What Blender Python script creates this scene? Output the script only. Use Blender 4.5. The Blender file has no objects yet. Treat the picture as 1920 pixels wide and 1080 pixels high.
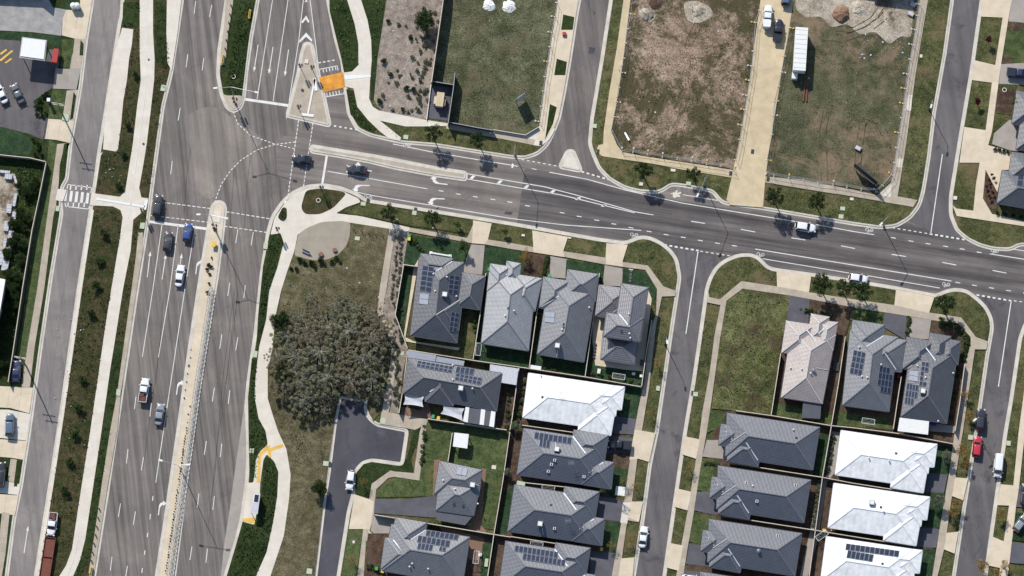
import bpy, math, random
from mathutils import Vector, Matrix
from mathutils.geometry import tessellate_polygon
random.seed(11)
R = math.radians
sc = bpy.context.scene
col = sc.collection

# ---------------------------------------------------------------- camera, sky, sun, exposure
TILT, DIST, FOC = R(12.0), 800.0, 135.0
cam_data = bpy.data.cameras.new('camera')
cam_data.lens = FOC; cam_data.sensor_width = 36.0
cam_data.clip_start = 10.0; cam_data.clip_end = 20000.0
cam = bpy.data.objects.new('camera', cam_data); col.objects.link(cam)
CAM = Vector((0.0, -DIST * math.sin(TILT), DIST * math.cos(TILT)))
cam.location = CAM; cam.rotation_euler = (TILT, 0, 0)
sc.camera = cam

SUN_EL = R(40.0)
SUN_AZ = R(25.5)                      # sun stands this far left of the picture's up direction
world = bpy.data.worlds.new('World'); sc.world = world; world.use_nodes = True
wn = world.node_tree.nodes; wl = world.node_tree.links
sky = wn.new('ShaderNodeTexSky'); sky.sky_type = 'NISHITA'; sky.sun_disc = False
sky.sun_elevation = SUN_EL; sky.sun_rotation = -SUN_AZ
sky.air_density = 1.0; sky.dust_density = 0.6; sky.ozone_density = 1.0
wl.new(sky.outputs[0], wn['Background'].inputs[0]); wn['Background'].inputs[1].default_value = 0.12
sd = bpy.data.lights.new('sun', 'SUN'); sd.energy = 4.6; sd.angle = R(0.5); sd.color = (1.0, 0.955, 0.89)
sun = bpy.data.objects.new('sun', sd); col.objects.link(sun)
to_sun = Vector((-math.sin(SUN_AZ) * math.cos(SUN_EL), math.cos(SUN_AZ) * math.cos(SUN_EL), math.sin(SUN_EL)))
sun.rotation_euler = to_sun.to_track_quat('Z', 'Y').to_euler()
sun.location = (0, 0, 100)
vs = sc.view_settings
vs.view_transform = 'Standard'; vs.look = 'None'; vs.exposure = 0.43; vs.gamma = 1.0; vs.use_curve_mapping = False
sc.cycles.max_bounces = 5

# ---------------------------------------------------------------- helpers
G = 0.12                               # height of the raised land behind the kerbs
def ray(px, py):
    u = (px - 960) / 960 * 18.0 / FOC; v = (540 - py) / 960 * 18.0 / FOC
    ct, st = math.cos(TILT), math.sin(TILT)
    return Vector((u, v * ct + st, v * st - ct))
def P(px, py, z=0.0):
    """world point at height z that stands where the survey picture shows (px, py)"""
    d = ray(px, py); s = (z - CAM.z) / d.z
    return CAM + d * s
def PP(pts, z=0.0): return [P(a, b, z) for a, b in pts]

def tag(o, label=None, cat=None, group=None, kind=None):
    if label: o['label'] = label
    if cat: o['category'] = cat
    if group: o['group'] = group
    if kind: o['kind'] = kind
    return o
def empty(name, loc, rz=0.0):
    o = bpy.data.objects.new(name, None); o.location = loc; o.rotation_euler = (0, 0, rz)
    o.empty_display_size = 0.3
    col.objects.link(o); return o
def local_of(root):
    return Matrix.Translation(root.location) @ Matrix.Rotation(root.rotation_euler[2], 4, 'Z')

class MB:
    def __init__(s): s.v = []; s.f = []; s.m = []
    def add(s, vs_, fs, mi=0):
        b = len(s.v); s.v += [tuple(q) for q in vs_]
        for f in fs: s.f.append([b + i for i in f]); s.m.append(mi)
    def quad(s, a, b, c, d, mi=0): s.add([a, b, c, d], [(0, 1, 2, 3)], mi)
    def sheet(s, pts3, mi=0):
        tris = tessellate_polygon([pts3])
        n = None
        out = []
        for t in tris:
            a, b, c = [Vector(pts3[i]) for i in t]
            if (b - a).cross(c - a).z < 0: t = (t[0], t[2], t[1])
            out.append(t)
        s.add(pts3, out, mi)
    def prism(s, pts, z0, z1, mi=0, cap_bottom=False, mtop=None):
        n = len(pts)
        area = sum(pts[i][0] * pts[(i + 1) % n][1] - pts[(i + 1) % n][0] * pts[i][1] for i in range(n))
        if area < 0: pts = pts[::-1]
        lo = [(p[0], p[1], z0) for p in pts]; hi = [(p[0], p[1], z1) for p in pts]
        s.add(lo + hi, [(i, (i + 1) % n, n + (i + 1) % n, n + i) for i in range(n)], mi)
        s.sheet(hi, mi if mtop is None else mtop)
        if cap_bottom: s.add(lo, [tuple(range(n))[::-1]], mi)
    def box(s, c, size, rz=0.0, mi=0, M=None):
        sx, sy, sz = [k / 2 for k in size]
        ca, sa = math.cos(rz), math.sin(rz)
        vv = []
        for dz in (-sz, sz):
            for dx, dy in ((-sx, -sy), (sx, -sy), (sx, sy), (-sx, sy)):
                vv.append(Vector((c[0] + dx * ca - dy * sa, c[1] + dx * sa + dy * ca, c[2] + dz)))
        if M: vv = [M @ q for q in vv]
        s.add(vv, [(3, 2, 1, 0), (4, 5, 6, 7), (0, 1, 5, 4), (1, 2, 6, 5), (2, 3, 7, 6), (3, 0, 4, 7)], mi)
    def beam(s, a, b, w, h, mi=0, up=Vector((0, 0, 1))):
        a = Vector(a); b = Vector(b); d = (b - a)
        if d.length < 1e-6: return
        d.normalize(); r = d.cross(up)
        if r.length < 1e-4: r = Vector((1, 0, 0))
        r.normalize(); u = r.cross(d).normalized()
        vv = []
        for p in (a, b):
            for i, j in ((-1, -1), (1, -1), (1, 1), (-1, 1)): vv.append(p + r * (i * w / 2) + u * (j * h / 2))
        s.add(vv, [(0, 1, 2, 3), (7, 6, 5, 4), (0, 4, 5, 1), (1, 5, 6, 2), (2, 6, 7, 3), (3, 7, 4, 0)], mi)
    def tube(s, a, b, r0, r1=None, n=8, mi=0, cap=True):
        r1 = r0 if r1 is None else r1
        a = Vector(a); b = Vector(b); d = (b - a).normalized()
        x = d.orthogonal().normalized(); y = d.cross(x)
        vv = [a + (x * math.cos(t) + y * math.sin(t)) * r0 for t in [2 * math.pi * i / n for i in range(n)]]
        vv += [b + (x * math.cos(t) + y * math.sin(t)) * r1 for t in [2 * math.pi * i / n for i in range(n)]]
        fs = [(i, (i + 1) % n, n + (i + 1) % n, n + i) for i in range(n)]
        if cap: fs += [tuple(range(n))[::-1], tuple(range(n, 2 * n))]
        s.add(vv, fs, mi)
    def loft(s, rings, mi=0, cap=True):
        n = len(rings[0]); vv = [q for r_ in rings for q in r_]; fs = []
        for k in range(len(rings) - 1):
            for i in range(n):
                j = (i + 1) % n
                fs.append((k * n + i, k * n + j, (k + 1) * n + j, (k + 1) * n + i))
        if cap: fs += [tuple(range(n))[::-1], tuple(range((len(rings) - 1) * n, len(rings) * n))]
        s.add(vv, fs, mi)
    def build(s, name, mats, parent=None, smooth=False, world=True):
        if not isinstance(mats, (list, tuple)): mats = [mats]
        me = bpy.data.meshes.new(name)
        vv = s.v
        if parent is not None and world:
            inv = local_of(parent).inverted() if parent.parent is None else (local_of(parent.parent)).inverted()
            vv = [tuple(inv @ Vector(q)) for q in vv]
        me.from_pydata(vv, [], s.f)
        for m in mats: me.materials.append(m)
        if len(mats) > 1: me.polygons.foreach_set('material_index', s.m)
        if smooth: me.polygons.foreach_set('use_smooth', [True] * len(s.f))
        me.update()
        o = bpy.data.objects.new(name, me); col.objects.link(o)
        if parent is not None: o.parent = parent
        return o
def kids(o): return [c for c in o.children]
def copy_tree(o, parent=None):
    c = o.copy(); col.objects.link(c); c.parent = parent
    for ch in list(o.children): copy_tree(ch, c)
    return c

# ---------------------------------------------------------------- materials
def lin(c): 
    c /= 255.0
    return c / 12.92 if c <= 0.04045 else ((c + 0.055) / 1.055) ** 2.4
KALB = 1.42
def A(r, g, b):
    """surface colour (albedo) of something measured as r,g,b in full sun"""
    return tuple(min(0.86, lin(x) / KALB) for x in (r, g, b)) + (1.0,)
def newmat(name, rough=0.85, spec=0.3, metal=0.0):
    m = bpy.data.materials.new(name); m.use_nodes = True
    b = m.node_tree.nodes['Principled BSDF']
    b.inputs['Roughness'].default_value = rough
    b.inputs['Specular IOR Level'].default_value = spec
    b.inputs['Metallic'].default_value = metal
    return m, m.node_tree.nodes, m.node_tree.links, b
def plain(name, c, rough=0.6, spec=0.4, metal=0.0, var=0.12, sc_=3.0):
    m, n, l, b = newmat(name, rough, spec, metal)
    tc = n.new('ShaderNodeTexCoord'); nz = n.new('ShaderNodeTexNoise'); nz.inputs['Scale'].default_value = sc_
    nz.inputs['Detail'].default_value = 3
    rp = n.new('ShaderNodeValToRGB')
    rp.color_ramp.elements[0].position = 0.3; rp.color_ramp.elements[1].position = 0.7
    rp.color_ramp.elements[0].color = tuple(x * (1 - var) for x in c[:3]) + (1,)
    rp.color_ramp.elements[1].color = tuple(min(0.9, x * (1 + var)) for x in c[:3]) + (1,)
    l.new(tc.outputs['Object'], nz.inputs['Vector']); l.new(nz.outputs['Fac'], rp.inputs[0]); l.new(rp.outputs[0], b.inputs['Base Color'])
    return m
def ramp(n, stops, interp='LINEAR'):
    r_ = n.new('ShaderNodeValToRGB'); e = r_.color_ramp; e.interpolation = interp
    while len(e.elements) < len(stops): e.elements.new(0.5)
    for el, (p, c) in zip(e.elements, stops): el.position = p; el.color = c
    return r_
def noise(n, l, vec, scale, detail=4, rough=0.6, dist=0.0):
    q = n.new('ShaderNodeTexNoise'); q.inputs['Scale'].default_value = scale; q.inputs['Detail'].default_value = detail
    q.inputs['Roughness'].default_value = rough; q.inputs['Distortion'].default_value = dist
    l.new(vec, q.inputs['Vector']); return q
def mixc(n, l, fac, a, b, mode='MIX', f=None):
    q = n.new('ShaderNodeMix'); q.data_type = 'RGBA'; q.blend_type = mode
    if fac is None: q.inputs[0].default_value = f
    else: l.new(fac, q.inputs[0])
    for s_, k in ((a, 6), (b, 7)):
        if isinstance(s_, tuple): q.inputs[k].default_value = s_
        else: l.new(s_, q.inputs[k])
    return q.outputs[2]
def mapping(n, l, out, rz=0.0, scale=(1, 1, 1)):
    m0 = n.new('ShaderNodeMapping'); m0.inputs['Rotation'].default_value = (0, 0, rz)
    m1 = n.new('ShaderNodeMapping'); m1.inputs['Scale'].default_value = scale
    l.new(out, m0.inputs[0]); l.new(m0.outputs[0], m1.inputs[0]); return m1.outputs[0]
def bump(n, l, b, h, strength=0.4, dist=0.05):
    q = n.new('ShaderNodeBump'); q.inputs['Strength'].default_value = strength; q.inputs['Distance'].default_value = dist
    l.new(h, q.inputs['Height']); l.new(q.outputs[0], b.inputs['Normal'])
def land(name, cols, big=0.06, mid=0.6, fine=5.0, c_patch=None, patch=(0.5, 0.62), pscale=0.35, bstr=0.8, spread=0.13, pdetail=9, stretch=None, prough=0.72):
    """soil, grass and gravel: three colours run through two noise scales, with optional bare patches"""
    m, n, l, b = newmat(name, 0.95, 0.1)
    tc = n.new('ShaderNodeTexCoord'); v = tc.outputs['Object']
    if stretch: v = mapping(n, l, v, stretch[0], (stretch[1], stretch[2], 1))
    nf = noise(n, l, v, fine, 5, 0.75); nm = noise(n, l, v, mid, 5, 0.65); nb = noise(n, l, v, big, 3, 0.5)
    a1 = n.new('ShaderNodeMath'); a1.operation = 'MULTIPLY_ADD'; a1.inputs[1].default_value = 0.58
    l.new(nf.outputs[0], a1.inputs[0])
    a2 = n.new('ShaderNodeMath'); a2.operation = 'MULTIPLY_ADD'; a2.inputs[1].default_value = 0.27
    l.new(nm.outputs[0], a2.inputs[0])
    a3 = n.new('ShaderNodeMath'); a3.operation = 'MULTIPLY'; a3.inputs[1].default_value = 0.15
    l.new(nb.outputs[0], a3.inputs[0]); l.new(a3.outputs[0], a2.inputs[2]); l.new(a2.outputs[0], a1.inputs[2])
    rp = ramp(n, [(0.5 - spread * .75, cols[0]), (0.5, cols[1]), (0.5 + spread * .75, cols[2])])
    l.new(a1.outputs[0], rp.inputs[0]); c = rp.outputs[0]
    if c_patch:
        np_ = noise(n, l, v, pscale, pdetail, prough, 0.3)
        pm = ramp(n, [(patch[0], (0, 0, 0, 1)), (patch[1], (1, 1, 1, 1))]); l.new(np_.outputs[0], pm.inputs[0])
        nv = noise(n, l, v, fine * 1.3, 4, 0.7)
        pc = ramp(n, [(0.35, tuple(x * 0.78 for x in c_patch[:3]) + (1,)), (0.65, tuple(min(.85, x * 1.18) for x in c_patch[:3]) + (1,))])
        l.new(nv.outputs[0], pc.inputs[0])
        c = mixc(n, l, pm.outputs[0], c, pc.outputs[0])
    l.new(c, b.inputs['Base Color']); bump(n, l, b, a1.outputs[0], bstr, 0.25)
    return m
def asphalt(name, c0, c1, rz, across=0.55, streak=0.35, stain=None, crack=True):
    """asphalt with wheel-worn streaks running along the road (rz turns the road onto y)"""
    m, n, l, b = newmat(name, 0.9, 0.25)
    tc = n.new('ShaderNodeTexCoord'); v = tc.outputs['Object']
    vs_ = mapping(n, l, v, rz, (across, 0.012, 1))
    st = noise(n, l, vs_, 1.6, 4, 0.7)
    gr = noise(n, l, v, 14.0, 4, 0.8); bg = noise(n, l, v, 0.075, 6, 0.68, 0.6)
    r1 = ramp(n, [(0.33, c0), (0.66, c1)]); l.new(st.outputs[0], r1.inputs[0])
    mid = tuple((a + q) / 2 for a, q in zip(c0, c1))
    c = mixc(n, l, None, mid, r1.outputs[0], f=streak * 2)
    g1 = ramp(n, [(0.3, (.80, .80, .80, 1)), (0.7, (1.2, 1.2, 1.2, 1))]); l.new(gr.outputs[0], g1.inputs[0])
    c = mixc(n, l, None, c, g1.outputs[0], 'MULTIPLY', f=1.0)
    g2 = ramp(n, [(0.32, (.82, .82, .84, 1)), (0.5, (1, 1, 1, 1)), (0.66, (1.24, 1.22, 1.19, 1))]); l.new(bg.outputs[0], g2.inputs[0])
    c = mixc(n, l, None, c, g2.outputs[0], 'MULTIPLY', f=1.0)
    if stain:
        sn = noise(n, l, v, 0.22, 5, 0.65, 0.5); sm = ramp(n, [(0.56, (0, 0, 0, 1)), (0.68, (1, 1, 1, 1))]); l.new(sn.outputs[0], sm.inputs[0])
        c = mixc(n, l, sm.outputs[0], c, stain)
    if crack:
        wv = n.new('ShaderNodeTexVoronoi'); wv.feature = 'DISTANCE_TO_EDGE'; wv.inputs['Scale'].default_value = 0.07
        dn = noise(n, l, v, 0.5, 4, 0.6); 
        vm = n.new('ShaderNodeVectorMath'); vm.operation = 'MULTIPLY_ADD'; vm.inputs[1].default_value = (6, 6, 0)
        l.new(dn.outputs[1], vm.inputs[0]); l.new(v, vm.inputs[2]); l.new(vm.outputs[0], wv.inputs['Vector'])
        cm = ramp(n, [(0.0, (.80, .80, .80, 1)), (0.006, (1, 1, 1, 1))]); l.new(wv.outputs['Distance'], cm.inputs[0])
        c = mixc(n, l, None, c, cm.outputs[0], 'MULTIPLY', f=1.0)
    l.new(c, b.inputs['Base Color']); bump(n, l, b, gr.outputs[0], 0.25, 0.02)
    return m
def concrete(name, c, rz=0.13, joint=3.0, jw=0.025, stain=0.16, jd=0.72, rough=0.85):
    """poured concrete: stains and saw-cut joints across the slab"""
    m, n, l, b = newmat(name, rough, 0.25)
    tc = n.new('ShaderNodeTexCoord'); v = tc.outputs['Object']
    n1 = noise(n, l, v, 0.5, 5, 0.65); n2 = noise(n, l, v, 9.0, 4, 0.7)
    r1 = ramp(n, [(0.3, tuple(x * (1 - stain) for x in c[:3]) + (1,)), (0.7, tuple(min(.88, x * (1 + stain * .6)) for x in c[:3]) + (1,))])
    l.new(n1.outputs[0], r1.inputs[0])
    r2 = ramp(n, [(0.3, (.9, .9, .9, 1)), (0.7, (1.08, 1.08, 1.08, 1))]); l.new(n2.outputs[0], r2.inputs[0])
    cc = mixc(n, l, None, r1.outputs[0], r2.outputs[0], 'MULTIPLY', f=1.0)
    if joint:
        br = n.new('ShaderNodeTexBrick'); br.offset = 0.0
        br.inputs['Color1'].default_value = (1, 1, 1, 1); br.inputs['Color2'].default_value = (.93, .92, .90, 1); br.inputs['Mortar'].default_value = (jd, jd, jd, 1)
        br.inputs['Scale'].default_value = 1.0; br.inputs['Mortar Size'].default_value = jw; br.inputs['Brick Width'].default_value = joint * 1.5
        br.inputs['Row Height'].default_value = joint
        l.new(mapping(n, l, v, rz, (1, 1, 1)), br.inputs['Vector'])
        cc = mixc(n, l, None, cc, br.outputs[0], 'MULTIPLY', f=1.0)
    l.new(cc, b.inputs['Base Color']); bump(n, l, b, n2.outputs[0], 0.15, 0.02)
    return m
def rooftile(name, c, rough=0.42, spec=0.75, row=0.33, d=0.16, rz=0.0, metal=False):
    """tile courses follow the slope of each face: rows cut by height, columns by plan position"""
    m, n, l, b = newmat(name, rough, spec)
    tc = n.new('ShaderNodeTexCoord'); v = tc.outputs['Object']
    sep = n.new('ShaderNodeSeparateXYZ'); l.new(v, sep.inputs[0])
    ge = n.new('ShaderNodeNewGeometry'); sn = n.new('ShaderNodeSeparateXYZ'); 
    vt = n.new('ShaderNodeVectorTransform'); vt.vector_type = 'NORMAL'; vt.convert_from = 'WORLD'; vt.convert_to = 'OBJECT'
    l.new(ge.outputs['True Normal'], vt.inputs[0]); l.new(vt.outputs[0], sn.inputs[0])
    mr = n.new('ShaderNodeMath'); mr.operation = 'MULTIPLY'; mr.inputs[1].default_value = 2 * math.pi / (row * (0.38 if not metal else 99))
    l.new(sep.outputs['Z'], mr.inputs[0])
    sn1 = n.new('ShaderNodeMath'); sn1.operation = 'SINE'; l.new(mr.outputs[0], sn1.inputs[0])
    # distance along the eave = x*ny - y*nx
    ma = n.new('ShaderNodeMath'); ma.operation = 'MULTIPLY'; l.new(sep.outputs['X'], ma.inputs[0]); l.new(sn.outputs['Y'], ma.inputs[1])
    mb = n.new('ShaderNodeMath'); mb.operation = 'MULTIPLY'; l.new(sep.outputs['Y'], mb.inputs[0]); l.new(sn.outputs['X'], mb.inputs[1])
    ms = n.new('ShaderNodeMath'); ms.operation = 'SUBTRACT'; l.new(ma.outputs[0], ms.inputs[0]); l.new(mb.outputs[0], ms.inputs[1])
    mk = n.new('ShaderNodeMath'); mk.operation = 'MULTIPLY'; mk.inputs[1].default_value = (2 * math.pi / 0.30 / 0.38) if not metal else (2 * math.pi / 0.76 / .38)
    l.new(ms.outputs[0], mk.inputs[0])
    sn2 = n.new('ShaderNodeMath'); sn2.operation = 'SINE'; l.new(mk.outputs[0], sn2.inputs[0])
    n1 = noise(n, l, v, 0.7, 4, 0.6); n2 = noise(n, l, v, 6.0, 3, 0.7)
    r1 = ramp(n, [(0.3, tuple(x * .88 for x in c[:3]) + (1,)), (0.7, tuple(min(.88, x * 1.10) for x in c[:3]) + (1,))]); l.new(n1.outputs[0], r1.inputs[0])
    r2 = ramp(n, [(0.3, (.86, .86, .86, 1)), (0.7, (1.12, 1.12, 1.12, 1))]); l.new(n2.outputs[0], r2.inputs[0])
    cc = mixc(n, l, None, r1.outputs[0], r2.outputs[0], 'MULTIPLY', f=1.0 if not metal else 0.2)
    if not metal:
        r3 = ramp(n, [(0.0, (1 - d, 1 - d, 1 - d, 1)), (0.35, (1.04, 1.04, 1.04, 1))]); 
        ad = n.new('ShaderNodeMath'); ad.operation = 'MULTIPLY_ADD'; ad.inputs[1].default_value = 0.5; ad.inputs[2].default_value = 0.5
        l.new(sn1.outputs[0], ad.inputs[0]); l.new(ad.outputs[0], r3.inputs[0])
        cc = mixc(n, l, None, cc, r3.outputs[0], 'MULTIPLY', f=1.0)
        sm = n.new('ShaderNodeMath'); sm.operation = 'ADD'; l.new(sn1.outputs[0], sm.inputs[0]); l.new(sn2.outputs[0], sm.inputs[1])
        bump(n, l, b, sm.outputs[0], 0.35, 0.03)
    else:
        bump(n, l, b, sn2.outputs[0], 0.25, 0.03)
        r5 = ramp(n, [(0.0, (.94, .94, .94, 1)), (0.2, (1, 1, 1, 1))]); a5 = n.new('ShaderNodeMath'); a5.operation = 'MULTIPLY_ADD'; a5.inputs[1].default_value = 0.5; a5.inputs[2].default_value = 0.5
        l.new(sn2.outputs[0], a5.inputs[0]); l.new(a5.outputs[0], r5.inputs[0]); cc = mixc(n, l, None, cc, r5.outputs[0], 'MULTIPLY', f=1.0)
        n5 = noise(n, l, v, 0.35, 6, 0.75); r6 = ramp(n, [(0.35, (.90, .89, .86, 1)), (0.5, (1, 1, 1, 1))]); l.new(n5.outputs[0], r6.inputs[0]); cc = mixc(n, l, None, cc, r6.outputs[0], 'MULTIPLY', f=1.0)
    l.new(cc, b.inputs['Base Color'])
    return m
def leafmat(name, c0, c1, trans=0.15):
    m, n, l, b = newmat(name, 0.7, 0.2)
    tc = n.new('ShaderNodeTexCoord'); nz = noise(n, l, tc.outputs['Object'], 2.2, 3, 0.7)
    ge = n.new('ShaderNodeNewGeometry')
    ad = n.new('ShaderNodeMath'); ad.operation = 'MULTIPLY_ADD'; ad.inputs[1].default_value = 0.5
    hf = n.new('ShaderNodeMath'); hf.operation = 'MULTIPLY'; hf.inputs[1].default_value = 0.5
    l.new(nz.outputs[0], hf.inputs[0]); l.new(ge.outputs['Random Per Island'], ad.inputs[0]); l.new(hf.outputs[0], ad.inputs[2])
    r1 = ramp(n, [(0.25, c0), (0.8, c1)]); l.new(ad.outputs[0], r1.inputs[0]); l.new(r1.outputs[0], b.inputs['Base Color'])
    tr = n.new('ShaderNodeBsdfTranslucent'); l.new(r1.outputs[0], tr.inputs[0]); mx = n.new('ShaderNodeMixShader'); mx.inputs[0].default_value = trans
    out = n['Material Output']; l.new(b.outputs[0], mx.inputs[1]); l.new(tr.outputs[0], mx.inputs[2]); l.new(mx.outputs[0], out.inputs[0])
    return m
def glossy(name, c, rough=0.25, spec=0.6, metal=0.0, coat=0.6):
    m = plain(name, c, rough, spec, metal, 0.05, 1.5); m.node_tree.nodes['Principled BSDF'].inputs['Coat Weight'].default_value = coat
    m.node_tree.nodes['Principled BSDF'].inputs['Coat Roughness'].default_value = 0.08
    return m
NS = -0.127      # bearing of the north-south roads
EW = 0.155
M = {}
M['ground'] = land('open_land', [A(58, 58, 38), A(88, 80, 58), A(118, 104, 80)])
M['road_main'] = asphalt('main_road_asphalt', A(92, 87, 83), A(140, 133, 127), NS, 0.6, 0.45)
M['road_cross'] = asphalt('cross_road_asphalt', A(98, 92, 88), A(142, 134, 128), R(90) + EW, 0.4, 0.4)
M['road_new'] = asphalt('resurfaced_asphalt', A(66, 63, 63), A(120, 114, 112), R(90) + EW, 0.33, 0.5, crack=False)
M['road_service'] = asphalt('service_road_asphalt', A(116, 110, 107), A(146, 140, 136), NS, 0.5, 0.35)
M['road_side'] = asphalt('side_street_asphalt', A(88, 85, 86), A(114, 110, 110), NS, 0.3, 0.35, stain=A(80, 77, 80))
M['road_north'] = asphalt('north_street_asphalt', A(92, 86, 84), A(130, 122, 117), NS, 0.3, 0.45)
M['road_court'] = asphalt('court_asphalt', A(66, 66, 72), A(88, 87, 94), NS, 0.12, 0.3, stain=A(92, 90, 100))
M['road_patch'] = asphalt('worn_intersection_asphalt', A(106, 100, 95), A(150, 142, 133), NS, 0.35, 0.4)
M['paint'] = concrete('road_paint', A(232, 230, 224), joint=0, stain=0.22)
M['paint_y'] = concrete('yellow_paint', A(232, 190, 92), joint=0, stain=0.2)
M['orange'] = concrete('orange_platform', A(226, 156, 66), joint=0, stain=0.42)
M['kerb'] = concrete('kerb_concrete', A(210, 203, 190), joint=0, stain=0.2)
M['path_white'] = concrete('new_concrete', A(226, 218, 204), NS, 2.2, 0.02, 0.10, 0.86)
M['path'] = concrete('footpath_concrete', A(188, 176, 158), NS, 1.6, 0.03, 0.18, 0.78)
M['drive_beige'] = concrete('beige_driveway', A(222, 207, 182), NS, 2.4, 0.025, 0.12, 0.86)
M['drive_lane'] = concrete('lane_concrete', A(212, 194, 160), NS, 4.0, 0.02, 0.16, 0.86)
M['drive_grey'] = concrete('grey_driveway', A(170, 162, 154), NS, 2.0, 0.02, 0.12, 0.85)
M['drive_dark'] = concrete('charcoal_driveway', A(98, 98, 106), NS, 2.2, 0.02, 0.22, 0.8)
M['drive_brick'] = concrete('brick_paving', A(142, 112, 94), NS, 0.5, 0.03, 0.15, 0.8)
M['plaza'] = concrete('exposed_aggregate', A(166, 156, 140), NS, 6.0, 0.01, 0.14, 0.85)
M['verge'] = land('verge_scrub', [A(38, 48, 24), A(70, 68, 44), A(104, 90, 66)], 0.08, 0.8, 5.0, A(48, 62, 30), (0.52, 0.6), 0.5)
M['verge_green'] = land('rough_green_grass', [A(42, 52, 29), A(80, 84, 51), A(126, 122, 84)], 0.08, 0.6, 5.0, A(118, 104, 77), (0.515, 0.63), 0.16, pdetail=10, prough=.75)
M['verge_dark'] = land('dense_green_verge', [A(26, 38, 18), A(48, 62, 32), A(76, 86, 50)], 0.1, 0.9, 6.0)
M['grass_lot'] = land('vacant_lot_grass', [A(46, 52, 37), A(88, 91, 66), A(135, 132, 104)], 0.05, 0.35, 4.0, A(114, 102, 82), (0.51, 0.64), 0.09, pdetail=10, prough=.78)
M['grass_lot_far'] = land('mown_lot_grass', [A(44, 51, 35), A(86, 87, 64), A(132, 126, 100)], 0.05, 0.3, 4.5, A(136, 118, 96), (0.49, 0.60), 0.09, pdetail=11, prough=.8)
M['dirt_lot'] = land('bare_soil_lot', [A(116, 98, 82), A(158, 136, 118), A(198, 178, 158)], 0.06, 0.5, 4.0, A(84, 78, 56), (0.45, 0.52), 0.07, pdetail=13, prough=.88)
M['weed_lot'] = land('weedy_lot', [A(44, 53, 28), A(86, 91, 54), A(136, 134, 94)], 0.06, 0.5, 4.5, A(82, 70, 54), (0.50, 0.60), 0.10, pdetail=10, prough=.78)
M['park'] = land('dry_park_grass', [A(58, 54, 38), A(98, 92, 68), A(146, 134, 106)], 0.05, 0.5, 5.0, A(76, 80, 48), (0.50, 0.60), 0.10, pdetail=10, prough=.78)
M['lawn'] = land('garden_lawn', [A(44, 58, 34), A(76, 90, 54), A(112, 120, 80)], 0.1, 0.8, 5.0, A(104, 98, 66), (.54, .68), .2)
M['lawn_dark'] = land('watered_lawn', [A(26, 46, 30), A(48, 70, 46), A(76, 94, 64)], 0.1, 0.8, 5.0)
M['mulch'] = land('bark_mulch', [A(104, 94, 86), A(150, 138, 126), A(196, 184, 170)], 0.08, 0.8, 7.0)
M['soil'] = land('garden_soil', [A(56, 44, 38), A(86, 70, 58), A(122, 104, 88)], 0.1, 0.8, 6.0)
M['gravel'] = land('gravel_yard', [A(134, 134, 136), A(166, 164, 162), A(198, 194, 188)], 0.1, 0.6, 8.0)
M['sand'] = land('pale_soil', [A(138, 128, 114), A(178, 166, 148), A(216, 206, 190)], 0.1, 0.6, 4.0, A(112, 98, 82), (.5, .6), .12, pdetail=10, prough=.8)
M['steel'] = plain('galvanised_steel', A(170, 172, 174), 0.45, 0.5, 0.6)
M['darksteel'] = plain('dark_steel', A(60, 60, 64), 0.5, 0.5, 0.3)
M['white'] = plain('white_painted', A(232, 232, 228), 0.5, 0.4, 0, 0.05)
M['green_pit'] = plain('pale_green_pit', A(186, 196, 168), 0.7, 0.3)
M['wood'] = plain('timber', A(120, 96, 78), 0.85, 0.2)
M['fence'] = plain('paling_fence', A(150, 140, 126), 0.85, 0.2, 0, 0.2, 6)
M['fence_cap'] = plain('fence_capping', A(214, 204, 186), 0.7, 0.3)
M['fence_white'] = plain('pale_fence', A(212, 206, 194), 0.7, 0.3)
M['brick'] = plain('house_brick', A(150, 126, 108), 0.9, 0.2, 0, 0.2, 8)
M['render'] = plain('house_render', A(176, 168, 158), 0.9, 0.2)
M['glass'] = plain('window_glass', (0.02, 0.025, 0.03, 1), 0.08, 0.8, 0, 0.02)
M['bark'] = plain('bark', A(132, 118, 100), 0.9, 0.2, 0, 0.3, 5)
M['bark_pale'] = plain('pale_bark', A(190, 184, 172), 0.9, 0.2, 0, 0.2, 5)
M['black'] = plain('black_rubber', (0.012, 0.012, 0.013, 1), 0.8, 0.3)
M['brown'] = plain('rust_brown', A(120, 74, 62), 0.8, 0.2, 0, 0.2, 3)
M['yellow'] = plain('yellow_plastic', A(228, 190, 70), 0.6, 0.4)
M['red'] = plain('red_plastic', A(176, 46, 44), 0.6, 0.4)
M['green'] = plain('green_plastic', A(70, 150, 96), 0.6, 0.4)
M['lamp'] = plain('lamp_glass', A(236, 236, 230), 0.3, 0.5)
M['cell'] = plain('solar_cell', (0.020, 0.026, 0.044, 1), 0.3, 0.3, 0, 0.2, 2)
M['cell_frame'] = plain('solar_frame', A(150, 156, 170), 0.4, 0.5, 0.3)
M['collector'] = plain('hot_water_collector', A(158, 162, 172), 0.3, 0.5)
M['tile_dark'] = rooftile('charcoal_roof_tile', A(78, 80, 86))
M['asphalt_tread'] = asphalt('worn_tyre_track_asphalt', A(74, 69, 66), A(96, 90, 86), NS, 0.6, 0.4)
M['tile_mid'] = rooftile('grey_roof_tile', A(110, 112, 116))
M['tile_slate'] = rooftile('slate_roof_tile', A(90, 93, 102))
M['tile_light'] = rooftile('light_grey_roof_tile', A(148, 150, 152), d=0.08)
M['tile_brown'] = rooftile('taupe_roof_tile', A(172, 160, 154), d=0.2)
M['tile_storey'] = rooftile('banded_roof_tile', A(122, 120, 124), d=0.34, row=0.5)
M['metal_white'] = rooftile('white_metal_roof', A(244, 245, 244), 0.5, 0.4, metal=True)
M['cap_dark'] = plain('ridge_tile_dark', A(112, 114, 122), 0.7, 0.3)
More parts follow.
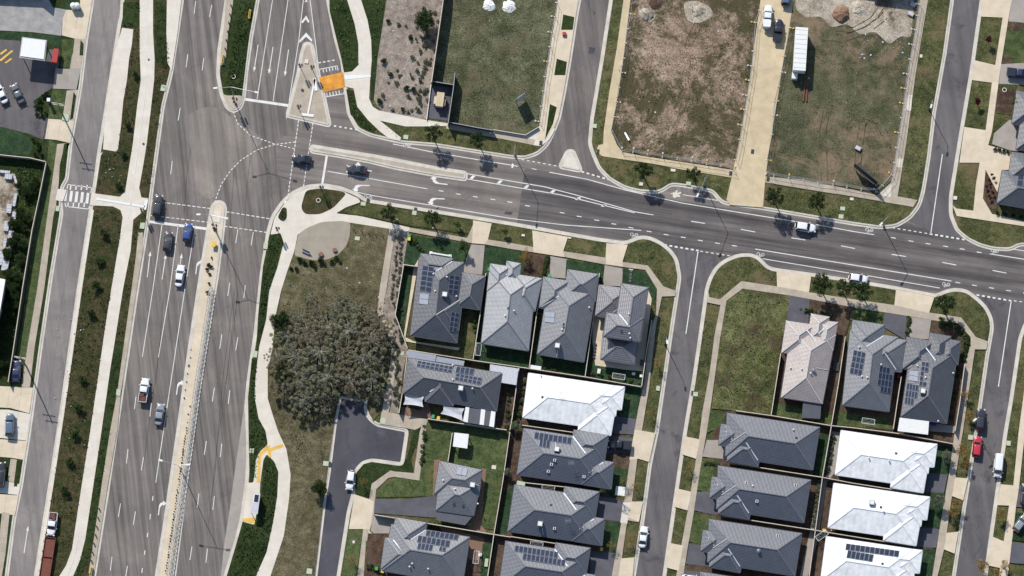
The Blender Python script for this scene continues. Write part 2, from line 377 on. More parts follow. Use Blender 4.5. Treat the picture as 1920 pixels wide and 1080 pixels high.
M['cap_light'] = plain('ridge_tile_pale', A(200, 198, 196), 0.7, 0.3)
M['cap_white'] = plain('ridge_cap_white', A(214, 220, 226), 0.5, 0.3)
M['gutter'] = plain('gutter_dark', A(80, 82, 90), 0.5, 0.4)
M['shade'] = plain('shade_cloth', A(196, 198, 204), 0.8, 0.2)
M['leaf_dark'] = leafmat('leaf_dark_green', A(22, 40, 16), A(70, 92, 44))
M['leaf_mid'] = leafmat('leaf_mid_green', A(40, 62, 26), A(104, 124, 66))
M['leaf_olive'] = leafmat('leaf_eucalypt', A(92, 98, 68), A(200, 196, 164), .25)
M['leaf_brown'] = leafmat('leaf_brown_olive', A(104, 96, 74), A(196, 182, 152), .25)
M['leaf_dry'] = leafmat('leaf_dry', A(74, 62, 46), A(120, 104, 82), .1)
M['leaf_red'] = leafmat('leaf_purple', A(50, 14, 22), A(104, 40, 50))
M['leaf_gold'] = leafmat('leaf_autumn', A(110, 84, 36), A(184, 150, 84))
M['leaf_grey'] = leafmat('leaf_grey_green', A(70, 80, 60), A(140, 146, 120))
# ================================================================ THE GROUND
def rnd(poly, r=6.0, n=3, closed=True):
    """rounds the corners of a traced outline"""
    out = []; N = len(poly)
    for i in range(N):
        p = Vector(poly[i])
        if not closed and i in (0, N - 1): out.append(tuple(p)); continue
        a = Vector(poly[i - 1]); b = Vector(poly[(i + 1) % N])
        d0 = (a - p); d1 = (b - p)
        ang = d0.angle(d1, 0) if d0.length > 0 and d1.length > 0 else math.pi
        if ang > R(176): out.append(tuple(p)); continue
        t0 = min(d0.length * 0.45, r) ; t1 = min(d1.length * 0.45, r)
        q0 = p + d0.normalized() * t0; q1 = p + d1.normalized() * t1
        for k in range(n + 1):
            t = k / n; out.append(tuple(q0 * (1 - t) ** 2 + p * 2 * t * (1 - t) + q1 * t * t))
    return out
def offs(poly, d, closed=True):
    """parallel line on the left side at distance d (metres, world points)"""
    N = len(poly); out = []
    for i in range(N):
        p = Vector(poly[i][:2])
        a = Vector(poly[i - 1][:2]) if (i > 0 or closed) else None
        b = Vector(poly[(i + 1) % N][:2]) if (i < N - 1 or closed) else None
        ns = []
        if a is not None and (p - a).length > 1e-6: t = (p - a).normalized(); ns.append(Vector((-t.y, t.x)))
        if b is not None and (b - p).length > 1e-6: t = (b - p).normalized(); ns.append(Vector((-t.y, t.x)))
        if not ns: out.append(p); continue
        nn = sum(ns, Vector((0, 0)))
        if nn.length < 1e-3: nn = ns[0].copy()
        nn.normalize(); k = 1.0 / max(0.5, nn.dot(ns[0]))
        out.append(p + nn * d * k)
    return out
def ccw(pts): 
    a = sum(pts[i][0] * pts[(i + 1) % len(pts)][1] - pts[(i + 1) % len(pts)][0] * pts[i][1] for i in range(len(pts)))
    return pts if a > 0 else pts[::-1]

mb = MB(); S = 4000
mb.add([(-S, -S, -0.02), (S, -S, -0.02), (S, S, -0.02), (-S, S, -0.02)], [(0, 1, 2, 3)])
tag(mb.build('ground', M['ground']), kind='structure')

lay = [0.0]
def sheet(name, items, mat, base, step=0.0012):
    """one mesh of several laid sheets, each a hair above the one before"""
    mb = MB()
    for it in items:
        lay[0] += step
        z = base + lay[0]
        mb.sheet([tuple(q) for q in PP(it, z)])
    return tag(mb.build(name, mat), kind='structure')

# ---- road surfaces (z about 0)
RZ = 0.0
sheet('road', [[(-420, -260), (2340, -260), (2340, 1340), (-420, 1340)]], M['road_main'], RZ)
sheet('road', [[(222, -260), (258, -260), (150, 540), (20, 1340), (-50, 1340), (90, 540), (190, -260)][0:0] or
               [(190, -260), (262, -260), (231, 0), (190, 270), (150, 540), (110, 810), (68, 1080), (28, 1340), (-30, 1340), (11, 1080), (54, 805), (94, 520), (131, 270), (172, 0)]], M['road_service'], RZ)
sheet('road', [[(516, 262), (575, 240), (640, 232), (760, 255), (1020, 280), (1200, 350), (1400, 380), (2340, 520), (2340, 620), (1500, 540), (1200, 470), (960, 430), (640, 365), (545, 352), (520, 330)]], M['road_cross'], RZ)
sheet('road', [[(1047, 220), (1090, -260), (1190, -260), (1147, 0), (1107, 270), (1115, 300), (1130, 335), (1000, 298), (1025, 272)]], M['road_north'], RZ)
sheet('road', [rnd([(600, 180), (655, 165), (690, 250), (760, 268), (700, 290), (600, 262)], 20)], M['road_cross'], RZ)
sheet('road', [[(984, 316), (1030, 322), (1100, 336), (1180, 357), (1280, 378), (1430, 398), (1600, 426), (1700, 418), (1800, 445), (1920, 472), (2340, 540), (2340, 640), (1920, 580), (1800, 552), (1640, 534), (1440, 505), (1300, 480), (1190, 452), (969, 422)]], M['road_new'], RZ)
sheet('road', [[(1700, 412), (1744, 270), (1784, 0), (1812, -260), (1880, -260), (1842, 0), (1799, 270), (1784, 400), (1820, 447), (1760, 440)],
               [(1250, 462), (1350, 484), (1327, 540), (1286, 810), (1247, 1080), (1210, 1340), (1140, 1340), (1187, 1080), (1229, 810), (1272, 540), (1273, 500)],
               [(1830, 553), (1960, 572), (1914, 635), (1887, 810), (1850, 1075), (1812, 1340), (1745, 1340), (1787, 1080), (1829, 810), (1859, 615), (1850, 580)]], M['road_side'], RZ)
sheet('road', [[(636, 742), (690, 750), (686, 765), (692, 782), (707, 795), (765, 806), (755, 872), (697, 864), (680, 869), (667, 885), (665, 922), (655, 960), (636, 1080), (596, 1340), (550, 1340), (590, 1080), (625, 810)]], M['road_court'], RZ)
sheet('road', [rnd([(345, 215), (400, 195), (440, 225), (500, 262), (470, 285), (425, 330), (404, 375), (372, 370), (362, 300)], 25)], M['road_patch'], RZ)
sheet('bus_bay', [[(465, 725), (466, 810), (467, 855), (464, 905), (455, 970), (447, 1005), (424, 1080), (400, 1160), (385, 1160), (414, 1080), (420, 1022), (430, 960), (440, 885), (451, 810), (460, 745)]], M['drive_grey'], RZ)
sheet('road_platform', [[(594, 146), (643, 135), (648, 163), (601, 175)]], M['orange'], RZ + 0.03)

# ---- raised land blocks: traced kerb lines
BLK = {
 'west': (rnd([(-420, -260), (198, -260), (172, 0), (160, 75), (150, 160), (131, 270), (124, 335), (115, 350), (112, 385), (114, 400), (94, 520), (75, 650), (54, 805), (38, 910), (25, 972), (11, 1080), (-30, 1340), (-420, 1340)], 5), 'verge_dark'),
 'strip': (rnd([(264, -260), (231, 0), (229, 30), (226, 40), (197, 225), (187, 285), (178, 350), (172, 390), (149, 540), (122, 730), (99, 885), (68, 1080), (26, 1340), (132, 1340), (175, 1080), (200, 920), (227, 735), (256, 540), (275, 420), (287, 325), (304, 200), (320, 135), (340, 0), (372, -260)], 5), 'verge'),
 'median': (rnd([(445, -260), (426, 0), (412, 95), (410, 140), (416, 175), (426, 200), (438, 208), (450, 201), (456, 182), (460, 140), (470, 67), (482, 0), (512, -260)], 6), 'verge_dark'),
 'median_s': (rnd([(407, 379), (399, 387), (391, 432), (377, 520), (357, 652), (335, 810), (310, 985), (295, 1080), (255, 1340), (285, 1340), (325, 1080), (347, 910), (371, 735), (385, 645), (405, 520), (415, 445), (421, 390), (417, 381)], 6), 'drive_beige'),
 'island': (rnd([(573, 82), (583, 84), (596, 140), (607, 185), (617, 234), (540, 216), (560, 140), (567, 100)], 4), 'path'),
 'cross_median': (rnd([(585, 275), (640, 284), (702, 294), (740, 301), (815, 316), (872, 325), (872, 335), (815, 327), (740, 313), (690, 301), (640, 292), (585, 283)], 3), 'path'),
 'side_island': (rnd([(1065, 284), (1074, 284), (1088, 319), (1051, 312)], 5), 'path_white'),
 'north': (rnd([(600, -260), (604, -100), (616, 0), (630, 70), (643, 115), (649, 165), (655, 212), (670, 240), (695, 252), (752, 265), (815, 270), (960, 293), (985, 294), (1008, 286), (1025, 270), (1037, 245), (1047, 220), (1056, 175), (1067, 112), (1080, 25), (1085, 0), (1120, -260)], 8), 'verge_green'),
 'middle': (rnd([(1192, -260), (1147, 0), (1130, 112), (1111, 225), (1107, 270), (1115, 292), (1125, 315), (1145, 335), (1172, 350), (1200, 357), (1232, 359), (1244, 354), (1258, 344), (1280, 346), (1337, 357), (1347, 370), (1357, 379), (1430, 389), (1530, 406), (1600, 418), (1650, 425), (1680, 422), (1705, 407), (1722, 385), (1730, 357), (1740, 295), (1750, 212), (1770, 100), (1784, 0), (1824, -260)], 8), 'verge_green'),
 'east': (rnd([(1884, -260), (1842, 0), (1822, 140), (1805, 240), (1790, 332), (1784, 370), (1784, 402), (1795, 430), (1815, 447), (1840, 459), (1865, 465), (1895, 466), (1910, 457), (1930, 457), (2340, 520), (2340, -260)], 8), 'verge_green'),
 'south': (rnd([(607, 348), (575, 351), (550, 362), (530, 380), (512, 407), (504, 435), (492, 512), (480, 627), (467, 715), (463, 760), (466, 810), (467, 855), (464, 905), (455, 970), (447, 1005), (424, 1080), (370, 1340), (548, 1340), (590, 1080), (607, 935), (615, 885), (627, 790), (636, 742), (690, 750), (686, 765), (692, 782), (707, 795), (765, 806), (755, 872), (697, 864), (680, 869), (667, 885), (665, 922), (655, 960), (636, 1080), (598, 1340), (1142, 1340), (1187, 1080), (1204, 972), (1217, 872), (1230, 810), (1251, 665), (1262, 590), (1273, 520), (1267, 487), (1255, 470), (1237, 456), (1217, 447), (1200, 446), (1185, 452), (1172, 457), (1120, 450), (960, 421), (780, 392), (685, 377), (670, 366), (640, 354)], 8), 'verge_green'),
 'southeast': (rnd([(1208, 1340), (1247, 1080), (1267, 940), (1286, 810), (1302, 715), (1315, 627), (1327, 540), (1334, 520), (1345, 502), (1360, 490), (1385, 480), (1407, 479), (1422, 485), (1435, 500), (1447, 506), (1520, 516), (1600, 528), (1672, 540), (1755, 556), (1775, 547), (1792, 544), (1812, 547), (1832, 562), (1847, 577), (1857, 597), (1859, 615), (1850, 665), (1829, 810), (1802, 980), (1787, 1080), (1744, 1340)], 8), 'verge_green'),
 'far_east': (rnd([(1812, 1340), (1850, 1075), (1887, 810), (1897, 752), (1912, 650), (1914, 635), (1925, 605), (1945, 590), (2340, 650), (2340, 1340)], 8), 'verge_green'),
}
kb = MB(); gt = MB()
for nm, (poly, mat) in BLK.items():
    w = ccw([tuple(q[:2]) for q in PP(poly, G)])
    mb = MB(); mb.prism(w, -0.03, G)
    tag(mb.build('verge' if 'grass' in mat or 'verge' in mat else 'traffic_island', M[mat]), kind='structure')
    inn = offs(w, 0.24); out = offs(w, -0.10); g2 = offs(w, -0.55)
    N = len(w)
    for i in range(N):
        j = (i + 1) % N
        a, b, c, d = out[i], out[j], inn[j], inn[i]
        kb.add([(a.x, a.y, 0.0), (b.x, b.y, 0.0), (b.x, b.y, G + .008), (a.x, a.y, G + .008), (c.x, c.y, G + .018), (d.x, d.y, G + .018), (c.x, c.y, G - .02), (d.x, d.y, G - .02)],
               [(0, 1, 2, 3), (3, 2, 4, 5), (5, 4, 6, 7)])
        e, f = g2[i], g2[j]
        gt.add([(e.x, e.y, 0.0152 + .0105), (f.x, f.y, 0.0257), (b.x, b.y, 0.0237), (a.x, a.y, 0.0237)], [(0, 1, 2, 3)])
tag(kb.build('kerb', M['kerb']), kind='structure')
tag(gt.build('gutter', M['kerb']), kind='structure')

# ---- sheets on the raised land
lay[0] = 0.0
L0 = G + 0.02
# west side of the service road
sheet('gravel_yard', [[(-420, -60), (-420, 250), (0, 57), (60, 60), (115, 67), (118, 33), (125, 18), (100, 14), (80, -20), (60, -60)]], M['gravel'], L0)
sheet('driveway', [[(150, -30), (174, -20), (172, 0), (160, 73), (139, 72), (116, 66), (118, 33), (125, 17), (148, 18)], [(84, 222), (137, 226), (131, 268), (105, 262), (82, 260)], [(-30, 726), (0, 724), (62, 727), (55, 775), (20, 765), (-30, 762)],
   [(-20, 822), (52, 827), (44, 862), (20, 858), (-20, 855)], [(-20, 925), (35, 929), (28, 966), (-20, 960)]], M['drive_beige'], L0)
sheet('car_park', [[(-420, 150), (-10, 70), (38, 76), (40, 108), (86, 114), (92, 92), (112, 95), (108, 125), (96, 166), (62, 190), (80, 222), (88, 222), (80, 262), (58, 252), (0, 237), (-420, 210)]], M['road_side'], L0)
sheet('lawn', [[(-60, 232), (0, 237), (45, 250), (62, 268), (58, 293), (0, 288), (-60, 280)], [(150, 20), (151, -60), (122, -60), (122, 18)], [(0, 58), (60, 62), (115, 68), (118, 75), (110, 90), (88, 80), (0, 74)]], M['lawn_dark'], L0)
sheet('driveway', [[(104, 128), (145, 130), (152, 128), (143, 168), (97, 166)], [(133, 102), (154, 104), (150, 135), (131, 130)]], M['drive_grey'], L0)
sheet('driveway', [[(15, 768), (56, 776), (50, 826), (-10, 820), (0, 768)], [(0, 900), (38, 908), (34, 928), (-20, 922)]], M['path_white'], L0)
sheet('concrete_edge', [[(193, 284), (186, 290), (177, 350), (180, 352), (189, 292)], [(171, 392), (148, 540), (121, 730), (98, 885), (67, 1080), (26, 1340), (31, 1340), (73, 1080), (104, 885), (127, 730), (154, 540), (176, 394)]], M['path_white'], L0)
sheet('yard', [[(-300, 318), (0, 320), (28, 326), (36, 355), (24, 420), (18, 470), (0, 500), (-300, 500)]], M['sand'], L0)
sheet('verge', [[(117, 74), (140, 72), (131, 127), (114, 126)], [(98, 167), (124, 170), (117, 224), (90, 221)], [(92, 262), (107, 270), (97, 345), (88, 410), (70, 540), (50, 660), (40, 727), (22, 724), (42, 600), (64, 430), (88, 310)]], M['lawn'], L0)
sheet('footpath', [[(140, 72), (160, 73), (152, 128), (133, 128)], [(125, 170), (146, 168), (138, 226), (117, 224)], [(107, 270), (131, 268), (122, 268), (112, 310), (110, 345), (105, 385), (100, 405), (83, 540), (65, 650), (56, 727), (40, 727), (50, 660), (70, 540), (88, 410), (97, 345)],
   [(4, 960), (18, 962), (10, 1040), (0, 1100), (-14, 1100), (-5, 1040)], [(20, 860), (32, 862), (26, 905), (14, 902)]], M['path'], L0)
sheet('verge', [[(151, 75), (157, 82), (156, 104), (149, 104)], [(138, 172), (143, 180), (137, 222), (131, 225)], [(120, 270), (126, 270), (120, 312), (114, 310)], [(31, 865), (38, 872), (32, 912), (26, 912)]], M['verge_dark'], L0)
sheet('crossing_ramp', [[(108, 354), (125, 356), (118, 378), (104, 375)], [(172, 360), (180, 363), (178, 386), (168, 384)]], M['path_white'], L0)
# the long strip between service road and main road
sheet('verge', [[(231, 4), (262, 4), (262, 50), (229, 50)], [(290, 4), (310, 4), (312, 130), (292, 110)], [(208, 640), (240, 640), (214, 840), (180, 1010), (150, 1080), (142, 1080), (176, 910), (192, 810)]], M['verge_dark'], L0)
sheet('concrete_apron', [[(229, 52), (250, 55), (247, 85), (242, 110), (238, 150), (231, 190), (227, 235), (221, 280), (217, 284), (193, 280), (197, 225), (205, 165), (215, 100)], [(324, -60), (344, -60), (340, 0), (333, 60), (322, 132), (314, 118), (312, 60), (313, 0)]], M['path_white'], L0)
sheet('footpath', [[(268, -260), (262, 0), (262, 100), (264, 150), (257, 200), (249, 270), (241, 320), (235, 357), (225, 369), (180, 363), (176, 385), (212, 387), (226, 394), (230, 407), (225, 445), (209, 540), (197, 615), (185, 700), (169, 810), (157, 885), (147, 950), (135, 1030), (124, 1060), (105, 1090), (60, 1340), (88, 1340),
   (133, 1090), (150, 1050), (160, 1010), (175, 910), (190, 810), (207, 690), (216, 635), (231, 540), (245, 470), (250, 412), (265, 399), (273, 393), (278, 372), (265, 370), (261, 352), (269, 307), (275, 270), (282, 212), (289, 150), (290, 112), (287, 62), (287, 0), (293, -260)]], M['path_white'], L0)
sheet('verge_strip', [[(259, 436), (268, 436), (268, 470), (256, 540), (241, 640), (227, 735), (220, 805), (207, 880), (186, 1010), (176, 1075), (166, 1075), (176, 1010), (192, 900), (206, 810), (220, 735), (233, 640), (247, 540), (255, 480)]], M['path'], L0)
sheet('planting_bed', [[(475, -60), (447, -60), (440, 0), (428, 115), (418, 122), (422, 170), (446, 178), (454, 178), (468, 60), (476, 0)]], M['verge_dark'], L0)
sheet('traffic_island', [[(427, -60), (438, -60), (437, 5), (428, 60), (422, 122), (413, 122), (414, 95), (421, 40)], [(417, 176), (426, 179), (450, 179), (455, 181), (448, 199), (438, 205), (428, 199)]], M['path'], L0)
sheet('traffic_island', [[(403, 395), (415, 397), (412, 418), (400, 416)]], M['path_white'], L0)
# north block
sheet('verge', [[(616, -60), (652, -60), (651, 0), (665, 45), (673, 84), (672, 122), (660, 135), (645, 136), (640, 110), (630, 70), (618, 20)], [(677, -60), (728, -60), (716, 60), (708, 100), (701, 187), (695, 186), (694, 150), (697, 112), (696, 75), (689, 37), (677, 0)], [(649, 167), (663, 170), (669, 198), (690, 226), (706, 240), (700, 248), (676, 238), (657, 214)]], M['verge_dark'], L0)
sheet('garden_bed', [[(733, -120), (725, 0), (714, 70), (708, 110), (701, 187), (708, 200), (722, 212), (800, 224), (808, 158), (820, 75), (831, 0), (850, -120)]], M['mulch'], L0)
sheet('vacant_lot', [[(850, -140), (831, 0), (809, 154), (853, 165), (841, 229), (900, 240), (985, 252), (1011, 236), (1018, 190), (1032, 90), (1044, 0), (1060, -140)]], M['grass_lot'], L0)
sheet('enclosure_paving', [[(811, 160), (848, 164), (839, 227), (806, 222), (802, 218)]], M['drive_dark'], L0)
sheet('footpath', [[(652, -60), (651, 0), (665, 45), (672, 82), (672, 122), (660, 134), (645, 136), (647, 162), (663, 166), (670, 200), (690, 225), (712, 246), (730, 260), (750, 264), (752, 258), (712, 226), (760, 237), (800, 237), (840, 236), (960, 264), (1000, 272), (1014, 274), (1030, 262), (1041, 243), (1037, 238), (1022, 262), (1031, 194), (1037, 175), (1047, 160), (1046, 130),
   (1013, 195), (1008, 236), (985, 250), (900, 243), (838, 231), (800, 225), (710, 207), (699, 200), (692, 185), (694, 150), (697, 112), (696, 75), (689, 37), (677, 0), (672, -60)][:27] + [(1008, 262), (1012, 236), (985, 253), (960, 250), (900, 241), (838, 231), (800, 225), (710, 207), (699, 200), (692, 185), (694, 150), (697, 112), (696, 75), (689, 37), (677, 0), (672, -60)]], M['path_white'], L0)
sheet('footpath', [[(1055, -60), (1046, 0), (1032, 87), (1017, 192), (1011, 237), (1006, 262), (1022, 264), (1036, 244), (1047, 220), (1056, 175), (1067, 112), (1080, 25), (1084, 0), (1092, -60)]], M['drive_beige'], L0)
sheet('footpath', [[(838, 233), (960, 254), (1004, 262), (1000, 272), (960, 264), (836, 241)]], M['path'], L0)
sheet('verge', [[(1056, 27), (1077, 32), (1074, 56), (1052, 56)], [(1044, 110), (1063, 116), (1060, 141), (1039, 141)], [(1031, 195), (1044, 201), (1037, 232), (1022, 262)]], M['verge_dark'], L0)
# middle block
sheet('vacant_lot', [[(1205, -140), (1182, 0), (1160, 165), (1148, 245), (1166, 276), (1200, 290), (1378, 317), (1386, 265), (1426, 0), (1446, -140)]], M['dirt_lot'], L0)
sheet('vacant_lot', [[(1500, -140), (1487, 0), (1480, 50), (1465, 140), (1445, 270), (1438, 330), (1640, 359), (1650, 358), (1672, 338), (1686, 270), (1725, 0), (1745, -140)]], M['grass_lot_far'], L0)
sheet('soil_heap_ground', [rnd([(1490, -60), (1492, 18), (1512, 34), (1540, 30), (1556, 52), (1590, 44), (1612, 66), (1640, 58), (1668, 84), (1690, 66), (1708, 72), (1712, 30), (1718, -60)], 9), rnd([(1196, 12), (1215, 8), (1232, 28), (1222, 42), (1200, 38)], 10), rnd([(1280, 5), (1300, 0), (1330, 10), (1340, 30), (1310, 44), (1288, 40)], 10)], M['sand'], L0)
sheet('driveway', [[(1446, -140), (1426, 0), (1405, 150), (1385, 270), (1372, 332), (1362, 374), (1368, 384), (1430, 389), (1431, 386), (1435, 332), (1444, 270), (1465, 140), (1480, 50), (1488, 0), (1506, -140)]], M['drive_lane'], L0)
sheet('footpath', [[(1190, -140), (1169, 0), (1157, 87), (1142, 175), (1132, 245), (1131, 270), (1122, 272), (1117, 285), (1130, 293), (1210, 305), (1280, 318), (1372, 333), (1376, 319), (1280, 304), (1202, 292), (1167, 285), (1157, 272), (1146, 245), (1160, 175), (1172, 82), (1182, 0), (1203, -140)]], M['drive_lane'], L0)
sheet('footpath', [[(1435, 331), (1505, 337), (1600, 356), (1645, 366), (1671, 342), (1684, 270), (1700, 162), (1715, 62), (1725, 0), (1745, -140), (1760, -140), (1740, 0), (1725, 87), (1715, 150), (1699, 270), (1683, 368), (1720, 375), (1712, 388), (1707, 387), (1600, 369), (1435, 342)]], M['path'], L0)
sheet('footpath', [[(1648, 365), (1672, 343), (1670, 369), (1660, 368)], [(1702, 177), (1711, 178), (1708, 208), (1697, 206)], [(1683, 297), (1693, 298), (1690, 314), (1680, 313)]], M['path_white'], L0)
# east block
sheet('lawn', [[(1893, 32), (1960, 40), (1950, 120), (1878, 118)], [(1862, 150), (1906, 160), (1898, 215), (1866, 212)]], M['lawn'], L0)
sheet('garden_bed', [[(1864, 160), (1905, 168), (1897, 213), (1867, 210)], [(1845, 320), (1872, 322), (1868, 398), (1850, 385), (1843, 350)], [(1891, 38), (1920, 44), (1914, 58), (1889, 56)], [(1880, 105), (1905, 108), (1890, 120), (1878, 118)]], M['soil'], L0)
sheet('driveway', [[(1897, 0), (1891, 40), (1960, 46), (1960, -60), (1905, -60)], [(1877, 120), (1920, 118), (1940, 160), (1873, 157)], [(1864, 250), (1892, 225), (1960, 235), (1960, 280), (1897, 283), (1860, 270)]], M['drive_grey'], L0)
sheet('driveway', [[(1852, 272), (1896, 284), (1893, 318), (1879, 319), (1870, 360), (1848, 318)]], M['drive_beige'], L0)
sheet('footpath', [[(1842, 0), (1846, -40), (1905, -60), (1897, 0), (1890, 40), (1877, 120), (1872, 157), (1860, 247), (1852, 275), (1848, 318), (1843, 372), (1860, 401), (1930, 417), (2100, 445), (2100, 455), (1920, 424), (1794, 405), (1786, 385), (1794, 391), (1825, 395), (1830, 345), (1837, 305), (1799, 305), (1808, 238), (1848, 244), (1860, 155), (1822, 150), (1828, 113), (1866, 122), (1880, 33), (1840, 31)]], M['drive_beige'], L0)
# south block, park side
sheet('verge', [[(505, 440), (520, 436), (531, 447), (530, 465), (518, 505), (506, 545), (500, 600), (486, 650), (480, 660), (484, 590), (493, 500)], [(472, 672), (484, 670), (480, 700), (478, 740), (485, 785), (500, 812), (502, 832), (485, 850), (477, 905), (468, 905), (466, 810), (465, 745)],
    [(495, 858), (506, 854), (519, 870), (522, 905), (519, 940), (512, 985), (500, 1030), (480, 1080), (425, 1080), (440, 1030), (455, 978), (478, 984), (490, 925)], [(692, 880), (740, 884), (776, 887), (770, 860), (790, 810), (800, 787), (775, 806), (765, 850), (755, 873)], [(665, 925), (668, 886), (682, 870), (697, 866), (735, 872), (738, 882), (700, 905), (692, 933)]], M['verge_dark'], L0)
sheet('park_lawn', [[(556, 445), (585, 425), (657, 418), (730, 428), (712, 575), (740, 630), (732, 690), (715, 770), (700, 790), (688, 765), (690, 750), (636, 742), (627, 790), (607, 935), (590, 1080), (560, 1280), (470, 1280), (507, 1080), (532, 1005), (545, 900), (537, 842), (512, 780), (502, 740), (511, 652), (529, 540), (540, 500)]], M['park'], L0)
sheet('garden_bed', [[(741, 430), (767, 435), (757, 495), (747, 570), (741, 590), (752, 620), (765, 652), (755, 700), (748, 775), (731, 775), (738, 700), (746, 645), (722, 600), (716, 582), (726, 540)], rnd([(548, 484), (570, 486), (610, 489), (640, 484), (652, 482), (648, 494), (622, 498), (596, 506), (570, 500), (550, 508)], 4)][:1], M['mulch'], L0)
sheet('footpath', [rnd([(612, 350), (640, 357), (650, 362), (672, 372), (676, 379), (648, 389), (630, 400), (675, 405), (770, 427), (765, 434), (640, 415), (602, 417), (575, 428), (558, 440), (552, 470), (538, 510), (527, 545), (516, 595), (511, 652), (502, 695), (502, 747), (512, 780), (522, 810), (537, 842), (545, 890), (542, 935), (532, 1005), (507, 1080), (462, 1280), (436, 1280), (480, 1080), (500, 1035), (512, 980), (520, 930), (522, 885), (514, 865), (500, 852), (494, 862), (488, 905), (487, 930), (477, 984), (455, 978), (464, 905), (475, 905), (480, 862), (486, 848), (502, 833), (498, 808), (485, 785), (477, 742), (480, 700), (486, 650), (499, 600), (505, 545), (520, 502), (532, 455), (526, 437), (507, 440), (515, 408), (533, 382), (550, 364), (577, 353)], 3)], M['path_white'], L0)
sheet('plaza', [rnd([(560, 438), (576, 427), (602, 416.5), (640, 414), (657, 417), (656, 440), (650, 460), (634, 478), (612, 487), (585, 488), (552, 479), (554, 462)], 5)], M['plaza'], L0)
sheet('verge', [rnd([(573, 357), (600, 353), (640, 358), (650, 363), (625, 390), (600, 402), (572, 402), (564, 390)], 8), rnd([(530, 388), (538, 390), (538, 410), (530, 416), (520, 408)], 5), rnd([(632, 398), (668, 383), (690, 380), (780, 395), (886, 412), (886, 440), (770, 424), (720, 413)], 3)], M['verge'], L0)
sheet('verge', [rnd([(640, 397), (668, 385), (690, 382), (780, 397), (884, 414), (884, 437), (770, 422), (720, 411)], 3)], M['verge_green'], L0)
sheet('bus_stop_marking', [[(500, 836), (506, 834), (509, 856), (504, 858)], [(504, 841), (530, 832), (532, 838), (506, 847)], [(484, 858), (490, 850), (487, 905), (481, 905)], [(484, 852), (500, 836), (504, 841), (488, 857)], [(454, 972), (478, 970), (477, 982), (455, 977)]], M['paint_y'], L0)
sheet('footpath', [[(730, 429), (741, 431), (725, 540), (717, 582), (722, 600), (732, 612), (746, 644), (744, 680), (729, 773), (802, 786), (799, 812), (786, 901), (740, 894), (728, 896), (705, 918), (701, 965), (694, 992), (684, 1080), (660, 1280), (646, 1280), (670, 1080), (681, 992), (654, 992), (665, 927), (692, 936), (697, 907), (732, 882), (740, 884), (776, 887), (787, 810), (790, 800), (778, 806), (764, 803), (712, 795), (716, 770), (731, 690), (735, 645), (722, 618), (707, 588), (709, 572), (712, 540)]], M['path'], L0)
sheet('driveway', [[(665, 927), (692, 936), (701, 940), (694, 992), (654, 992)], [(690, 994), (717, 1014), (715, 1024), (693, 1010)]], M['drive_beige'], L0)
sheet('driveway', [[(703, 935), (760, 936), (820, 929), (819, 971), (701, 962)]], M['drive_dark'], L0)
sheet('driveway', [[(699, 967), (741, 972), (738, 1012), (717, 1014), (695, 995)], [(884, 458), (909, 460), (904, 515), (867, 512), (876, 480)], [(1032, 480), (1064, 486), (1061, 522), (1031, 520)], [(1134, 497), (1167, 503), (1169, 537), (1130, 535)]], M['drive_grey'], L0)
# garden lawns behind and beside houses
sheet('garden_lawn', [[(800, 792), (955, 806), (943, 995), (820, 980), (824, 930), (704, 933), (706, 918), (740, 895), (786, 902)], [(652, 996), (680, 996), (668, 1080), (642, 1080)], [(686, 1014), (716, 1016), (710, 1080), (682, 1080)]], M['lawn'], L0)
sheet('garden_lawn', [[(765, 440), (880, 458), (868, 512), (850, 500), (790, 478), (757, 600), (765, 655), (885, 674), (905, 520), (915, 500), (915, 660), (990, 680), (1095, 700), (1200, 720), (1215, 600), (1225, 560), (1225, 730), (960, 690), (940, 800), (750, 775)][:9] + [(911, 520), (887, 675), (765, 655), (742, 590)],
    [(910, 460), (985, 472), (982, 520), (905, 515)], [(1062, 487), (1132, 497), (1128, 535), (1060, 520)], [(1168, 504), (1212, 510), (1232, 545), (1225, 570), (1166, 538)], [(887, 675), (905, 560), (1000, 580), (990, 690)],
    [(1095, 705), (1110, 600), (1222, 600), (1202, 724)], [(992, 690), (1010, 600), (1112, 610), (1096, 706)]], M['lawn_dark'], L0)
sheet('garden_ground', [[(960, 688), (1148, 722), (1190, 735), (1186, 812), (1150, 815), (975, 800)][:6], [(930, 690), (972, 692), (958, 806), (925, 802)], [(955, 806), (1195, 820), (1165, 1060), (1130, 1280), (900, 1280), (925, 1000)], [(690, 1000), (885, 1000), (925, 1003), (900, 1280), (660, 1280)], [(980, 472), (1030, 480), (1028, 522), (1005, 600), (905, 560), (910, 520), (984, 520)]], M['soil'], L0)
sheet('garden_paving', [[(1112, 560), (1216, 545), (1222, 560), (1205, 696), (1172, 693), (1116, 685), (1111, 640)], [(786, 484), (766, 600), (760, 632), (776, 640), (858, 652), (856, 656), (762, 642), (757, 634), (763, 600), (779, 490)][:4] + [(862, 652), (859, 657), (760, 640), (757, 632), (776, 500)]], M['drive_beige'], L0)
sheet('garden_paving', [[(814, 862), (825, 862), (814, 930), (811, 928)], [(904, 878), (912, 880), (903, 960), (898, 950)]], M['drive_brick'], L0)
sheet('patio', [[(884, 968), (905, 940), (907, 938), (902, 985), (912, 995), (910, 1000), (872, 990)], [(820, 985), (886, 1003), (908, 1010), (904, 1052), (880, 1048)], [(790, 758), (803, 755), (812, 786), (800, 784), (790, 782)], [(752, 762), (795, 770), (792, 784), (751, 776)]], M['drive_brick'], L0)
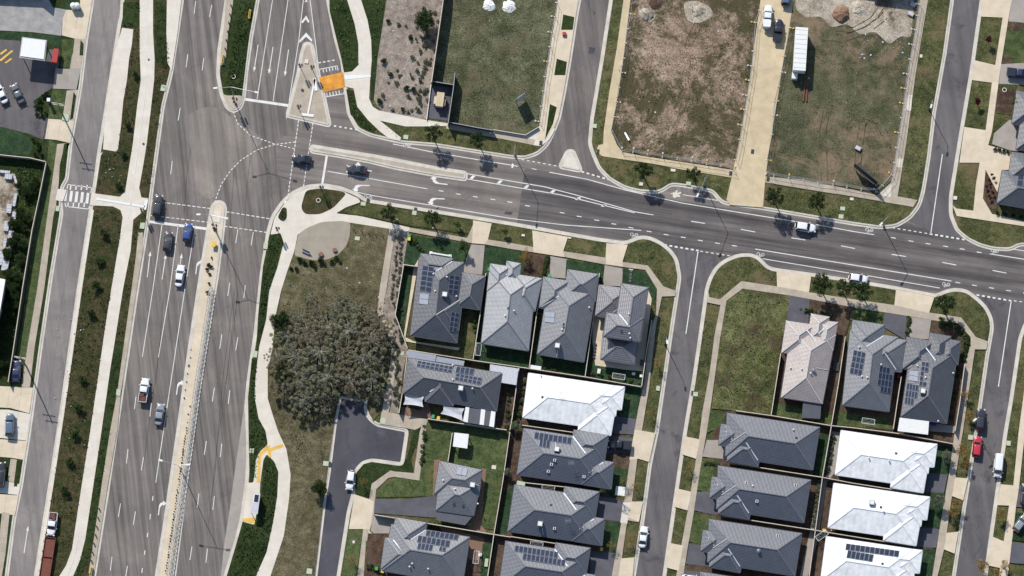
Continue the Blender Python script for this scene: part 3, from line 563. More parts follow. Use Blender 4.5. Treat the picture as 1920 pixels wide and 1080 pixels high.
sheet('garden_lawn', [[(1150, 727), (1200, 727), (1194, 790), (1152, 782)], [(1150, 875), (1177, 880), (1172, 940), (1142, 930)], [(1136, 976), (1164, 980), (1156, 1035), (1128, 1030)], [(905, 1020), (930, 1012), (918, 1080), (900, 1080)], [(944, 925), (966, 905), (950, 1000), (930, 1000)]], M['lawn_dark'], L0)
sheet('driveway', [[(1152, 780), (1196, 786), (1188, 815), (1147, 812)], [(1135, 818), (1188, 824), (1180, 875), (1150, 872), (1132, 864)][:0] or [(1135, 815), (1188, 822), (1182, 848), (1133, 850)], [(1122, 930), (1171, 938), (1164, 978), (1120, 972)], [(1107, 1033), (1155, 1037), (1148, 1080), (1140, 1130), (1092, 1125), (1105, 1080)]], M['drive_dark'], L0)
sheet('footpath', [[(876, 446), (890, 414), (922, 419), (915, 449), (960, 456), (1000, 463), (998, 432), (1065, 444), (1056, 471), (1135, 483), (1137, 456), (1177, 459), (1167, 491), (1215, 498), (1244, 537), (1267, 545), (1266, 555), (1241, 556), (1230, 610), (1217, 727), (1205, 799), (1195, 860), (1185, 940), (1206, 942), (1197, 979), (1176, 975), (1166, 1047), (1189, 1047), (1187, 1080), (1175, 1160), (1130, 1160), (1147, 1080), (1164, 985), (1177, 892), (1187, 822), (1197, 765), (1207, 720), (1220, 615), (1230, 590), (1232, 542), (1210, 506), (1135, 496), (1060, 482), (960, 467), (909, 458), (885, 456), (765, 434), (770, 427)]], M['path'], L0)
sheet('driveway', [[(887, 413), (922, 419), (915, 449), (909, 458), (885, 456), (886, 440)], [(998, 432), (1065, 444), (1056, 471), (1058, 482), (1000, 473), (1000, 463)], [(1137, 456), (1177, 459), (1167, 491), (1168, 500), (1136, 495)], [(1190, 805), (1229, 812), (1217, 866), (1196, 860), (1180, 862), (1187, 822)], [(1183, 941), (1206, 940), (1198, 978), (1178, 970)], [(1165, 1047), (1190, 1045), (1178, 1130), (1150, 1130)]], M['drive_beige'], L0)
sheet('driveway', [[(1168, 942), (1183, 942), (1176, 982), (1163, 980)]], M['path_white'], L0)
# south east block
sheet('vacant_lot', [[(1362, 565), (1392, 541), (1482, 553), (1475, 600), (1464, 662), (1447, 778), (1380, 770), (1334, 766), (1350, 635)]], M['weed_lot'], L0)
sheet('garden_ground', [[(1517, 560), (1600, 576), (1585, 631), (1560, 805), (1446, 778), (1480, 600)], [(1600, 690), (1560, 800), (1790, 812), (1800, 752), (1810, 680), (1750, 640)], [(1345, 770), (1380, 770), (1559, 800), (1790, 815), (1740, 1080), (1710, 1280), (1220, 1280), (1290, 1060)]], M['soil'], L0)
sheet('garden_lawn', [[(1447, 755), (1545, 768), (1560, 780), (1557, 803), (1448, 782)], [(1565, 770), (1668, 785), (1674, 805), (1562, 797)], [(1597, 575), (1662, 584), (1658, 612), (1594, 600)], [(1330, 768), (1362, 775), (1350, 800), (1325, 812)], [(1312, 860), (1350, 862), (1342, 880), (1332, 925), (1305, 918)], [(1296, 960), (1342, 968), (1328, 1000), (1315, 1020), (1290, 1015)]], M['lawn'], L0)
sheet('garden_lawn', [[(1750, 835), (1790, 838), (1778, 890), (1742, 886)], [(1735, 925), (1775, 925), (1765, 990), (1725, 985)], [(1724, 1030), (1757, 1030), (1748, 1080), (1716, 1080)], [(1526, 812), (1560, 815), (1545, 895), (1525, 895)]], M['lawn_dark'], L0)
sheet('garden_bed', [[(1746, 600), (1760, 601), (1795, 610), (1818, 640), (1808, 680), (1800, 680), (1804, 640), (1746, 622)], [(1697, 600), (1706, 600), (1700, 634), (1694, 634)]], M['soil'], L0)
sheet('driveway', [[(1481, 554), (1518, 560), (1515, 607), (1475, 601)], [(1659, 586), (1700, 593), (1697, 637), (1655, 612)]], M['drive_dark'], L0)
sheet('driveway', [[(1707, 594), (1746, 600), (1741, 636), (1700, 634)]], M['drive_grey'], L0)
sheet('driveway', [[(1325, 825), (1355, 825), (1364, 840), (1362, 861), (1317, 856)]], M['drive_grey'], L0)
sheet('driveway', [[(1307, 922), (1332, 922), (1349, 940), (1344, 966), (1302, 957)], [(1292, 1020), (1317, 1022), (1331, 1042), (1328, 1062), (1286, 1057)], [(1733, 886), (1777, 890), (1770, 924), (1730, 922)], [(1718, 988), (1762, 992), (1755, 1027), (1714, 1025)], [(1280, 1068), (1325, 1075), (1318, 1110), (1276, 1104)]], M['drive_dark'], L0)
sheet('garden_paving', [[(1558, 808), (1580, 812), (1566, 885), (1550, 905), (1535, 1005), (1515, 1080), (1500, 1080), (1540, 900)], [(1740, 792), (1795, 800), (1788, 812), (1738, 808)]], M['drive_grey'], L0)
sheet('footpath', [[(1327, 541), (1330, 557), (1350, 561), (1390, 527), (1457, 537), (1456, 507), (1521, 517), (1517, 548), (1600, 561), (1677, 572), (1680, 542), (1752, 556), (1742, 586), (1802, 595), (1830, 632), (1852, 640), (1850, 655), (1828, 655), (1806, 805), (1791, 897), (1815, 897), (1806, 937), (1785, 930), (1775, 999), (1797, 997), (1790, 1037), (1770, 1030), (1758, 1080), (1735, 1260), (1722, 1260), (1748, 1080), (1762, 990), (1780, 885), (1790, 810), (1810, 680), (1820, 645), (1820, 632), (1797, 607), (1747, 600), (1705, 593), (1600, 576), (1482, 554), (1392, 541), (1362, 564), (1350, 635), (1334, 752), (1325, 810), (1312, 885), (1301, 960), (1291, 1017), (1281, 1080), (1255, 1260), (1245, 1260), (1262, 1120), (1280, 1020), (1280, 955), (1290, 955), (1266, 945), (1295, 922), (1305, 862), (1281, 856), (1286, 817), (1312, 812), (1317, 772), (1330, 702), (1340, 627), (1351, 570), (1325, 567)][:45] + [(1350, 635), (1334, 752), (1325, 810), (1312, 885), (1301, 960), (1291, 1017), (1281, 1080), (1255, 1260), (1243, 1260), (1268, 1080), (1277, 1025), (1290, 955), (1295, 922), (1305, 862), (1312, 812), (1317, 772), (1330, 702), (1340, 627), (1351, 572), (1326, 567)]], M['path'], L0)
sheet('driveway', [[(1456, 507), (1521, 517), (1517, 548), (1457, 537)], [(1680, 543), (1752, 557), (1742, 587), (1677, 572)], [(1284, 818), (1312, 824), (1305, 860), (1279, 852)], [(1270, 916), (1296, 922), (1289, 957), (1264, 950)], [(1256, 1018), (1281, 1023), (1272, 1070), (1249, 1064)], [(1791, 895), (1815, 897), (1806, 938), (1785, 930)], [(1775, 999), (1797, 997), (1790, 1038), (1770, 1030)]], M['drive_beige'], L0)
# far east
sheet('garden_lawn', [[(1900, 960), (1960, 965), (1950, 1020), (1896, 1012)]], M['lawn_dark'], L0)
sheet('driveway', [[(1910, 910), (1960, 915), (1955, 955), (1905, 950)], [(1895, 1016), (1960, 1024), (1950, 1060), (1890, 1055)]], M['drive_dark'], L0)
sheet('footpath', [[(1935, 640), (1922, 720), (1910, 810), (1900, 910), (1876, 908), (1870, 947), (1892, 948), (1882, 1015), (1861, 1006), (1852, 1060), (1875, 1065), (1868, 1120), (1884, 1120), (1892, 1060), (1905, 950), (1911, 910), (1922, 810), (1934, 720), (1948, 640)]], M['drive_beige'], L0)

# ---------------------------------------------------------------- painted markings
pm = MB(); ZM = 0.022
def line(a, b, w=1.3, z=None, mbx=None, mi=0):
    a = P(*a, 0.0); b = P(*b, 0.0); d = (b - a); L = d.length
    if L < 1e-4: return
    d /= L; n_ = Vector((-d.y, d.x, 0)) * (w / 9.0 / 2); z = ZM if z is None else z
    q = [a - n_, b - n_, b + n_, a + n_]
    (mbx or pm).add([(p.x, p.y, z) for p in q], [(0, 1, 2, 3)], mi)
def poly(pts, w=1.3, z=None):
    for i in range(len(pts) - 1): line(pts[i], pts[i + 1], w, z)
def dashes(pts, on, off, w=1.6, start=0.0):
    segs = [(Vector(pts[i]), Vector(pts[i + 1])) for i in range(len(pts) - 1)]
    t = start; per = on + off; pos = 0.0
    for a, b in segs:
        L = (b - a).length; d = (b - a) / L; s = -pos
        k = math.ceil((pos - on) / per); 
        while k * per < pos + L:
            s0 = max(k * per, pos) - pos; s1 = min(k * per + on, pos + L) - pos
            if s1 > s0 + .05: line(tuple(a + d * s0), tuple(a + d * s1), w)
            k += 1
        pos += L
def fill(pts, z=None):
    z = ZM if z is None else z
    pm.sheet([(q.x, q.y, z) for q in PP(pts, 0.0)])
def arrow(tail, tip, w=1.5, head=9, hw=5.5):
    a = Vector(tail); b = Vector(tip); d = (b - a).normalized(); n_ = Vector((-d.y, d.x)); c = b - d * head
    line(tuple(a), tuple(c), w)
    fill([tuple(c - n_ * hw / 2), tuple(b), tuple(c + n_ * hw / 2)])
def turn_arrow(base, d, side, s=1.0):
    """bent arrow: runs along d from base and turns towards side (unit vectors, picture plane)"""
    b = Vector(base); d = Vector(d).normalized(); s_ = Vector(side).normalized()
    p = [(0, -0.9), (16, -0.9), (21, 1.5), (24, 5), (21, 6.5), (27, 12), (33, 4.5), (29.5, 4.6), (27, -1), (22, -3.2), (16, -3.2), (0, -3.0)]
    pts = [tuple(b + d * (x * s) + s_ * ((y + 2) * s)) for x, y in p]
    a_ = sum(pts[i][0] * pts[(i + 1) % 12][1] - pts[(i + 1) % 12][0] * pts[i][1] for i in range(12))
    fill(pts)
def bike(c, d):
    """bicycle symbol: two wheels, frame and handlebar"""
    c = Vector(c); d = Vector(d).normalized(); n_ = Vector((-d.y, d.x))
    for o in (-4.4, 4.4):
        q = [tuple(c + d * (o + 2.7 * math.cos(t)) + n_ * (2.7 * math.sin(t))) for t in [i * math.pi / 5 for i in range(11)]]
        poly(q, 1.0)
    poly([tuple(c + d * x + n_ * y) for x, y in ((-4.4, 0), (-1.5, -4), (3, -4), (4.4, 0), (3, -4), (0, 0), (-1.5, -4))], 0.8)
    poly([tuple(c + d * x + n_ * y) for x, y in ((3, -4), (3.6, -5.6), (1.8, -6))], 0.8)
for a, b in [((367, 2), (364, 26)), ((397, 9), (393, 32)), ((352, 102), (349, 126)), ((382, 109), (379, 132)), ((338, 202), (334, 226)), ((323, 302), (320, 327)), ((382, -90), (379, -66)), ((411, -84), (408, -60)),
             ((255, 744), (252, 767)), ((284, 756), (281, 781)), ((240, 842), (237, 869)), ((269, 857), (265, 882)), ((226, 944), (222, 969)), ((254, 959), (250, 984)), ((210, 1044), (207, 1070)), ((239, 1061), (235, 1086)),
             ((446, 430), (442, 456)), ((475, 435), (471, 460)), ((431, 530), (427, 555)), ((460, 535), (457, 559)), ((416, 627), (412, 654)), ((446, 632), (442, 657)), ((402, 727), (398, 753)), ((431, 732), (428, 757)),
             ((387, 827), (383, 853)), ((416, 832), (413, 857)), ((373, 926), (370, 951)), ((402, 930), (399, 956)), ((360, 1025), (356, 1050)), ((389, 1029), (386, 1055))]:
    line(a, b, 1.3)
for a, b in [((287, 930), (286, 939)), ((282, 964), (281, 974)), ((277, 999), (276, 1007)), ((272, 1032), (271, 1040)), ((267, 1065), (266, 1074))]: line(a, b, 1.6)
for a, b in [((511, 0), (482, 186)), ((540, 0), (512, 190)), ((571, -20), (560, 77)), ((560, 77), (542, 190)), ((579, -20), (597, 125)), ((304, 420), (287, 540)), ((287, 540), (267, 669)), ((334, 422), (319, 540)), ((319, 540), (297, 670)),
             ((365, 429), (347, 540)), ((347, 540), (319, 725)), ((319, 725), (292, 905)), ((540, -160), (511, 0)), ((568, -160), (540, 0)), ((536, 218), (617, 235)), ((537, 222), (540, 212))]: line(a, b, 1.3)
fill([(574, 29), (580, 40), (578, 43), (573.5, 36), (567, 44), (565, 41)]); fill([(574, 61), (585, 74), (585, 79), (574, 69), (561, 81), (561, 76)]); fill([(574, -2), (577, 4), (574, 3), (571, 5)])
for t, h in [((484, 84), (476, 135)), ((512, 88), (504, 139)), ((541, 93), (534, 143)), ((276, 520), (282, 471)), ((304, 524), (311, 476)), ((338, 495), (341, 475)), ((45, 1037), (53, 986))]: arrow(t, h)
fill([(455, 183), (541, 195.5), (541, 200.5), (455, 188)])
fill([(279, 413), (391, 427), (391, 432), (279, 418)]); fill([(611, 290), (615, 291), (606, 347), (602, 346)])
dashes([(437, 209), (446, 232), (470, 254), (515, 270), (552, 279)], 4.5, 3.2); dashes([(402, 380), (415, 345), (432, 320), (452, 300), (482, 281), (515, 271), (556, 266)], 4.5, 3.2)
dashes([(560, 225), (540, 366)], 5.5, 2.2); dashes([(587, 230), (569, 350)], 5.5, 2.2)
dashes([(285, 377), (395, 391)], 6.5, 3); dashes([(424, 397), (505, 410)], 6.5, 3); dashes([(283, 404), (392, 417)], 6.5, 3); dashes([(420, 424), (501, 436)], 6.5, 3)
for c in ((367, 514), (331, 740), (297, 966)): turn_arrow(c, (0.13, -1), (1, 0.1), 0.86)
# zebra crossing with its comb edges
poly([(127, 346), (172, 352), (170, 362)], 1.6); line((127, 346), (126, 354), 1.6); poly([(122, 381), (123, 387), (166, 392), (168, 386)], 1.6)
for k in range(4): x = 133 + k * 10.2; line((x, 347), (x - 1.2, 356), 2.4); line((x - 5, 380), (x - 6.2, 388), 2.4)
for k in range(5):
    x = 121.5 + k * 10.3; y = 356.5 + k * 1.2; fill([(x, y), (x + 5.2, y + .6), (x + 2.6, y + 20.6), (x - 2.6, y + 20)])
# comb marks at the raised orange platform
poly([(600, 138), (599, 130), (632, 123.5), (634, 132)], 1.5); poly([(609, 175), (608.5, 182), (644, 176), (646, 170)], 1.5)
for k in range(5): x = 605.5 + k * 5.8; line((x, 129 - k * 1.15), (x + 1.4, 136 - k * 1.15), 1.6); line((x + 8, 180.5 - k), (x + 6.8, 174 - k), 1.6)
dashes([(597, 118), (631, 112)], 5, 3.6, 2.2); dashes([(626, 236), (674, 244)], 4.5, 5.6, 2.8)
# cross street
poly([(737, 270), (815, 286), (960, 310), (971, 312)], 1.5); poly([(1030, 323), (1100, 336), (1175, 357), (1280, 381), (1495, 416)], 1.5); poly([(1530, 421), (1600, 434), (1639, 440)], 1.5); line((1280, 365), (1346, 376), 1.3)
line((997, 316), (1006, 318), 1.5)
poly([(872, 325), (960, 340), (1020, 350), (1085, 367), (1190, 397), (1225, 403)], 1.5); poly([(872, 335), (960, 350), (1050, 365), (1132, 385), (1190, 399)], 1.5)
for x, y, h in [(886, 332, 3.2), (937, 341, 3), (987, 350, 3), (1036, 359, 2.8), (1084, 372, 2.4), (1132, 385, 1.8)]: fill([(x - 6, y + h), (x, y - h), (x + 6, y - h + .8), (x + 0, y + h + .8)])
for a, b in [((1296, 415), (1322, 419)), ((1389, 430), (1416, 435)), ((1484, 446), (1510, 450)), ((1577, 461), (1603, 466)), ((1672, 477), (1699, 481)), ((1767, 492), (1793, 497)), ((1861, 507), (1887, 512)), ((1955, 522), (1981, 526))]: line(a, b, 1.6)
line((614, 321), (801, 354), 1.4)
for x, y in [(827, 358), (859, 364), (891, 369), (924, 374), (956, 379), (989, 386), (1054, 399), (1086, 406), (1119, 413), (1151, 420), (1183, 427), (1217, 434), (1249, 440), (1281, 445), (1313, 451), (1345, 456), (1377, 461)]: line((x - 4.5, y - .7), (x + 4.5, y + .7), 1.6)
poly([(659, 358), (700, 367), (960, 410), (1060, 422), (1202, 432)], 1.4)
turn_arrow((853, 344.5), (-1, -0.14), (0.13, -1), 1.0) if False else turn_arrow((839, 346), (-1, -0.13), (0.1, -1), 1.0)
turn_arrow((693, 348), (-1, -0.02), (0.05, 1), 1.0); turn_arrow((834, 373), (-1, -0.03), (0.05, 1), 1.0); turn_arrow((697, 321), (-1, -0.13), (0.1, -1), 1.0)
for c in ((690, 370), (763, 271), (1189, 440), (1426, 477), (1630, 431), (1865, 470), (1774, 533)): bike(c, (-1, -0.15))
poly([(1416, 467), (1600, 497), (1784, 527)], 1.5); poly([(1430, 485), (1592, 512)], 1.4); poly([(1627, 517), (1762, 540)], 1.4)
for x, y in [(1675, 446), (1708, 452), (1740, 457), (1773, 462), (1804, 467), (1836, 473), (1796, 530), (1827, 535), (1859, 540), (1891, 545), (1923, 550)]: line((x - 4.5, y - .7), (x + 4.5, y + .7), 1.6)
poly([(1856, 476), (1920, 486), (2100, 515)], 1.5); line((1897, 467), (1960, 476), 1.4)
dashes([(1673, 427), (1740, 438)], 5, 5.2, 1.7); dashes([(1743, 438.5), (1812, 450)], 5.5, 4.7, 3.0)
poly([(1767, 289), (1745, 439)], 1.7); dashes([(1831, 553), (1896, 564)], 5.5, 4.7, 3.0); dashes([(1901, 564), (1960, 572)], 5, 5.2, 1.7); poly([(1896, 564), (1872, 725)], 1.7)
dashes([(1245, 459), (1310, 470)], 5.5, 4.7, 3.0); dashes([(1313, 471), (1382, 482)], 5, 5.2, 1.7); poly([(1309, 470), (1286, 626)], 1.7)
dashes([(978, 299), (1048, 312)], 5, 5.2, 1.7); dashes([(1090, 321.5), (1145, 338)], 5.5, 4.7, 2.8)
tag(pm.build('road_marking', M['paint']), kind='structure')
pm = MB()
ZP = G + 0.115
def pline(pts, w=0.9): 
    for i in range(len(pts) - 1): line(pts[i], pts[i + 1], w, ZP)
pline([(552, 378), (546, 440), (530, 505), (516, 545), (507, 600), (500, 650)]); pline([(488, 730), (494, 775), (510, 812), (527, 845), (532, 890), (528, 945), (515, 1010), (495, 1080)])
pline([(665, 10), (680, 45), (685, 100), (682, 140)]); pline([(274, 4), (275, 100), (274, 160), (262, 260), (252, 330), (244, 395), (240, 410)]); pline([(148, 1000), (138, 1050), (126, 1080)])
for q in [[(534, 377), (563, 380), (562, 385), (533, 382)], [(520, 420), (558, 427), (556, 432), (519, 426)], [(514, 412), (520, 413), (516, 437), (510, 436)], [(587, 147), (592, 147), (596, 170), (590, 171)], [(589, 147), (592, 150), (579, 214), (576, 213)], [(565, 212), (589, 215), (588, 220), (564, 217)],
          [(180, 371), (272, 386), (271, 390), (180, 375)], [(272, 375), (278, 376), (274, 394), (269, 394)], [(645, 142), (662, 141), (695, 141), (695, 145), (648, 150)]]: fill(q, ZP)
tag(pm.build('tactile_paving', M['white']), kind='structure')

# tyre tracks and worn lines across the vacant lots
pm = MB(); rt = random.Random(3)
def track(pts, w=2.2, gap=13):
    for o in (0, gap):
        for i in range(len(pts) - 1):
            a = Vector(pts[i]); b = Vector(pts[i + 1]); n_ = Vector((-(b - a).y, (b - a).x)).normalized() * o
            for k in range(6):
                if rt.random() < .25: continue
                p0 = a.lerp(b, k / 6) + n_ + Vector((rt.uniform(-.5, .5), rt.uniform(-.5, .5))); p1 = a.lerp(b, (k + 1) / 6) + n_
                line(tuple(p0), tuple(p1), w * rt.uniform(.5, 1.2), G + .108)
track([(1540, 62), (1580, 66), (1620, 52), (1650, 30), (1668, 6)], 2.0); track([(1560, 48), (1600, 52), (1632, 34), (1650, 8)], 1.8, 10)
track([(1600, 330), (1606, 270), (1612, 230), (1626, 212), (1650, 222), (1664, 250)], 1.6, 12); track([(1540, 340), (1536, 250), (1545, 200)], 1.6, 12)
track([(1330, 20), (1300, 80), (1290, 150), (1310, 240)], 2.0, 14)
tag(pm.build('tyre_track', M['soil']), kind='structure')
# repairs in the asphalt
pm = MB()
for q in [[(948, 396), (962, 398), (958, 403), (945, 401)], [(1270, 500), (1276, 501), (1275, 507), (1269, 506)], [(352, 700), (356, 701), (352, 725), (349, 724)], [(212, 560), (216, 561), (210, 600), (206, 599)][:0] or [(1520, 440), (1526, 441), (1524, 446), (1518, 445)],
          [(1218, 700), (1224, 701), (1216, 742), (1211, 741)], [(640, 790), (662, 794), (660, 806), (638, 802)], [(1838, 700), (1848, 702), (1845, 722), (1836, 720)], [(1105, 88), (1116, 90), (1114, 102), (1103, 100)]]: fill(q, .0218)
tag(pm.build('road_patch', M['road_court']), kind='structure')
pm = MB(); rt = random.Random(9)
def crackline(pts, w=.55):
    for i in range(len(pts) - 1):
        a = Vector(pts[i]); b = Vector(pts[i + 1]); p0 = a
        for k in range(1, 7): p1 = a.lerp(b, k / 6) + Vector((rt.uniform(-1.2, 1.2), rt.uniform(-1.2, 1.2))); line(tuple(p0), tuple(p1), w * rt.uniform(.6, 1.3), .0212); p0 = p1
for c in [[(1096, 0), (1106, 16), (1116, 25)], [(1253, 640), (1258, 690), (1246, 720)], [(1840, 975), (1828, 1000), (1842, 1020), (1824, 1050)], [(1835, 880), (1842, 850), (1850, 830)], [(440, 560), (428, 680), (412, 800), (398, 930)], [(446, 545), (434, 660), (420, 780)], [(1225, 850), (1238, 900), (1228, 960)], [(480, 270), (470, 300), (476, 330)], [(700, 900), (690, 850), (720, 820)], [(1078, 150), (1086, 200), (1080, 260)]]: crackline(c)
tag(pm.build('road_crack', M['darksteel']), kind='structure')

pm = MB()
for pts in [[(439, 545), (432, 600), (424, 660), (417, 720), (411, 790), (402, 880), (392, 980)], [(446, 545), (440, 600), (431, 660), (424, 720)], [(300, 640), (290, 720), (280, 790), (268, 880)], [(306, 560), (300, 640), (292, 720)], [(362, 250), (350, 330), (345, 400)], [(440, 300), (436, 360), (430, 440), (424, 520)], [(470, 285), (462, 360), (458, 430)]]:
    for k in range(len(pts) - 1): line(pts[k], pts[k + 1], .9, .0122)
for pts in [[(1160, 375), (1300, 398), (1460, 425), (1640, 455), (1800, 480)], [(1000, 352), (1120, 374), (1260, 402)], [(1010, 395), (1140, 418), (1290, 443), (1440, 468), (1600, 490), (1780, 518)], [(1300, 436), (1450, 461), (1640, 488), (1900, 528)]]:
    for k in range(len(pts) - 1): line(pts[k], pts[k + 1], 1.6, .0124)
tag(pm.build('tyre_wear', M['asphalt_tread']), kind='structure')
# ================================================================ HOUSES
PITCH = math.tan(R(24.5))
def hipgeo(q, ze, pitch=PITCH):
    """q: four world points at the eave, in order around. Returns verts, faces, ridge ends, face planes"""
    q = [Vector((p[0], p[1], ze)) for p in ccw([tuple(p[:2]) for p in q])]
    L01 = ((q[1] - q[0]).length + (q[3] - q[2]).length) / 2; L12 = ((q[2] - q[1]).length + (q[0] - q[3]).length) / 2
    if L01 < L12: q = q[1:] + q[:1]; L01, L12 = L12, L01
    # long sides q0-q1 and q2-q3, short sides q1-q2, q3-q0
    ma = (q[3] + q[0]) / 2; mb_ = (q[1] + q[2]) / 2; d = (mb_ - ma); L = d.length; d.normalize()
    w = L12 / 2; ins = min(w, L * 0.499)
    ra = ma + d * ins; rb = mb_ - d * ins; h = w * pitch
    ra = Vector((ra.x, ra.y, ze + h)); rb = Vector((rb.x, rb.y, ze + h))
    return q, ra, rb
def plane_of(a, b, c):
    n = (b - a).cross(c - a).normalized()
    if n.z < 0: n = -n
    return (a, n)
class House:
    def __init__(s, label, cat, wings, mat, cap, wall='brick', shift=(0, 0), group=None, metal=False, name='house', inset=0.5, win=True):
        s.sh = shift
        sx, sy = shift
        s.w = []
        allp = []
        for i, wg in enumerate(wings):
            pts, ze = (wg[0], wg[1]) if isinstance(wg[1], (int, float)) else (wg, 2.62)
            ze = ze + 0.016 * i
            q = [P(x + sx, y + sy, ze) for x, y in pts]
            Q, ra, rb = hipgeo(q, ze, PITCH if not metal else math.tan(R(15)))
            s.w.append((Q, ra, rb, ze)); allp += Q
        cx = sum(p.x for p in allp) / len(allp); cy = sum(p.y for p in allp) / len(allp)
        s.root = tag(empty(name, (cx, cy, G)), label, cat, group)
        roof = MB(); caps = MB(); gut = MB(); wall = MB(); s.planes = []
        wins = []
        for i, (Q, ra, rb, ze) in enumerate(s.w):
            c = (Q[0] + Q[1] + Q[2] + Q[3]) / 4
            roof.add([*Q, ra, rb], [(0, 1, 5, 4), (1, 2, 5), (2, 3, 4, 5), (3, 0, 4)])
            lo = [Vector((p.x, p.y, ze - 0.16)) for p in Q]
            roof.add([*Q, *lo], [(0, 4, 5, 1), (1, 5, 6, 2), (2, 6, 7, 3), (3, 7, 4, 0), (7, 6, 5, 4)])
            s.planes.append((Q, [plane_of(Q[0], Q[1], rb), plane_of(Q[1], Q[2], rb), plane_of(Q[2], Q[3], ra), plane_of(Q[3], Q[0], ra)]))
            cw = 0.20 if not metal else 0.15
            for a, b in ((Q[0], ra), (Q[3], ra), (Q[1], rb), (Q[2], rb), (ra, rb)):
                if (a - b).length > 0.3: caps.beam(a + Vector((0, 0, .02)), b + Vector((0, 0, .02)), cw, 0.09)
            for k in range(4):
                a, b = Q[k], Q[(k + 1) % 4]; t = (b - a).normalized(); n_ = Vector((t.y, -t.x, 0))
                gut.beam(a + n_ * 0.06 - Vector((0, 0, .09)), b + n_ * 0.06 - Vector((0, 0, .09)), 0.11, 0.12)
            ins = [q_ for q_ in offs([tuple(p[:2]) for p in Q], inset + 0.013 * i)]
            base = G if ze < 4 else G
            if ze > 4: base = 2.3
            wall.prism([tuple(p) for p in ins], base if ze > 4 else 0.1, ze - 0.161)
            for k in range(4):
                a = ins[k]; b = ins[(k + 1) % 4]; L = (b - a).length
                if L > 3.2:
                    for f in ((0.5,) if L < 9 else (0.27, 0.73)):
                        wins.append((a.lerp(b, f), (b - a).normalized(), ze, i, L))
        s.roof = roof.build('roof', mat, s.root)
        s.caps = caps.build('ridge_cap', cap, s.roof)
        s.gut = gut.build('gutter', M['gutter'] if not metal else M['cap_white'], s.roof)
        s.wall = wall.build('wall', M[wall_name(wall)] if isinstance(wall, MB) else M['brick' if not metal else 'render'], s.root)
        # windows where the wall is free
        for k, (c, t, ze, i, L) in enumerate(wins if win else []):
            n_ = Vector((t.y, -t.x)); pr = c + n_ * 0.25; ok = True
            for j, (Q, ra, rb, z2) in enumerate(s.w):
                if j != i and inside(pr, Q, 0.2): ok = False
            if not ok: continue
            zc = ze - 1.15; ww = 1.7 if L > 4.5 else 1.1
            fr = MB(); a3 = Vector((c.x, c.y, zc)); t3 = Vector((t.x, t.y, 0)); n3 = Vector((n_.x, n_.y, 0))
            for sg in (-1, 1):
                fr.beam(a3 + t3 * (sg * ww / 2) + n3 * .02 - Vector((0, 0, .6)), a3 + t3 * (sg * ww / 2) + n3 * .02 + Vector((0, 0, .6)), .07, .09)
                fr.beam(a3 - t3 * (ww / 2 + .035) + n3 * .02 + Vector((0, 0, sg * .62)), a3 + t3 * (ww / 2 + .035) + n3 * .02 + Vector((0, 0, sg * .62)), .09, .07)
            fo = fr.build('window', M['white'], s.root)
            pn = MB(); pn.quad(a3 - t3 * ww / 2 + n3 * .03 - Vector((0, 0, .6)), a3 + t3 * ww / 2 + n3 * .03 - Vector((0, 0, .6)), a3 + t3 * ww / 2 + n3 * .03 + Vector((0, 0, .6)), a3 - t3 * ww / 2 + n3 * .03 + Vector((0, 0, .6)))
            pn.build('pane', M['glass'], fo)
    def plane_at(s, px, py):
        px += s.sh[0]; py += s.sh[1]
        z = 3.5; best = None
        for it in range(6):
            p = P(px, py, z); best = None
            for Q, pls in s.planes:
                if inside(p, Q, 0.05):
                    zs = [(o.z - ((p.x - o.x) * n.x + (p.y - o.y) * n.y) / n.z, o, n) for o, n in pls]
                    m = min(zs, key=lambda k: k[0])
                    if best is None or m[0] > best[0]: best = m
            if best is None: return P(px, py, 2.8), Vector((0, 0, 1))
            z = best[0]
        return P(px, py, z), best[2]
    def on_plane(s, px, py, o, n):
        d = ray(px + s.sh[0], py + s.sh[1]); t = (o - CAM).dot(n) / d.dot(n); return CAM + d * t
    def panels(s, p00, p10, p01, nu, nv, skip=(), mats=None, name='solar_panel'):
        cx = (p10[0] + p01[0]) / 2; cy = (p10[1] + p01[1]) / 2
        o, n = s.plane_at(cx, cy)
        a, b, c = [s.on_plane(*q, o, n) for q in (p00, p10, p01)]
        u = (b - a); v = (c - a); off = n * 0.12
        for i in range(nu):
            for j in range(nv):
                if (i, j) in skip: continue
                g = 0.015; x0 = i / nu; x1 = (i + 1) / nu; y0 = j / nv; y1 = (j + 1) / nv
                du = g / u.length * 2; dv = g / v.length * 2
                def pt(x, y, h=0): return a + u * x + v * y + off + n * h
                cor = [pt(x0 + du, y0 + dv), pt(x1 - du, y0 + dv), pt(x1 - du, y1 - dv), pt(x0 + du, y1 - dv)]
                fb = 0.045
                fu = fb / u.length; fv = fb / v.length
                inn = [pt(x0 + du + fu, y0 + dv + fv, .003), pt(x1 - du - fu, y0 + dv + fv, .003), pt(x1 - du - fu, y1 - dv - fv, .003), pt(x0 + du + fu, y1 - dv - fv, .003)]
                m_ = MB(); low = [q - n * .05 for q in cor]
                flip = (cor[1] - cor[0]).cross(cor[3] - cor[0]).dot(n) < 0
                fs = [(0, 1, 2, 3)]; sides = [(0, 4, 5, 1), (1, 5, 6, 2), (2, 6, 7, 3), (3, 7, 4, 0)]
                m_.add(cor + low, [f[::-1] if flip else f for f in fs + sides], 1)
                m_.add(inn, [(3, 2, 1, 0) if flip else (0, 1, 2, 3)], 0)
                m_.build(name, mats or [M['cell'], M['cell_frame']], s.root)
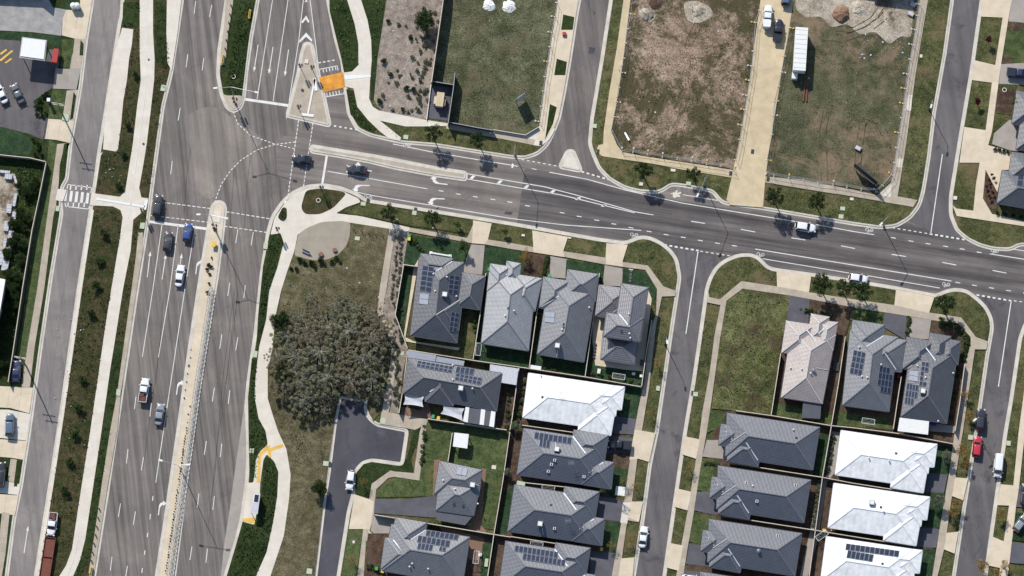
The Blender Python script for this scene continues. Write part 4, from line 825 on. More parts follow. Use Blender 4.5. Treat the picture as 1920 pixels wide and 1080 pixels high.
    def item(s, kind, px, py, to=None):
        o, n = s.plane_at(px, py)
        mb = MB()
        if kind == 'cooler':
            mb.box((o.x, o.y, o.z + .45), (1.05, 1.05, .75), NS)
            e = mb.build('air_cooler', M['steel'], s.root)
            m2 = MB(); m2.box((o.x, o.y, o.z + .86), (.85, .85, .07), NS); m2.build('lid', M['white'], e)
            m3 = MB(); m3.box((o.x, o.y, o.z + .03), (.6, .6, .5), NS); m3.build('duct', M['darksteel'], e)
        elif kind == 'vent':
            mb.tube(o - Vector((0, 0, .1)), o + Vector((0, 0, .38)), .13, .13, 8); e = mb.build('roof_vent', M['white'], s.root)
            m2 = MB(); m2.tube(o + Vector((0, 0, .38)), o + Vector((0, 0, .5)), .2, .08, 8); m2.build('cowl', M['white'], e)
        elif kind == 'skylight':
            mb.box((o.x, o.y, o.z + .08), (.55, .55, .22), NS); e = mb.build('skylight', M['white'], s.root)
            m2 = MB(); m2.box((o.x, o.y, o.z + .2), (.3, .42, .03), NS); m2.build('pane', M['glass'], e)
        elif kind == 'whirly':
            mb.tube(o - Vector((0, 0, .1)), o + Vector((0, 0, .35)), .35, .35, 10); e = mb.build('turbine_vent', M['steel'], s.root)
            m2 = MB(); m2.tube(o + Vector((0, 0, .35)), o + Vector((0, 0, .62)), .42, .12, 10); m2.build('cowl', M['steel'], e)
        elif kind == 'hole':
            mb.box((o.x, o.y, o.z + .06), (.42, .42, .16), NS); mb.build('roof_vent', M['darksteel'], s.root)
        elif kind == 'aerial':
            t = o + Vector((0, 0, 1.3)); mb.tube(o, t, .03); 
            for k in range(5): mb.beam(t + Vector((-.5 + k * .25, -.45, 0)), t + Vector((-.5 + k * .25, .45, 0)), .035, .035)
            mb.beam(t + Vector((-.6, 0, 0)), t + Vector((.6, 0, 0)), .04, .04); mb.build('aerial', M['steel'], s.root)
        elif kind == 'pipe':
            b, n2 = s.plane_at(*to); mb.tube(o + n * .06, b + n2 * .06, .05); mb.build('pipe', M['white'], s.root)
        elif kind == 'valley':
            b, n2 = s.plane_at(*to); mb.beam(o + Vector((0, 0, .05)), b + Vector((0, 0, .05)), .22, .05); mb.build('valley_gutter', M['cap_white'], s.roof)
        elif kind == 'edge':
            b, n2 = s.plane_at(*to); mb.beam(o + Vector((0, 0, .08)), b + Vector((0, 0, .08)), .16, .08); mb.build('ridge_cap', M['cap_light'], s.roof)
def inside(p, Q, tol=0.0):
    n = len(Q)
    for i in range(n):
        a = Q[i]; b = Q[(i + 1) % n]
        cr = (b[0] - a[0]) * (p[1] - a[1]) - (b[1] - a[1]) * (p[0] - a[0])
        L = math.hypot(b[0] - a[0], b[1] - a[1])
        if cr / max(L, 1e-6) < -tol: return False
    return True
def wall_name(w): return 'brick'
def slab_roof(root, name, pts, z, mat, th=0.08, posts=True, stripes=None, smat=None, parent_part=None):
    """flat patio or carport roof on posts, a part of the house it leans on"""
    m_ = MB(); w = [(p.x, p.y) for p in PP(pts, z)]
    m_.prism(w, z - th, z, cap_bottom=True); o = m_.build(name, mat, root)
    if posts:
        for p in w: c = sum((Vector(q) for q in w), Vector((0, 0))) / len(w); q = Vector(p).lerp(c, .06); m_ = MB(); m_.beam((q.x, q.y, G), (q.x, q.y, z - th), .1, .1, up=Vector((1, 0, 0))); m_.build('post', M['darksteel'], o)
    for k, st in enumerate(stripes or []):
        m_ = MB(); w2 = [(p.x, p.y) for p in PP(st, z + .05)]; m_.prism(w2, z + .003, z + .05); m_.build('clear_sheet', smat, o)
    return o

H = {}
H['h1'] = h = House('charcoal tiled house with solar panels beside the mulch strip', 'house',
   [[(786, 483), (870, 492), (857, 643), (769, 629)], [(789, 475), (850, 485), (844, 522), (784, 513)], [(806, 552), (867, 561), (860, 620), (799, 610)], [(866, 511), (910, 518), (899, 581), (856, 574)]], M['tile_dark'], M['cap_dark'], shift=(0, 0))
h.panels((793, 498), (804, 499), (787, 545), 1, 5); h.panels((804, 499), (815, 501), (798, 547), 1, 5); h.panels((815, 506), (819, 506), (809, 548), 1, 1, skip=[(0, 0)])
h.panels((843, 515), (862, 518), (839, 550), 2, 4); h.panels((846, 584), (861, 587), (841, 621), 2, 4)
h.panels((788, 550), (805, 552), (786, 570), 1, 2, mats=[M['collector'], M['cell_frame']], name='hot_water_panel')
for a in ((813, 514), (816, 546), (838, 520), (856, 556)): h.item('vent', *a)
h.item('cooler', 834, 553); h.item('valley', 818, 508, (848, 490)); h.item('edge', 817, 591, (862, 562))
m_ = MB(); 
for a in ((808, 474), (844, 480)): p = P(*a, 2.3); m_.box((p.x, p.y, 1.2), (.6, .6, 2.3), NS)
a = P(808, 474, 2.4); b = P(844, 480, 2.4); m_.beam(a, b, .3, .3); m_.build('porch_beam', M['white'], h.root)
H['h2'] = h = House('light grey roofed house between the charcoal solar house and the mid grey house', 'house',
   [[(918, 508), (1006, 520), (991, 658), (902, 644)], [(919, 494), (958, 500), (952, 552), (913, 546)], [(950, 489), (977, 494), (973, 530), (946, 525)], [(966, 514), (1017, 522), (1003, 584), (952, 576)]], M['tile_light'], M['cap_dark'])
h.item('hole', 953, 578); h.item('vent', 947, 592); h.item('vent', 964, 583); h.item('valley', 950, 516, (944, 500))
H['h3'] = h = House('mid grey roofed house with a cooler box, beside the two-storey house', 'house',
   [[(1029, 528), (1118, 542), (1095, 679), (1007, 664)], [(1019, 519), (1068, 527), (1060, 585), (1011, 577)], [(1064, 505), (1122, 514), (1116, 566), (1058, 557)]], M['tile_mid'], M['cap_dark'])
h.panels((1022, 584), (1041, 586), (1021, 604), 1, 2, mats=[M['collector'], M['cell_frame']], name='hot_water_panel')
h.item('cooler', 1045, 649); h.item('pipe', 1046, 656, (1044, 668)); h.item('hole', 1057, 608); h.item('hole', 1057, 614); h.item('vent', 1054, 618); h.item('vent', 1105, 577)
h.item('valley', 1015, 575, (1048, 555))
H['h4'] = h = House('two-storey house with banded grey tiles on the corner lot beside the side street', 'house',
   [([(1165, 531), (1216, 539), (1201, 640), (1150, 632)], 5.2), ([(1137, 586), (1206, 596), (1199, 641), (1131, 631)], 5.35), [(1123, 534), (1180, 542), (1171, 601), (1116, 592)], [(1131, 622), (1197, 632), (1189, 684), (1126, 674)]], M['tile_storey'], M['cap_dark'], wall='render')
h.item('valley', 1161, 589, (1180, 612)); h.item('vent', 1179, 589); h.item('hole', 1165, 620); h.item('vent', 1180, 626); h.item('vent', 1182, 634); h.item('edge', 1149, 586, (1163, 577))
H['h5'] = h = House('charcoal house with shade sails at the head of the court', 'house',
   [[(765, 671), (941, 700), (931, 771), (755, 738)], [(797, 690), (858, 700), (850, 761), (797, 753)]], M['tile_dark'], M['cap_dark'])
h.panels((783, 676), (850, 688), (780, 688), 8, 2); h.panels((856, 687), (890, 692), (853, 699), 4, 1); h.panels((855, 700), (904, 709), (852, 713), 6, 2)
h.item('cooler', 864, 729); h.item('vent', 886, 729); h.item('vent', 849, 685); h.item('vent', 849, 712); h.item('valley', 833, 711, (806, 735))
slab_roof(h.root, 'patio_roof', [(765, 657), (818, 666), (816, 678), (764, 670)], 2.5, M['collector'])
slab_roof(h.root, 'patio_roof', [(819, 668), (871, 677), (869, 686), (817, 678)], 2.4, M['collector'])
slab_roof(h.root, 'patio_roof', [(874, 764), (930, 771), (927, 801), (868, 791)], 2.5, M['tile_dark'], stripes=[[(873, 763), (880, 764), (877, 792), (868, 790)], [(902, 767), (910, 768), (907, 797), (899, 796)], [(921, 770), (929, 772), (926, 801), (917, 799)]], smat=M['white'])
H['h6'] = None
def white_house(sh, label, extra):
    h = House(label, 'house', [[(1577, 807), (1739, 831), (1730, 914), (1566, 890)], [(1677, 850), (1742, 860), (1731, 924), (1670, 914)], [(1690, 825), (1757, 833), (1751, 876), (1684, 868)], [(1700, 836), (1746, 843), (1740, 888), (1694, 880)]],
              M['metal_white'], M['cap_white'], shift=sh, metal=True, wall='render', group='white metal roofed houses')
    extra(h); return h
def x6(h): h.item('aerial', 1638, 846); h.item('vent', 1600, 812); h.item('hole', 1603, 852)
def x18(h): h.item('vent', 1629, 859); h.item('vent', 1667, 864); h.item('hole', 1680, 850)
def x19(h): h.item('cooler', 1648, 844); h.item('vent', 1670, 860); h.item('hole', 1665, 852)
def x20(h):
    h.panels((1614, 820), (1714, 834), (1612, 832), 11, 1); h.panels((1617, 833), (1666, 841), (1614, 847), 6, 1); h.item('hole', 1682, 858)
white_house((-586, -107.5), 'white metal roofed house directly below the two-storey house', x6)
white_house((0, 0), 'topmost of the three white metal roofed houses near the right edge', x18)
white_house((-13.5, 99), 'middle white metal roofed house, with a cooler box, near the right edge', x19)
white_house((-27.5, 199), 'white metal roofed house with solar panels at the bottom edge', x20)
def tiled_east(sh, label, extra):
    h = House(label, 'house', [[(982, 803), (1137, 827), (1126, 913), (969, 890)], [(1076, 806), (1141, 816), (1133, 866), (1068, 856)], [(1096, 858), (1151, 867), (1146, 917), (1090, 908)]], M['tile_slate'], M['cap_dark'], shift=sh, group='slate tiled houses facing the middle side street')
    h.item('valley', 1074, 818, (1098, 850)); h.item('valley', 1104, 886, (1131, 867)); extra(h); return h
def e7(h):
    h.panels((1003, 810), (1073, 821), (1001, 823), 8, 1); h.panels((1012, 823), (1032, 826), (1010, 838), 3, 1); h.item('cooler', 1044, 843); h.item('pipe', 1041, 828, (1042, 838))
    for a in ((1040, 863), (1034, 871), (1028, 884), (1095, 894)): h.item('skylight', *a)
    h.item('aerial', 1071, 870)
def e8(h):
    h.item('hole', 1050, 841); h.item('cooler', 1030, 877); h.item('pipe', 1034, 884, (1036, 896)); h.item('skylight', 1057, 885); h.item('aerial', 1082, 872)
def e9(h):
    h.panels((1000, 811), (1081, 824), (998, 823), 10, 1); h.panels((1015, 826), (1095, 839), (1013, 838), 10, 1); h.item('skylight', 1044, 872)
tiled_east((0, 0), 'slate tiled house with small solar rows, directly below the white house', e7)
tiled_east((-17.3, 106), 'slate tiled house without solar panels, between the two solar ones', e8)
tiled_east((-34, 211.5), 'slate tiled house with two full solar rows at the bottom edge', e9)
H['h10'] = h = House('small grey hip roofed house on a lawn behind a long charcoal driveway', 'house',
   [[(824, 864), (904, 881), (897, 932), (814, 926)], [(825, 892), (902, 905), (888, 967), (817, 957)]], M['tile_mid'], M['cap_dark'])
h.panels((858, 876), (877, 879), (855, 890), 2, 1, mats=[M['collector'], M['cell_frame']], name='hot_water_panel')
h.item('vent', 831, 901); h.item('vent', 853, 917); h.item('cooler', 886, 910); h.item('pipe', 890, 908, (899, 911)); h.item('hole', 851, 944); h.item('hole', 868, 947); h.item('vent', 896, 945)
slab_roof(h.root, 'carport_roof', [(818, 959), (887, 967), (872, 985), (818, 975)], 2.4, M['tile_dark'])
H['h11'] = h = House('large grey tiled house with a big solar array beside the court road', 'house',
   [[(734, 983), (881, 1007), (867, 1096), (716, 1070)], [(742, 970), (801, 980), (790, 1042), (728, 1032)], [(722, 1008), (790, 1018), (781, 1076), (714, 1066)]], M['tile_mid'], M['cap_dark'])
h.panels((800, 994), (861, 1003), (797, 1005), 7, 1); h.panels((784, 1004), (845, 1014), (781, 1017), 7, 1); h.panels((784, 1018), (813, 1022), (781, 1030), 4, 1); h.panels((824, 1025), (837, 1027), (822, 1033), 2, 1)
for a in ((773, 1057), (768, 1063), (803, 1067)): h.item('vent', *a)
h.item('valley', 737, 1012, (760, 1040)); h.item('valley', 770, 1012, (798, 994))
H['h12'] = h = House('taupe roofed house with a dark turbine vent, beside the weedy vacant lot', 'house',
   [[(1484, 615), (1567, 628), (1542, 757), (1464, 745)], [(1474, 601), (1528, 609), (1518, 669), (1465, 661)], [(1521, 588), (1555, 594), (1547, 644), (1513, 638)], [(1535, 600), (1571, 604), (1562, 657), (1526, 651)]], M['tile_brown'], M['cap_light'])
h.item('whirly', 1525, 695); h.item('pipe', 1531, 690, (1552, 694)); h.item('vent', 1482, 690); h.item('vent', 1503, 692); h.item('vent', 1520, 700); h.item('valley', 1513, 619, (1530, 641)); h.item('valley', 1534, 626, (1552, 610))
H['h13'] = h = House('grey tiled house with two separate solar arrays, between the taupe roof and the corner house', 'house',
   [[(1594, 618), (1684, 632), (1667, 772), (1579, 760)], [(1599, 600), (1659, 609), (1651, 668), (1591, 659)], [(1634, 628), (1701, 638), (1690, 698), (1624, 688)]], M['tile_mid'], M['cap_dark'])
h.panels((1601, 656), (1624, 661), (1593, 700), 3, 4); h.panels((1649, 686), (1675, 691), (1643, 734), 4, 4, skip=[(0, 3), (3, 0)]); h.item('vent', 1652, 684); h.item('vent', 1626, 708); h.item('vent', 1616, 706); h.item('vent', 1611, 651)
h.item('valley', 1624, 650, (1656, 630)); h.item('valley', 1659, 662, (1680, 693))
H['h14'] = h = House('charcoal tiled corner house with solar panels and a hedge along the curved footpath', 'house',
   [[(1709, 645), (1796, 658), (1775, 794), (1689, 781)], [(1700, 632), (1752, 640), (1744, 700), (1692, 691)], [(1744, 624), (1783, 631), (1776, 684), (1737, 677)], [(1766, 634), (1801, 640), (1796, 684), (1760, 678)]], M['tile_dark'], M['cap_dark'])
h.panels((1729, 677), (1743, 680), (1723, 723), 2, 5, skip=[(1, 2), (1, 3)]); h.panels((1701, 718), (1723, 722), (1696, 757), 4, 3, skip=[(3, 2)]); h.panels((1706, 694), (1723, 697), (1704, 713), 1, 2, mats=[M['collector'], M['cell_frame']], name='hot_water_panel')
h.item('cooler', 1730, 734); h.item('vent', 1735, 708); h.item('vent', 1787, 700); h.item('vent', 1720, 686); h.item('valley', 1736, 652, (1754, 676)); h.item('edge', 1702, 691, (1733, 667)); h.item('vent', 1759, 790)
slab_roof(h.root, 'patio_roof', [(1687, 783), (1742, 790), (1740, 815), (1683, 808)], 2.6, M['white'])
def tiled_west(sh, label, extra):
    h = House(label, 'house', [[(1363, 774), (1537, 801), (1524, 881), (1360, 855)], [(1370, 815), (1432, 824), (1421, 875), (1363, 864)], [(1352, 795), (1392, 801), (1388, 842), (1347, 834)]], M['tile_slate'], M['cap_dark'], shift=sh, group='slate tiled houses facing the middle side street from the right')
    h.item('valley', 1361, 808, (1373, 824)); h.item('valley', 1399, 830, (1421, 863)); h.item('edge', 1370, 829, (1397, 811)); extra(h); return h
def w15(h): h.item('hole', 1493, 821); h.item('vent', 1488, 806)
def w16(h): h.item('skylight', 1416, 806); h.item('vent', 1428, 812); h.item('skylight', 1508, 811); h.item('skylight', 1436, 841)
def w17(h): h.item('skylight', 1491, 806); h.item('whirly', 1456, 834)
tiled_west((0, 0), 'slate tiled house directly below the taupe roofed house', w15)
tiled_west((-16.8, 99), 'slate tiled house with paired skylights, middle one of its row', w16)
tiled_west((-33.6, 199), 'slate tiled house at the bottom of its row with a single round turbine vent', w17)
tiled_west((-50.4, 298), 'slate tiled house mostly cut off by the bottom edge of the picture', lambda h: None)
H['h21'] = h = House('grey tiled corner house with red flowering shrubs, at the right edge above the main street', 'house',
   [[(1879, 319), (1975, 333), (1966, 398), (1869, 381)], [(1897, 285), (1985, 297), (1978, 348), (1890, 336)]], M['tile_dark'], M['cap_dark'])
h.panels((1909, 326), (1932, 329), (1906, 349), 2, 2)
H["h22"] = House('grey tiled house at the right edge with a long carport pergola', 'house', [[(1906, 170), (1990, 182), (1980, 245), (1897, 232)], [(1914, 224), (1995, 236), (1988, 292), (1905, 280)]], M['tile_dark'], M['cap_dark']).root and None

# ---------------------------------------------------------------- small buildings
def flat_building(name, label, cat, pts, z, mat, wall, group=None, posts=False, over=0.3):
    w = [(p.x, p.y) for p in PP(pts, z)]; c = sum((Vector(q) for q in w), Vector((0, 0))) / len(w)
    r_ = tag(empty(name, (c.x, c.y, G)), label, cat, group)
    a = MB(); a.prism(w, z - .14, z, cap_bottom=True); a.build('roof', mat, r_)
    b = MB()
    if posts:
        for p in w: q = Vector(p).lerp(c, .12); b = MB(); b.beam((q.x, q.y, G), (q.x, q.y, z - .14), .16, .16, up=Vector((1, 0, 0))); b.build('post', M['steel'], r_)
    else:
        b.prism([tuple(q) for q in offs(ccw(w), over)], .1, z - .14); b.build('wall', wall, r_)
    return r_
h = House('slate tiled house cut by the top edge above the soil mounds', 'house', [[(1612, -112), (1712, -98), (1698, -16), (1600, -30)], [(1640, -80), (1716, -70), (1708, -8), (1632, -18)]], M['tile_slate'], M['cap_dark'])
r_ = flat_building('canopy', 'square white topped shelter on posts at the edge of the car park', 'shelter', [(43, 71), (86, 76), (82, 111), (38, 105)], 4.2, M['white'], None, posts=True)
m_ = MB(); w = [(p.x, p.y) for p in PP([(41, 69), (88, 75), (84, 114), (36, 108)], 4.1)]; m_.prism(w, 3.75, 4.03, cap_bottom=True); m_.build('fascia', M['steel'], r_)
flat_building('shed', 'grey flat roofed garden building beside the white house and the solar house', 'shed', [(919, 683), (972, 691), (968, 722), (938, 717), (940, 700), (918, 697)], 2.5, M['shade'], M['render'])
flat_building('shed', 'small white lidded garden shed on the lawn behind the mid grey house', 'shed', [(995, 684), (1015, 687), (1014, 694), (994, 692)], 1.9, M['white'], M['render'], over=.1)
flat_building('shed', 'square white topped garden shelter on the lawn below the court', 'shed', [(852, 811), (879, 814), (876, 841), (849, 837)], 2.3, M['white'], None, posts=True)
flat_building('shed', 'pale green topped shed between two slate roofed houses', 'shed', [(970, 901), (985, 904), (984, 912), (968, 909)], 2.0, M['green_pit'], M['render'], over=.1)
flat_building('shed', 'dark flat shed in the yard behind the taupe house', 'shed', [(1506, 752), (1540, 757), (1538, 785), (1503, 783)], 2.2, M['tile_dark'], M['render'], over=.1)
flat_building('warehouse', 'white warehouse roof corner at the left edge beside the timber yard', 'building', [(-160, 490), (10, 524), (-10, 640), (-190, 620)], 5.0, M['metal_white'], M['render'])
flat_building('house', 'grey roof corner at the top left above the gravel yard', 'building', [(-120, -120), (92, -90), (80, -14), (60, -30), (-130, -40)], 4.0, M['tile_mid'], M['render'])
# ---- kiosk substation: beige transformer with doors
p = P(825, 187, 1.6); r_ = tag(empty('transformer_kiosk', (p.x, p.y, G), NS), 'beige transformer box inside the dark paved enclosure', 'transformer')
for nm, sz, c_, mt in (('cabinet', (1.45, 2.9, 1.7), (0, 0, .95), 'path'), ('side_cabinet', (.55, 1.6, 1.4), (-.98, -.2, .8), 'drive_beige'), ('side_cabinet', (.5, 1.4, 1.3), (.96, -.4, .75), 'drive_lane'), ('lid', (1.6, 3.05, .1), (0, 0, 1.86), 'drive_lane')):
    m_ = MB(); m_.box(c_, sz); m_.build(nm, M[mt], r_, world=False)
# ---- bus shelter
p0 = P(479, 944, 2.4); r_ = tag(empty('bus_shelter', (p0.x, p0.y, G), -0.12), 'bus shelter with a solar panel on its pale roof beside the bus bay', 'bus shelter')
for nm, sz, c_, mt in (('roof', (1.5, 4.3, .1), (0, 0, 2.35), 'shade'), ('clear_panel', (1.1, 1.9, .03), (-.0, 1.0, 2.42), 'white'), ('solar_panel', (.85, 1.5, .05), (.05, 1.05, 2.47), 'cell'), ('back_wall', (.06, 3.8, 1.9), (.6, 0, 1.2), 'collector'), ('bench', (.4, 2.2, .08), (.3, 0, .47), 'wood')):
    m_ = MB(); m_.box(c_, sz); m_.build(nm, M[mt], r_, world=False)
for x in (-.6, .6):
    for y in (-1.9, 1.9): m_ = MB(); m_.beam((x, y, 0), (x, y, 2.3), .1, .1, up=Vector((1, 0, 0))); m_.build('post', M['darksteel'], r_, world=False)
# shade sails
def sail(label, pts, z, sag=0.5, zs=None):
    w = PP(pts, z); n = 8; vv = []; fs = []
    for i in range(n + 1):
        for j in range(n + 1):
            u = i / n; v = j / n; e = math.sin(math.pi * u) * math.sin(math.pi * v)
            uu = u; vv_ = v
            p = w[0].lerp(w[1], u).lerp(w[3].lerp(w[2], u), v)
            c = (w[0] + w[1] + w[2] + w[3]) / 4
            pull = 0.16 * (4 * u * (1 - u) * (abs(2 * v - 1) ** 3) + 4 * v * (1 - v) * (abs(2 * u - 1) ** 3))
            p = p.lerp(c, pull); p.z = z + .4 * (u - .5) * (1 if v < .5 else -1) - .35 * e; vv.append(p)
    for i in range(n):
        for j in range(n): a = i * (n + 1) + j; fs.append((a, a + n + 1, a + n + 2, a + 1))
    lo = [q - Vector((0, 0, .02)) for q in vv]; k = len(vv)
    c = sum(w, Vector()) / 4
    r_ = tag(empty('shade_sail', (c.x, c.y, G)), label, 'shade sail')
    m_ = MB(); m_.add(vv, fs); m_.add(lo, [f[::-1] for f in fs]); m_.build('cloth', M['shade'], r_, smooth=True)
    for q in w: m_ = MB(); m_.tube((q.x, q.y, G), (q.x, q.y, z + .3), .05); m_.build('post', M['darksteel'], r_)
sail('pale shade sail over the short driveway at the head of the court', [(757, 736), (796, 743), (794, 763), (756, 759)], 2.5)
sail('wide pale shade sail beside the striped patio roof', [(830, 759), (871, 766), (868, 789), (826, 776)], 2.5)

# ================================================================ FENCES
def fence(label, pts, h=1.8, mat='fence', cap='fence_cap', group=None, name='fence', th=.05, posts=True, capw=0.14):
    w = [P(x, y, h + G) for x, y in pts]; w = [Vector((p.x, p.y, 0)) for p in w]
    r_ = tag(empty(name, (w[0].x, w[0].y, G)), label, 'fence', group)
    for i in range(len(w) - 1):
        a, b = w[i], w[i + 1]; d = (b - a).normalized(); g = d * .03 if i else Vector()
        z = Vector((0, 0, G + h / 2)); m_ = MB(); m_.beam(a + z + g, b + z, th, h - .08); m_.build('fence_panel', M[mat], r_)
        z = Vector((0, 0, G + h - .02)); m_ = MB(); m_.beam(a + z, b + z, capw, .05); m_.build('capping', M[cap], r_)
        if posts:
            L = (b - a).length; k = max(1, round(L / 2.7)); n_ = Vector((-d.y, d.x, 0)) * .07
            for j in range(k + (i == len(w) - 2)):
                q = a.lerp(b, j / k) + n_; m_ = MB(); m_.beam((q.x, q.y, 0.1), (q.x, q.y, G + h - .06), .09, .09, up=Vector((1, 0, 0))); m_.build('post', M[mat], r_)
    return r_
for lb, pts in [
  ('paling fence down the park side of the charcoal solar house', [(757, 495), (741, 590), (764, 653)]),
  ('short pale fence joining the charcoal house to the mulch strip', [(757, 496), (786, 500)]),
  ('long paling fence behind the four street-front houses', [(765, 656), (890, 676), (960, 686), (1100, 707), (1202, 725)]),
  ('paling fence between the charcoal and the light grey house', [(911, 512), (900, 590), (887, 674)]),
  ('paling fence between the light grey and the mid grey house', [(1014, 545), (1006, 590), (992, 691)]),
  ('paling fence between the mid grey and the two-storey house', [(1124, 512), (1112, 600), (1097, 706)]),
  ('paling fence along the footpath side of the two-storey house', [(1222, 600), (1212, 660), (1203, 724)]),
  ('paling fence between the solar house yard and the white house', [(973, 690), (960, 785), (956, 806)]),
  ('paling fence along the left side of the solar house at the court', [(764, 658), (757, 720), (748, 774)]),
  ('paling fence under the striped patio roof and shade sail', [(802, 785), (850, 792), (950, 806)]),
  ('paling fence below the white house', [(979, 797), (1085, 812)]),
  ('paling fence between the first and second slate tiled houses', [(985, 905), (1060, 913), (1120, 921)]),
  ('paling fence between the second and third slate tiled houses', [(958, 1006), (1095, 1027)]),
  ('paling fence running down behind the slate tiled houses', [(956, 810), (943, 900), (926, 1002), (913, 1090)]),
  ('paling fence between the long charcoal driveway and the large solar house', [(702, 965), (800, 981), (926, 1002), (958, 1007)]),
  ('short fence across the lawn above the small hip roofed house', [(848, 812), (840, 865)]),
  ('paling fence between the weedy lot and the taupe house', [(1464, 662), (1455, 720), (1446, 778)]),
  ('paling fence between the taupe house and its grey neighbour', [(1585, 631), (1572, 720), (1559, 797), (1542, 895), (1516, 1090)]),
  ('long paling fence below the taupe, grey and corner houses', [(1380, 770), (1446, 779), (1559, 798), (1600, 802), (1680, 812), (1787, 832)]),
  ('paling fence between two slate tiled houses, across to the white roofs', [(1370, 868), (1543, 895), (1600, 906), (1722, 925)]),
  ('paling fence between the lower slate tiled and white houses', [(1354, 967), (1528, 994), (1600, 1006), (1708, 1023)]),
  ('paling fence between the two houses with solar panels near the corner', [(1690, 706), (1683, 750), (1675, 804)]),
  ('paling fence along the curved footpath of the corner house', [(1809, 682), (1800, 752), (1791, 808)]),
  ('boundary fence of the timber yard beside the shrub bank', [(86, 305), (75, 360), (60, 430), (42, 540), (24, 660), (15, 716)]),
  ('fence between the lawn and the timber yard', [(-60, 282), (0, 290), (57, 296), (86, 303)]),
  ('tall fence on the mulch side of the grassed vacant lot', [(834, -40), (831, 0), (809, 154)]),
]: fence(lb, pts, 3.4 if 'tall fence' in lb else 1.8)
fence('low wall and fence around the transformer enclosure', [(853, 137), (850, 165), (840, 232)], 3.0, 'darksteel', 'steel')
fence('dark fence across the top of the transformer enclosure', [(809, 152), (852, 159)], 2.2, 'darksteel', 'steel')
fence('pale rail fence on the left of the transformer enclosure', [(808, 159), (800, 224)], .5, 'white', 'white')
fence('dark retaining fence along the footpath below the grassed lot', [(842, 229), (900, 240), (925, 244)], 1.8, 'darksteel', 'steel')
fence('low wire fence along the footpath of the grassed lot', [(925, 243), (985, 253), (1010, 238)], .7, 'fence', 'fence_cap')

def site_fence(label, pts, side=1, feet=None):
    """temporary mesh fence: thin frames standing in weighted feet"""
    w = [P(x, y, G) for x, y in pts]
    r_ = tag(empty('temporary_fence', (w[0].x, w[0].y, G)), label, 'fence', 'temporary fences round the vacant lots')
    for i, p in enumerate(w):
        d = ((w[i + 1] - p) if i < len(w) - 1 else (p - w[i - 1])).normalized(); n_ = Vector((-d.y, d.x, 0)) * side
        col_ = 'yellow' if random.random() < .45 else 'fence_white'
        m_ = MB(); m_.box((p.x, p.y, G + .09), (.24, .62, .15), math.atan2(d.y, d.x)); m_.build('foot', M['fence_white'], r_)
        if random.random() < .55:
            q = p + n_ * .75; m_ = MB(); m_.box((q.x, q.y, G + .13), (.3, .42, .24), math.atan2(d.y, d.x) + random.uniform(-.4, .4)); m_.build('ballast_block', M[col_], r_)
            m_ = MB(); m_.beam(p + Vector((0, 0, 1.3)), q + Vector((0, 0, .2)), .04, .04); m_.build('brace', M['steel'], r_)
        if i < len(w) - 1:
            b = w[i + 1]; m_ = MB()
            for z in (.25, 1.15, 2.05): m_.beam(p + Vector((0, 0, z)), b + Vector((0, 0, z)), .045, .045)
            k = max(2, int((b - p).length / .3))
            for j in range(k + 1): q = p.lerp(b, j / k); rr = .05 if j in (0, k) else .008; m_.beam(q + Vector((0, 0, .1)), q + Vector((0, 0, 2.05)), rr, rr, up=Vector((1, 0, 0)))
            m_.build('mesh_panel', M['steel'], r_)
site_fence('temporary mesh fence on the right of the grassed vacant lot', [(1044, 5), (1041, 32), (1035, 61), (1031, 88), (1027, 116), (1022, 144), (1019, 171), (1015, 200), (1011, 228)], -1)
site_fence('temporary mesh fence down the left side of the bare soil lot', [(1186, -2), (1183, 26), (1177, 54), (1173, 81), (1169, 109), (1165, 136), (1160, 164), (1156, 191), (1151, 219), (1146, 246)], 1)
site_fence('temporary mesh fence across the bottom of the bare soil lot', [(1147, 248), (1166, 284), (1187, 285), (1214, 289), (1242, 294), (1270, 297), (1297, 302), (1325, 307), (1352, 310), (1376, 319)], 1)
site_fence('temporary mesh fence on the left edge of the concrete lane', [(1424, 20), (1416, 42), (1412, 96), (1409, 124), (1405, 151), (1400, 179), (1396, 206), (1391, 235), (1387, 262), (1379, 300)], -1)
site_fence('temporary mesh fence on the right edge of the concrete lane', [(1481, 52), (1470, 105), (1465, 135), (1459, 162), (1452, 189), (1450, 216), (1447, 252), (1438, 300)], 1)
site_fence('temporary mesh fence along the right footpath of the mown lot', [(1724, 8), (1720, 29), (1716, 56), (1711, 84), (1706, 111), (1701, 139), (1697, 166), (1694, 194), (1690, 221), (1685, 249), (1681, 277), (1677, 305), (1672, 328), (1655, 348), (1644, 359)], -1)
site_fence('temporary mesh fence across the bottom of the mown lot', [(1437, 325), (1451, 329), (1479, 334), (1506, 338), (1534, 343), (1562, 346), (1588, 350), (1615, 355), (1642, 359)], 1)
# ================================================================ VEHICLES
def paintmat(name, c, coat=0.5): return glossy(name, c, 0.35, 0.5, 0.0, coat)
PAINT = {'white': paintmat('car_paint_white', A(236, 238, 240)), 'grey': paintmat('car_paint_grey', A(92, 98, 106)), 'dark': paintmat('car_paint_dark', A(50, 54, 62)),
         'black': paintmat('car_paint_black', A(34, 38, 48)), 'blue': paintmat('car_paint_blue', A(40, 72, 140)), 'silver': paintmat('car_paint_silver', A(140, 148, 154)),
         'red': paintmat('car_paint_red', A(196, 44, 60)), 'navy': paintmat('car_paint_navy', A(44, 52, 92)), 'steelblue': paintmat('car_paint_steel_blue', A(84, 104, 128))}
M['carglass'] = glossy('car_glass', (0.012, 0.015, 0.02, 1), 0.08, 0.6, 0, 0.3)
M['headlight'] = plain('headlight_glass', A(210, 214, 216), 0.15, 0.7)
M['taillight'] = plain('taillight_glass', A(150, 30, 30), 0.3, 0.5)
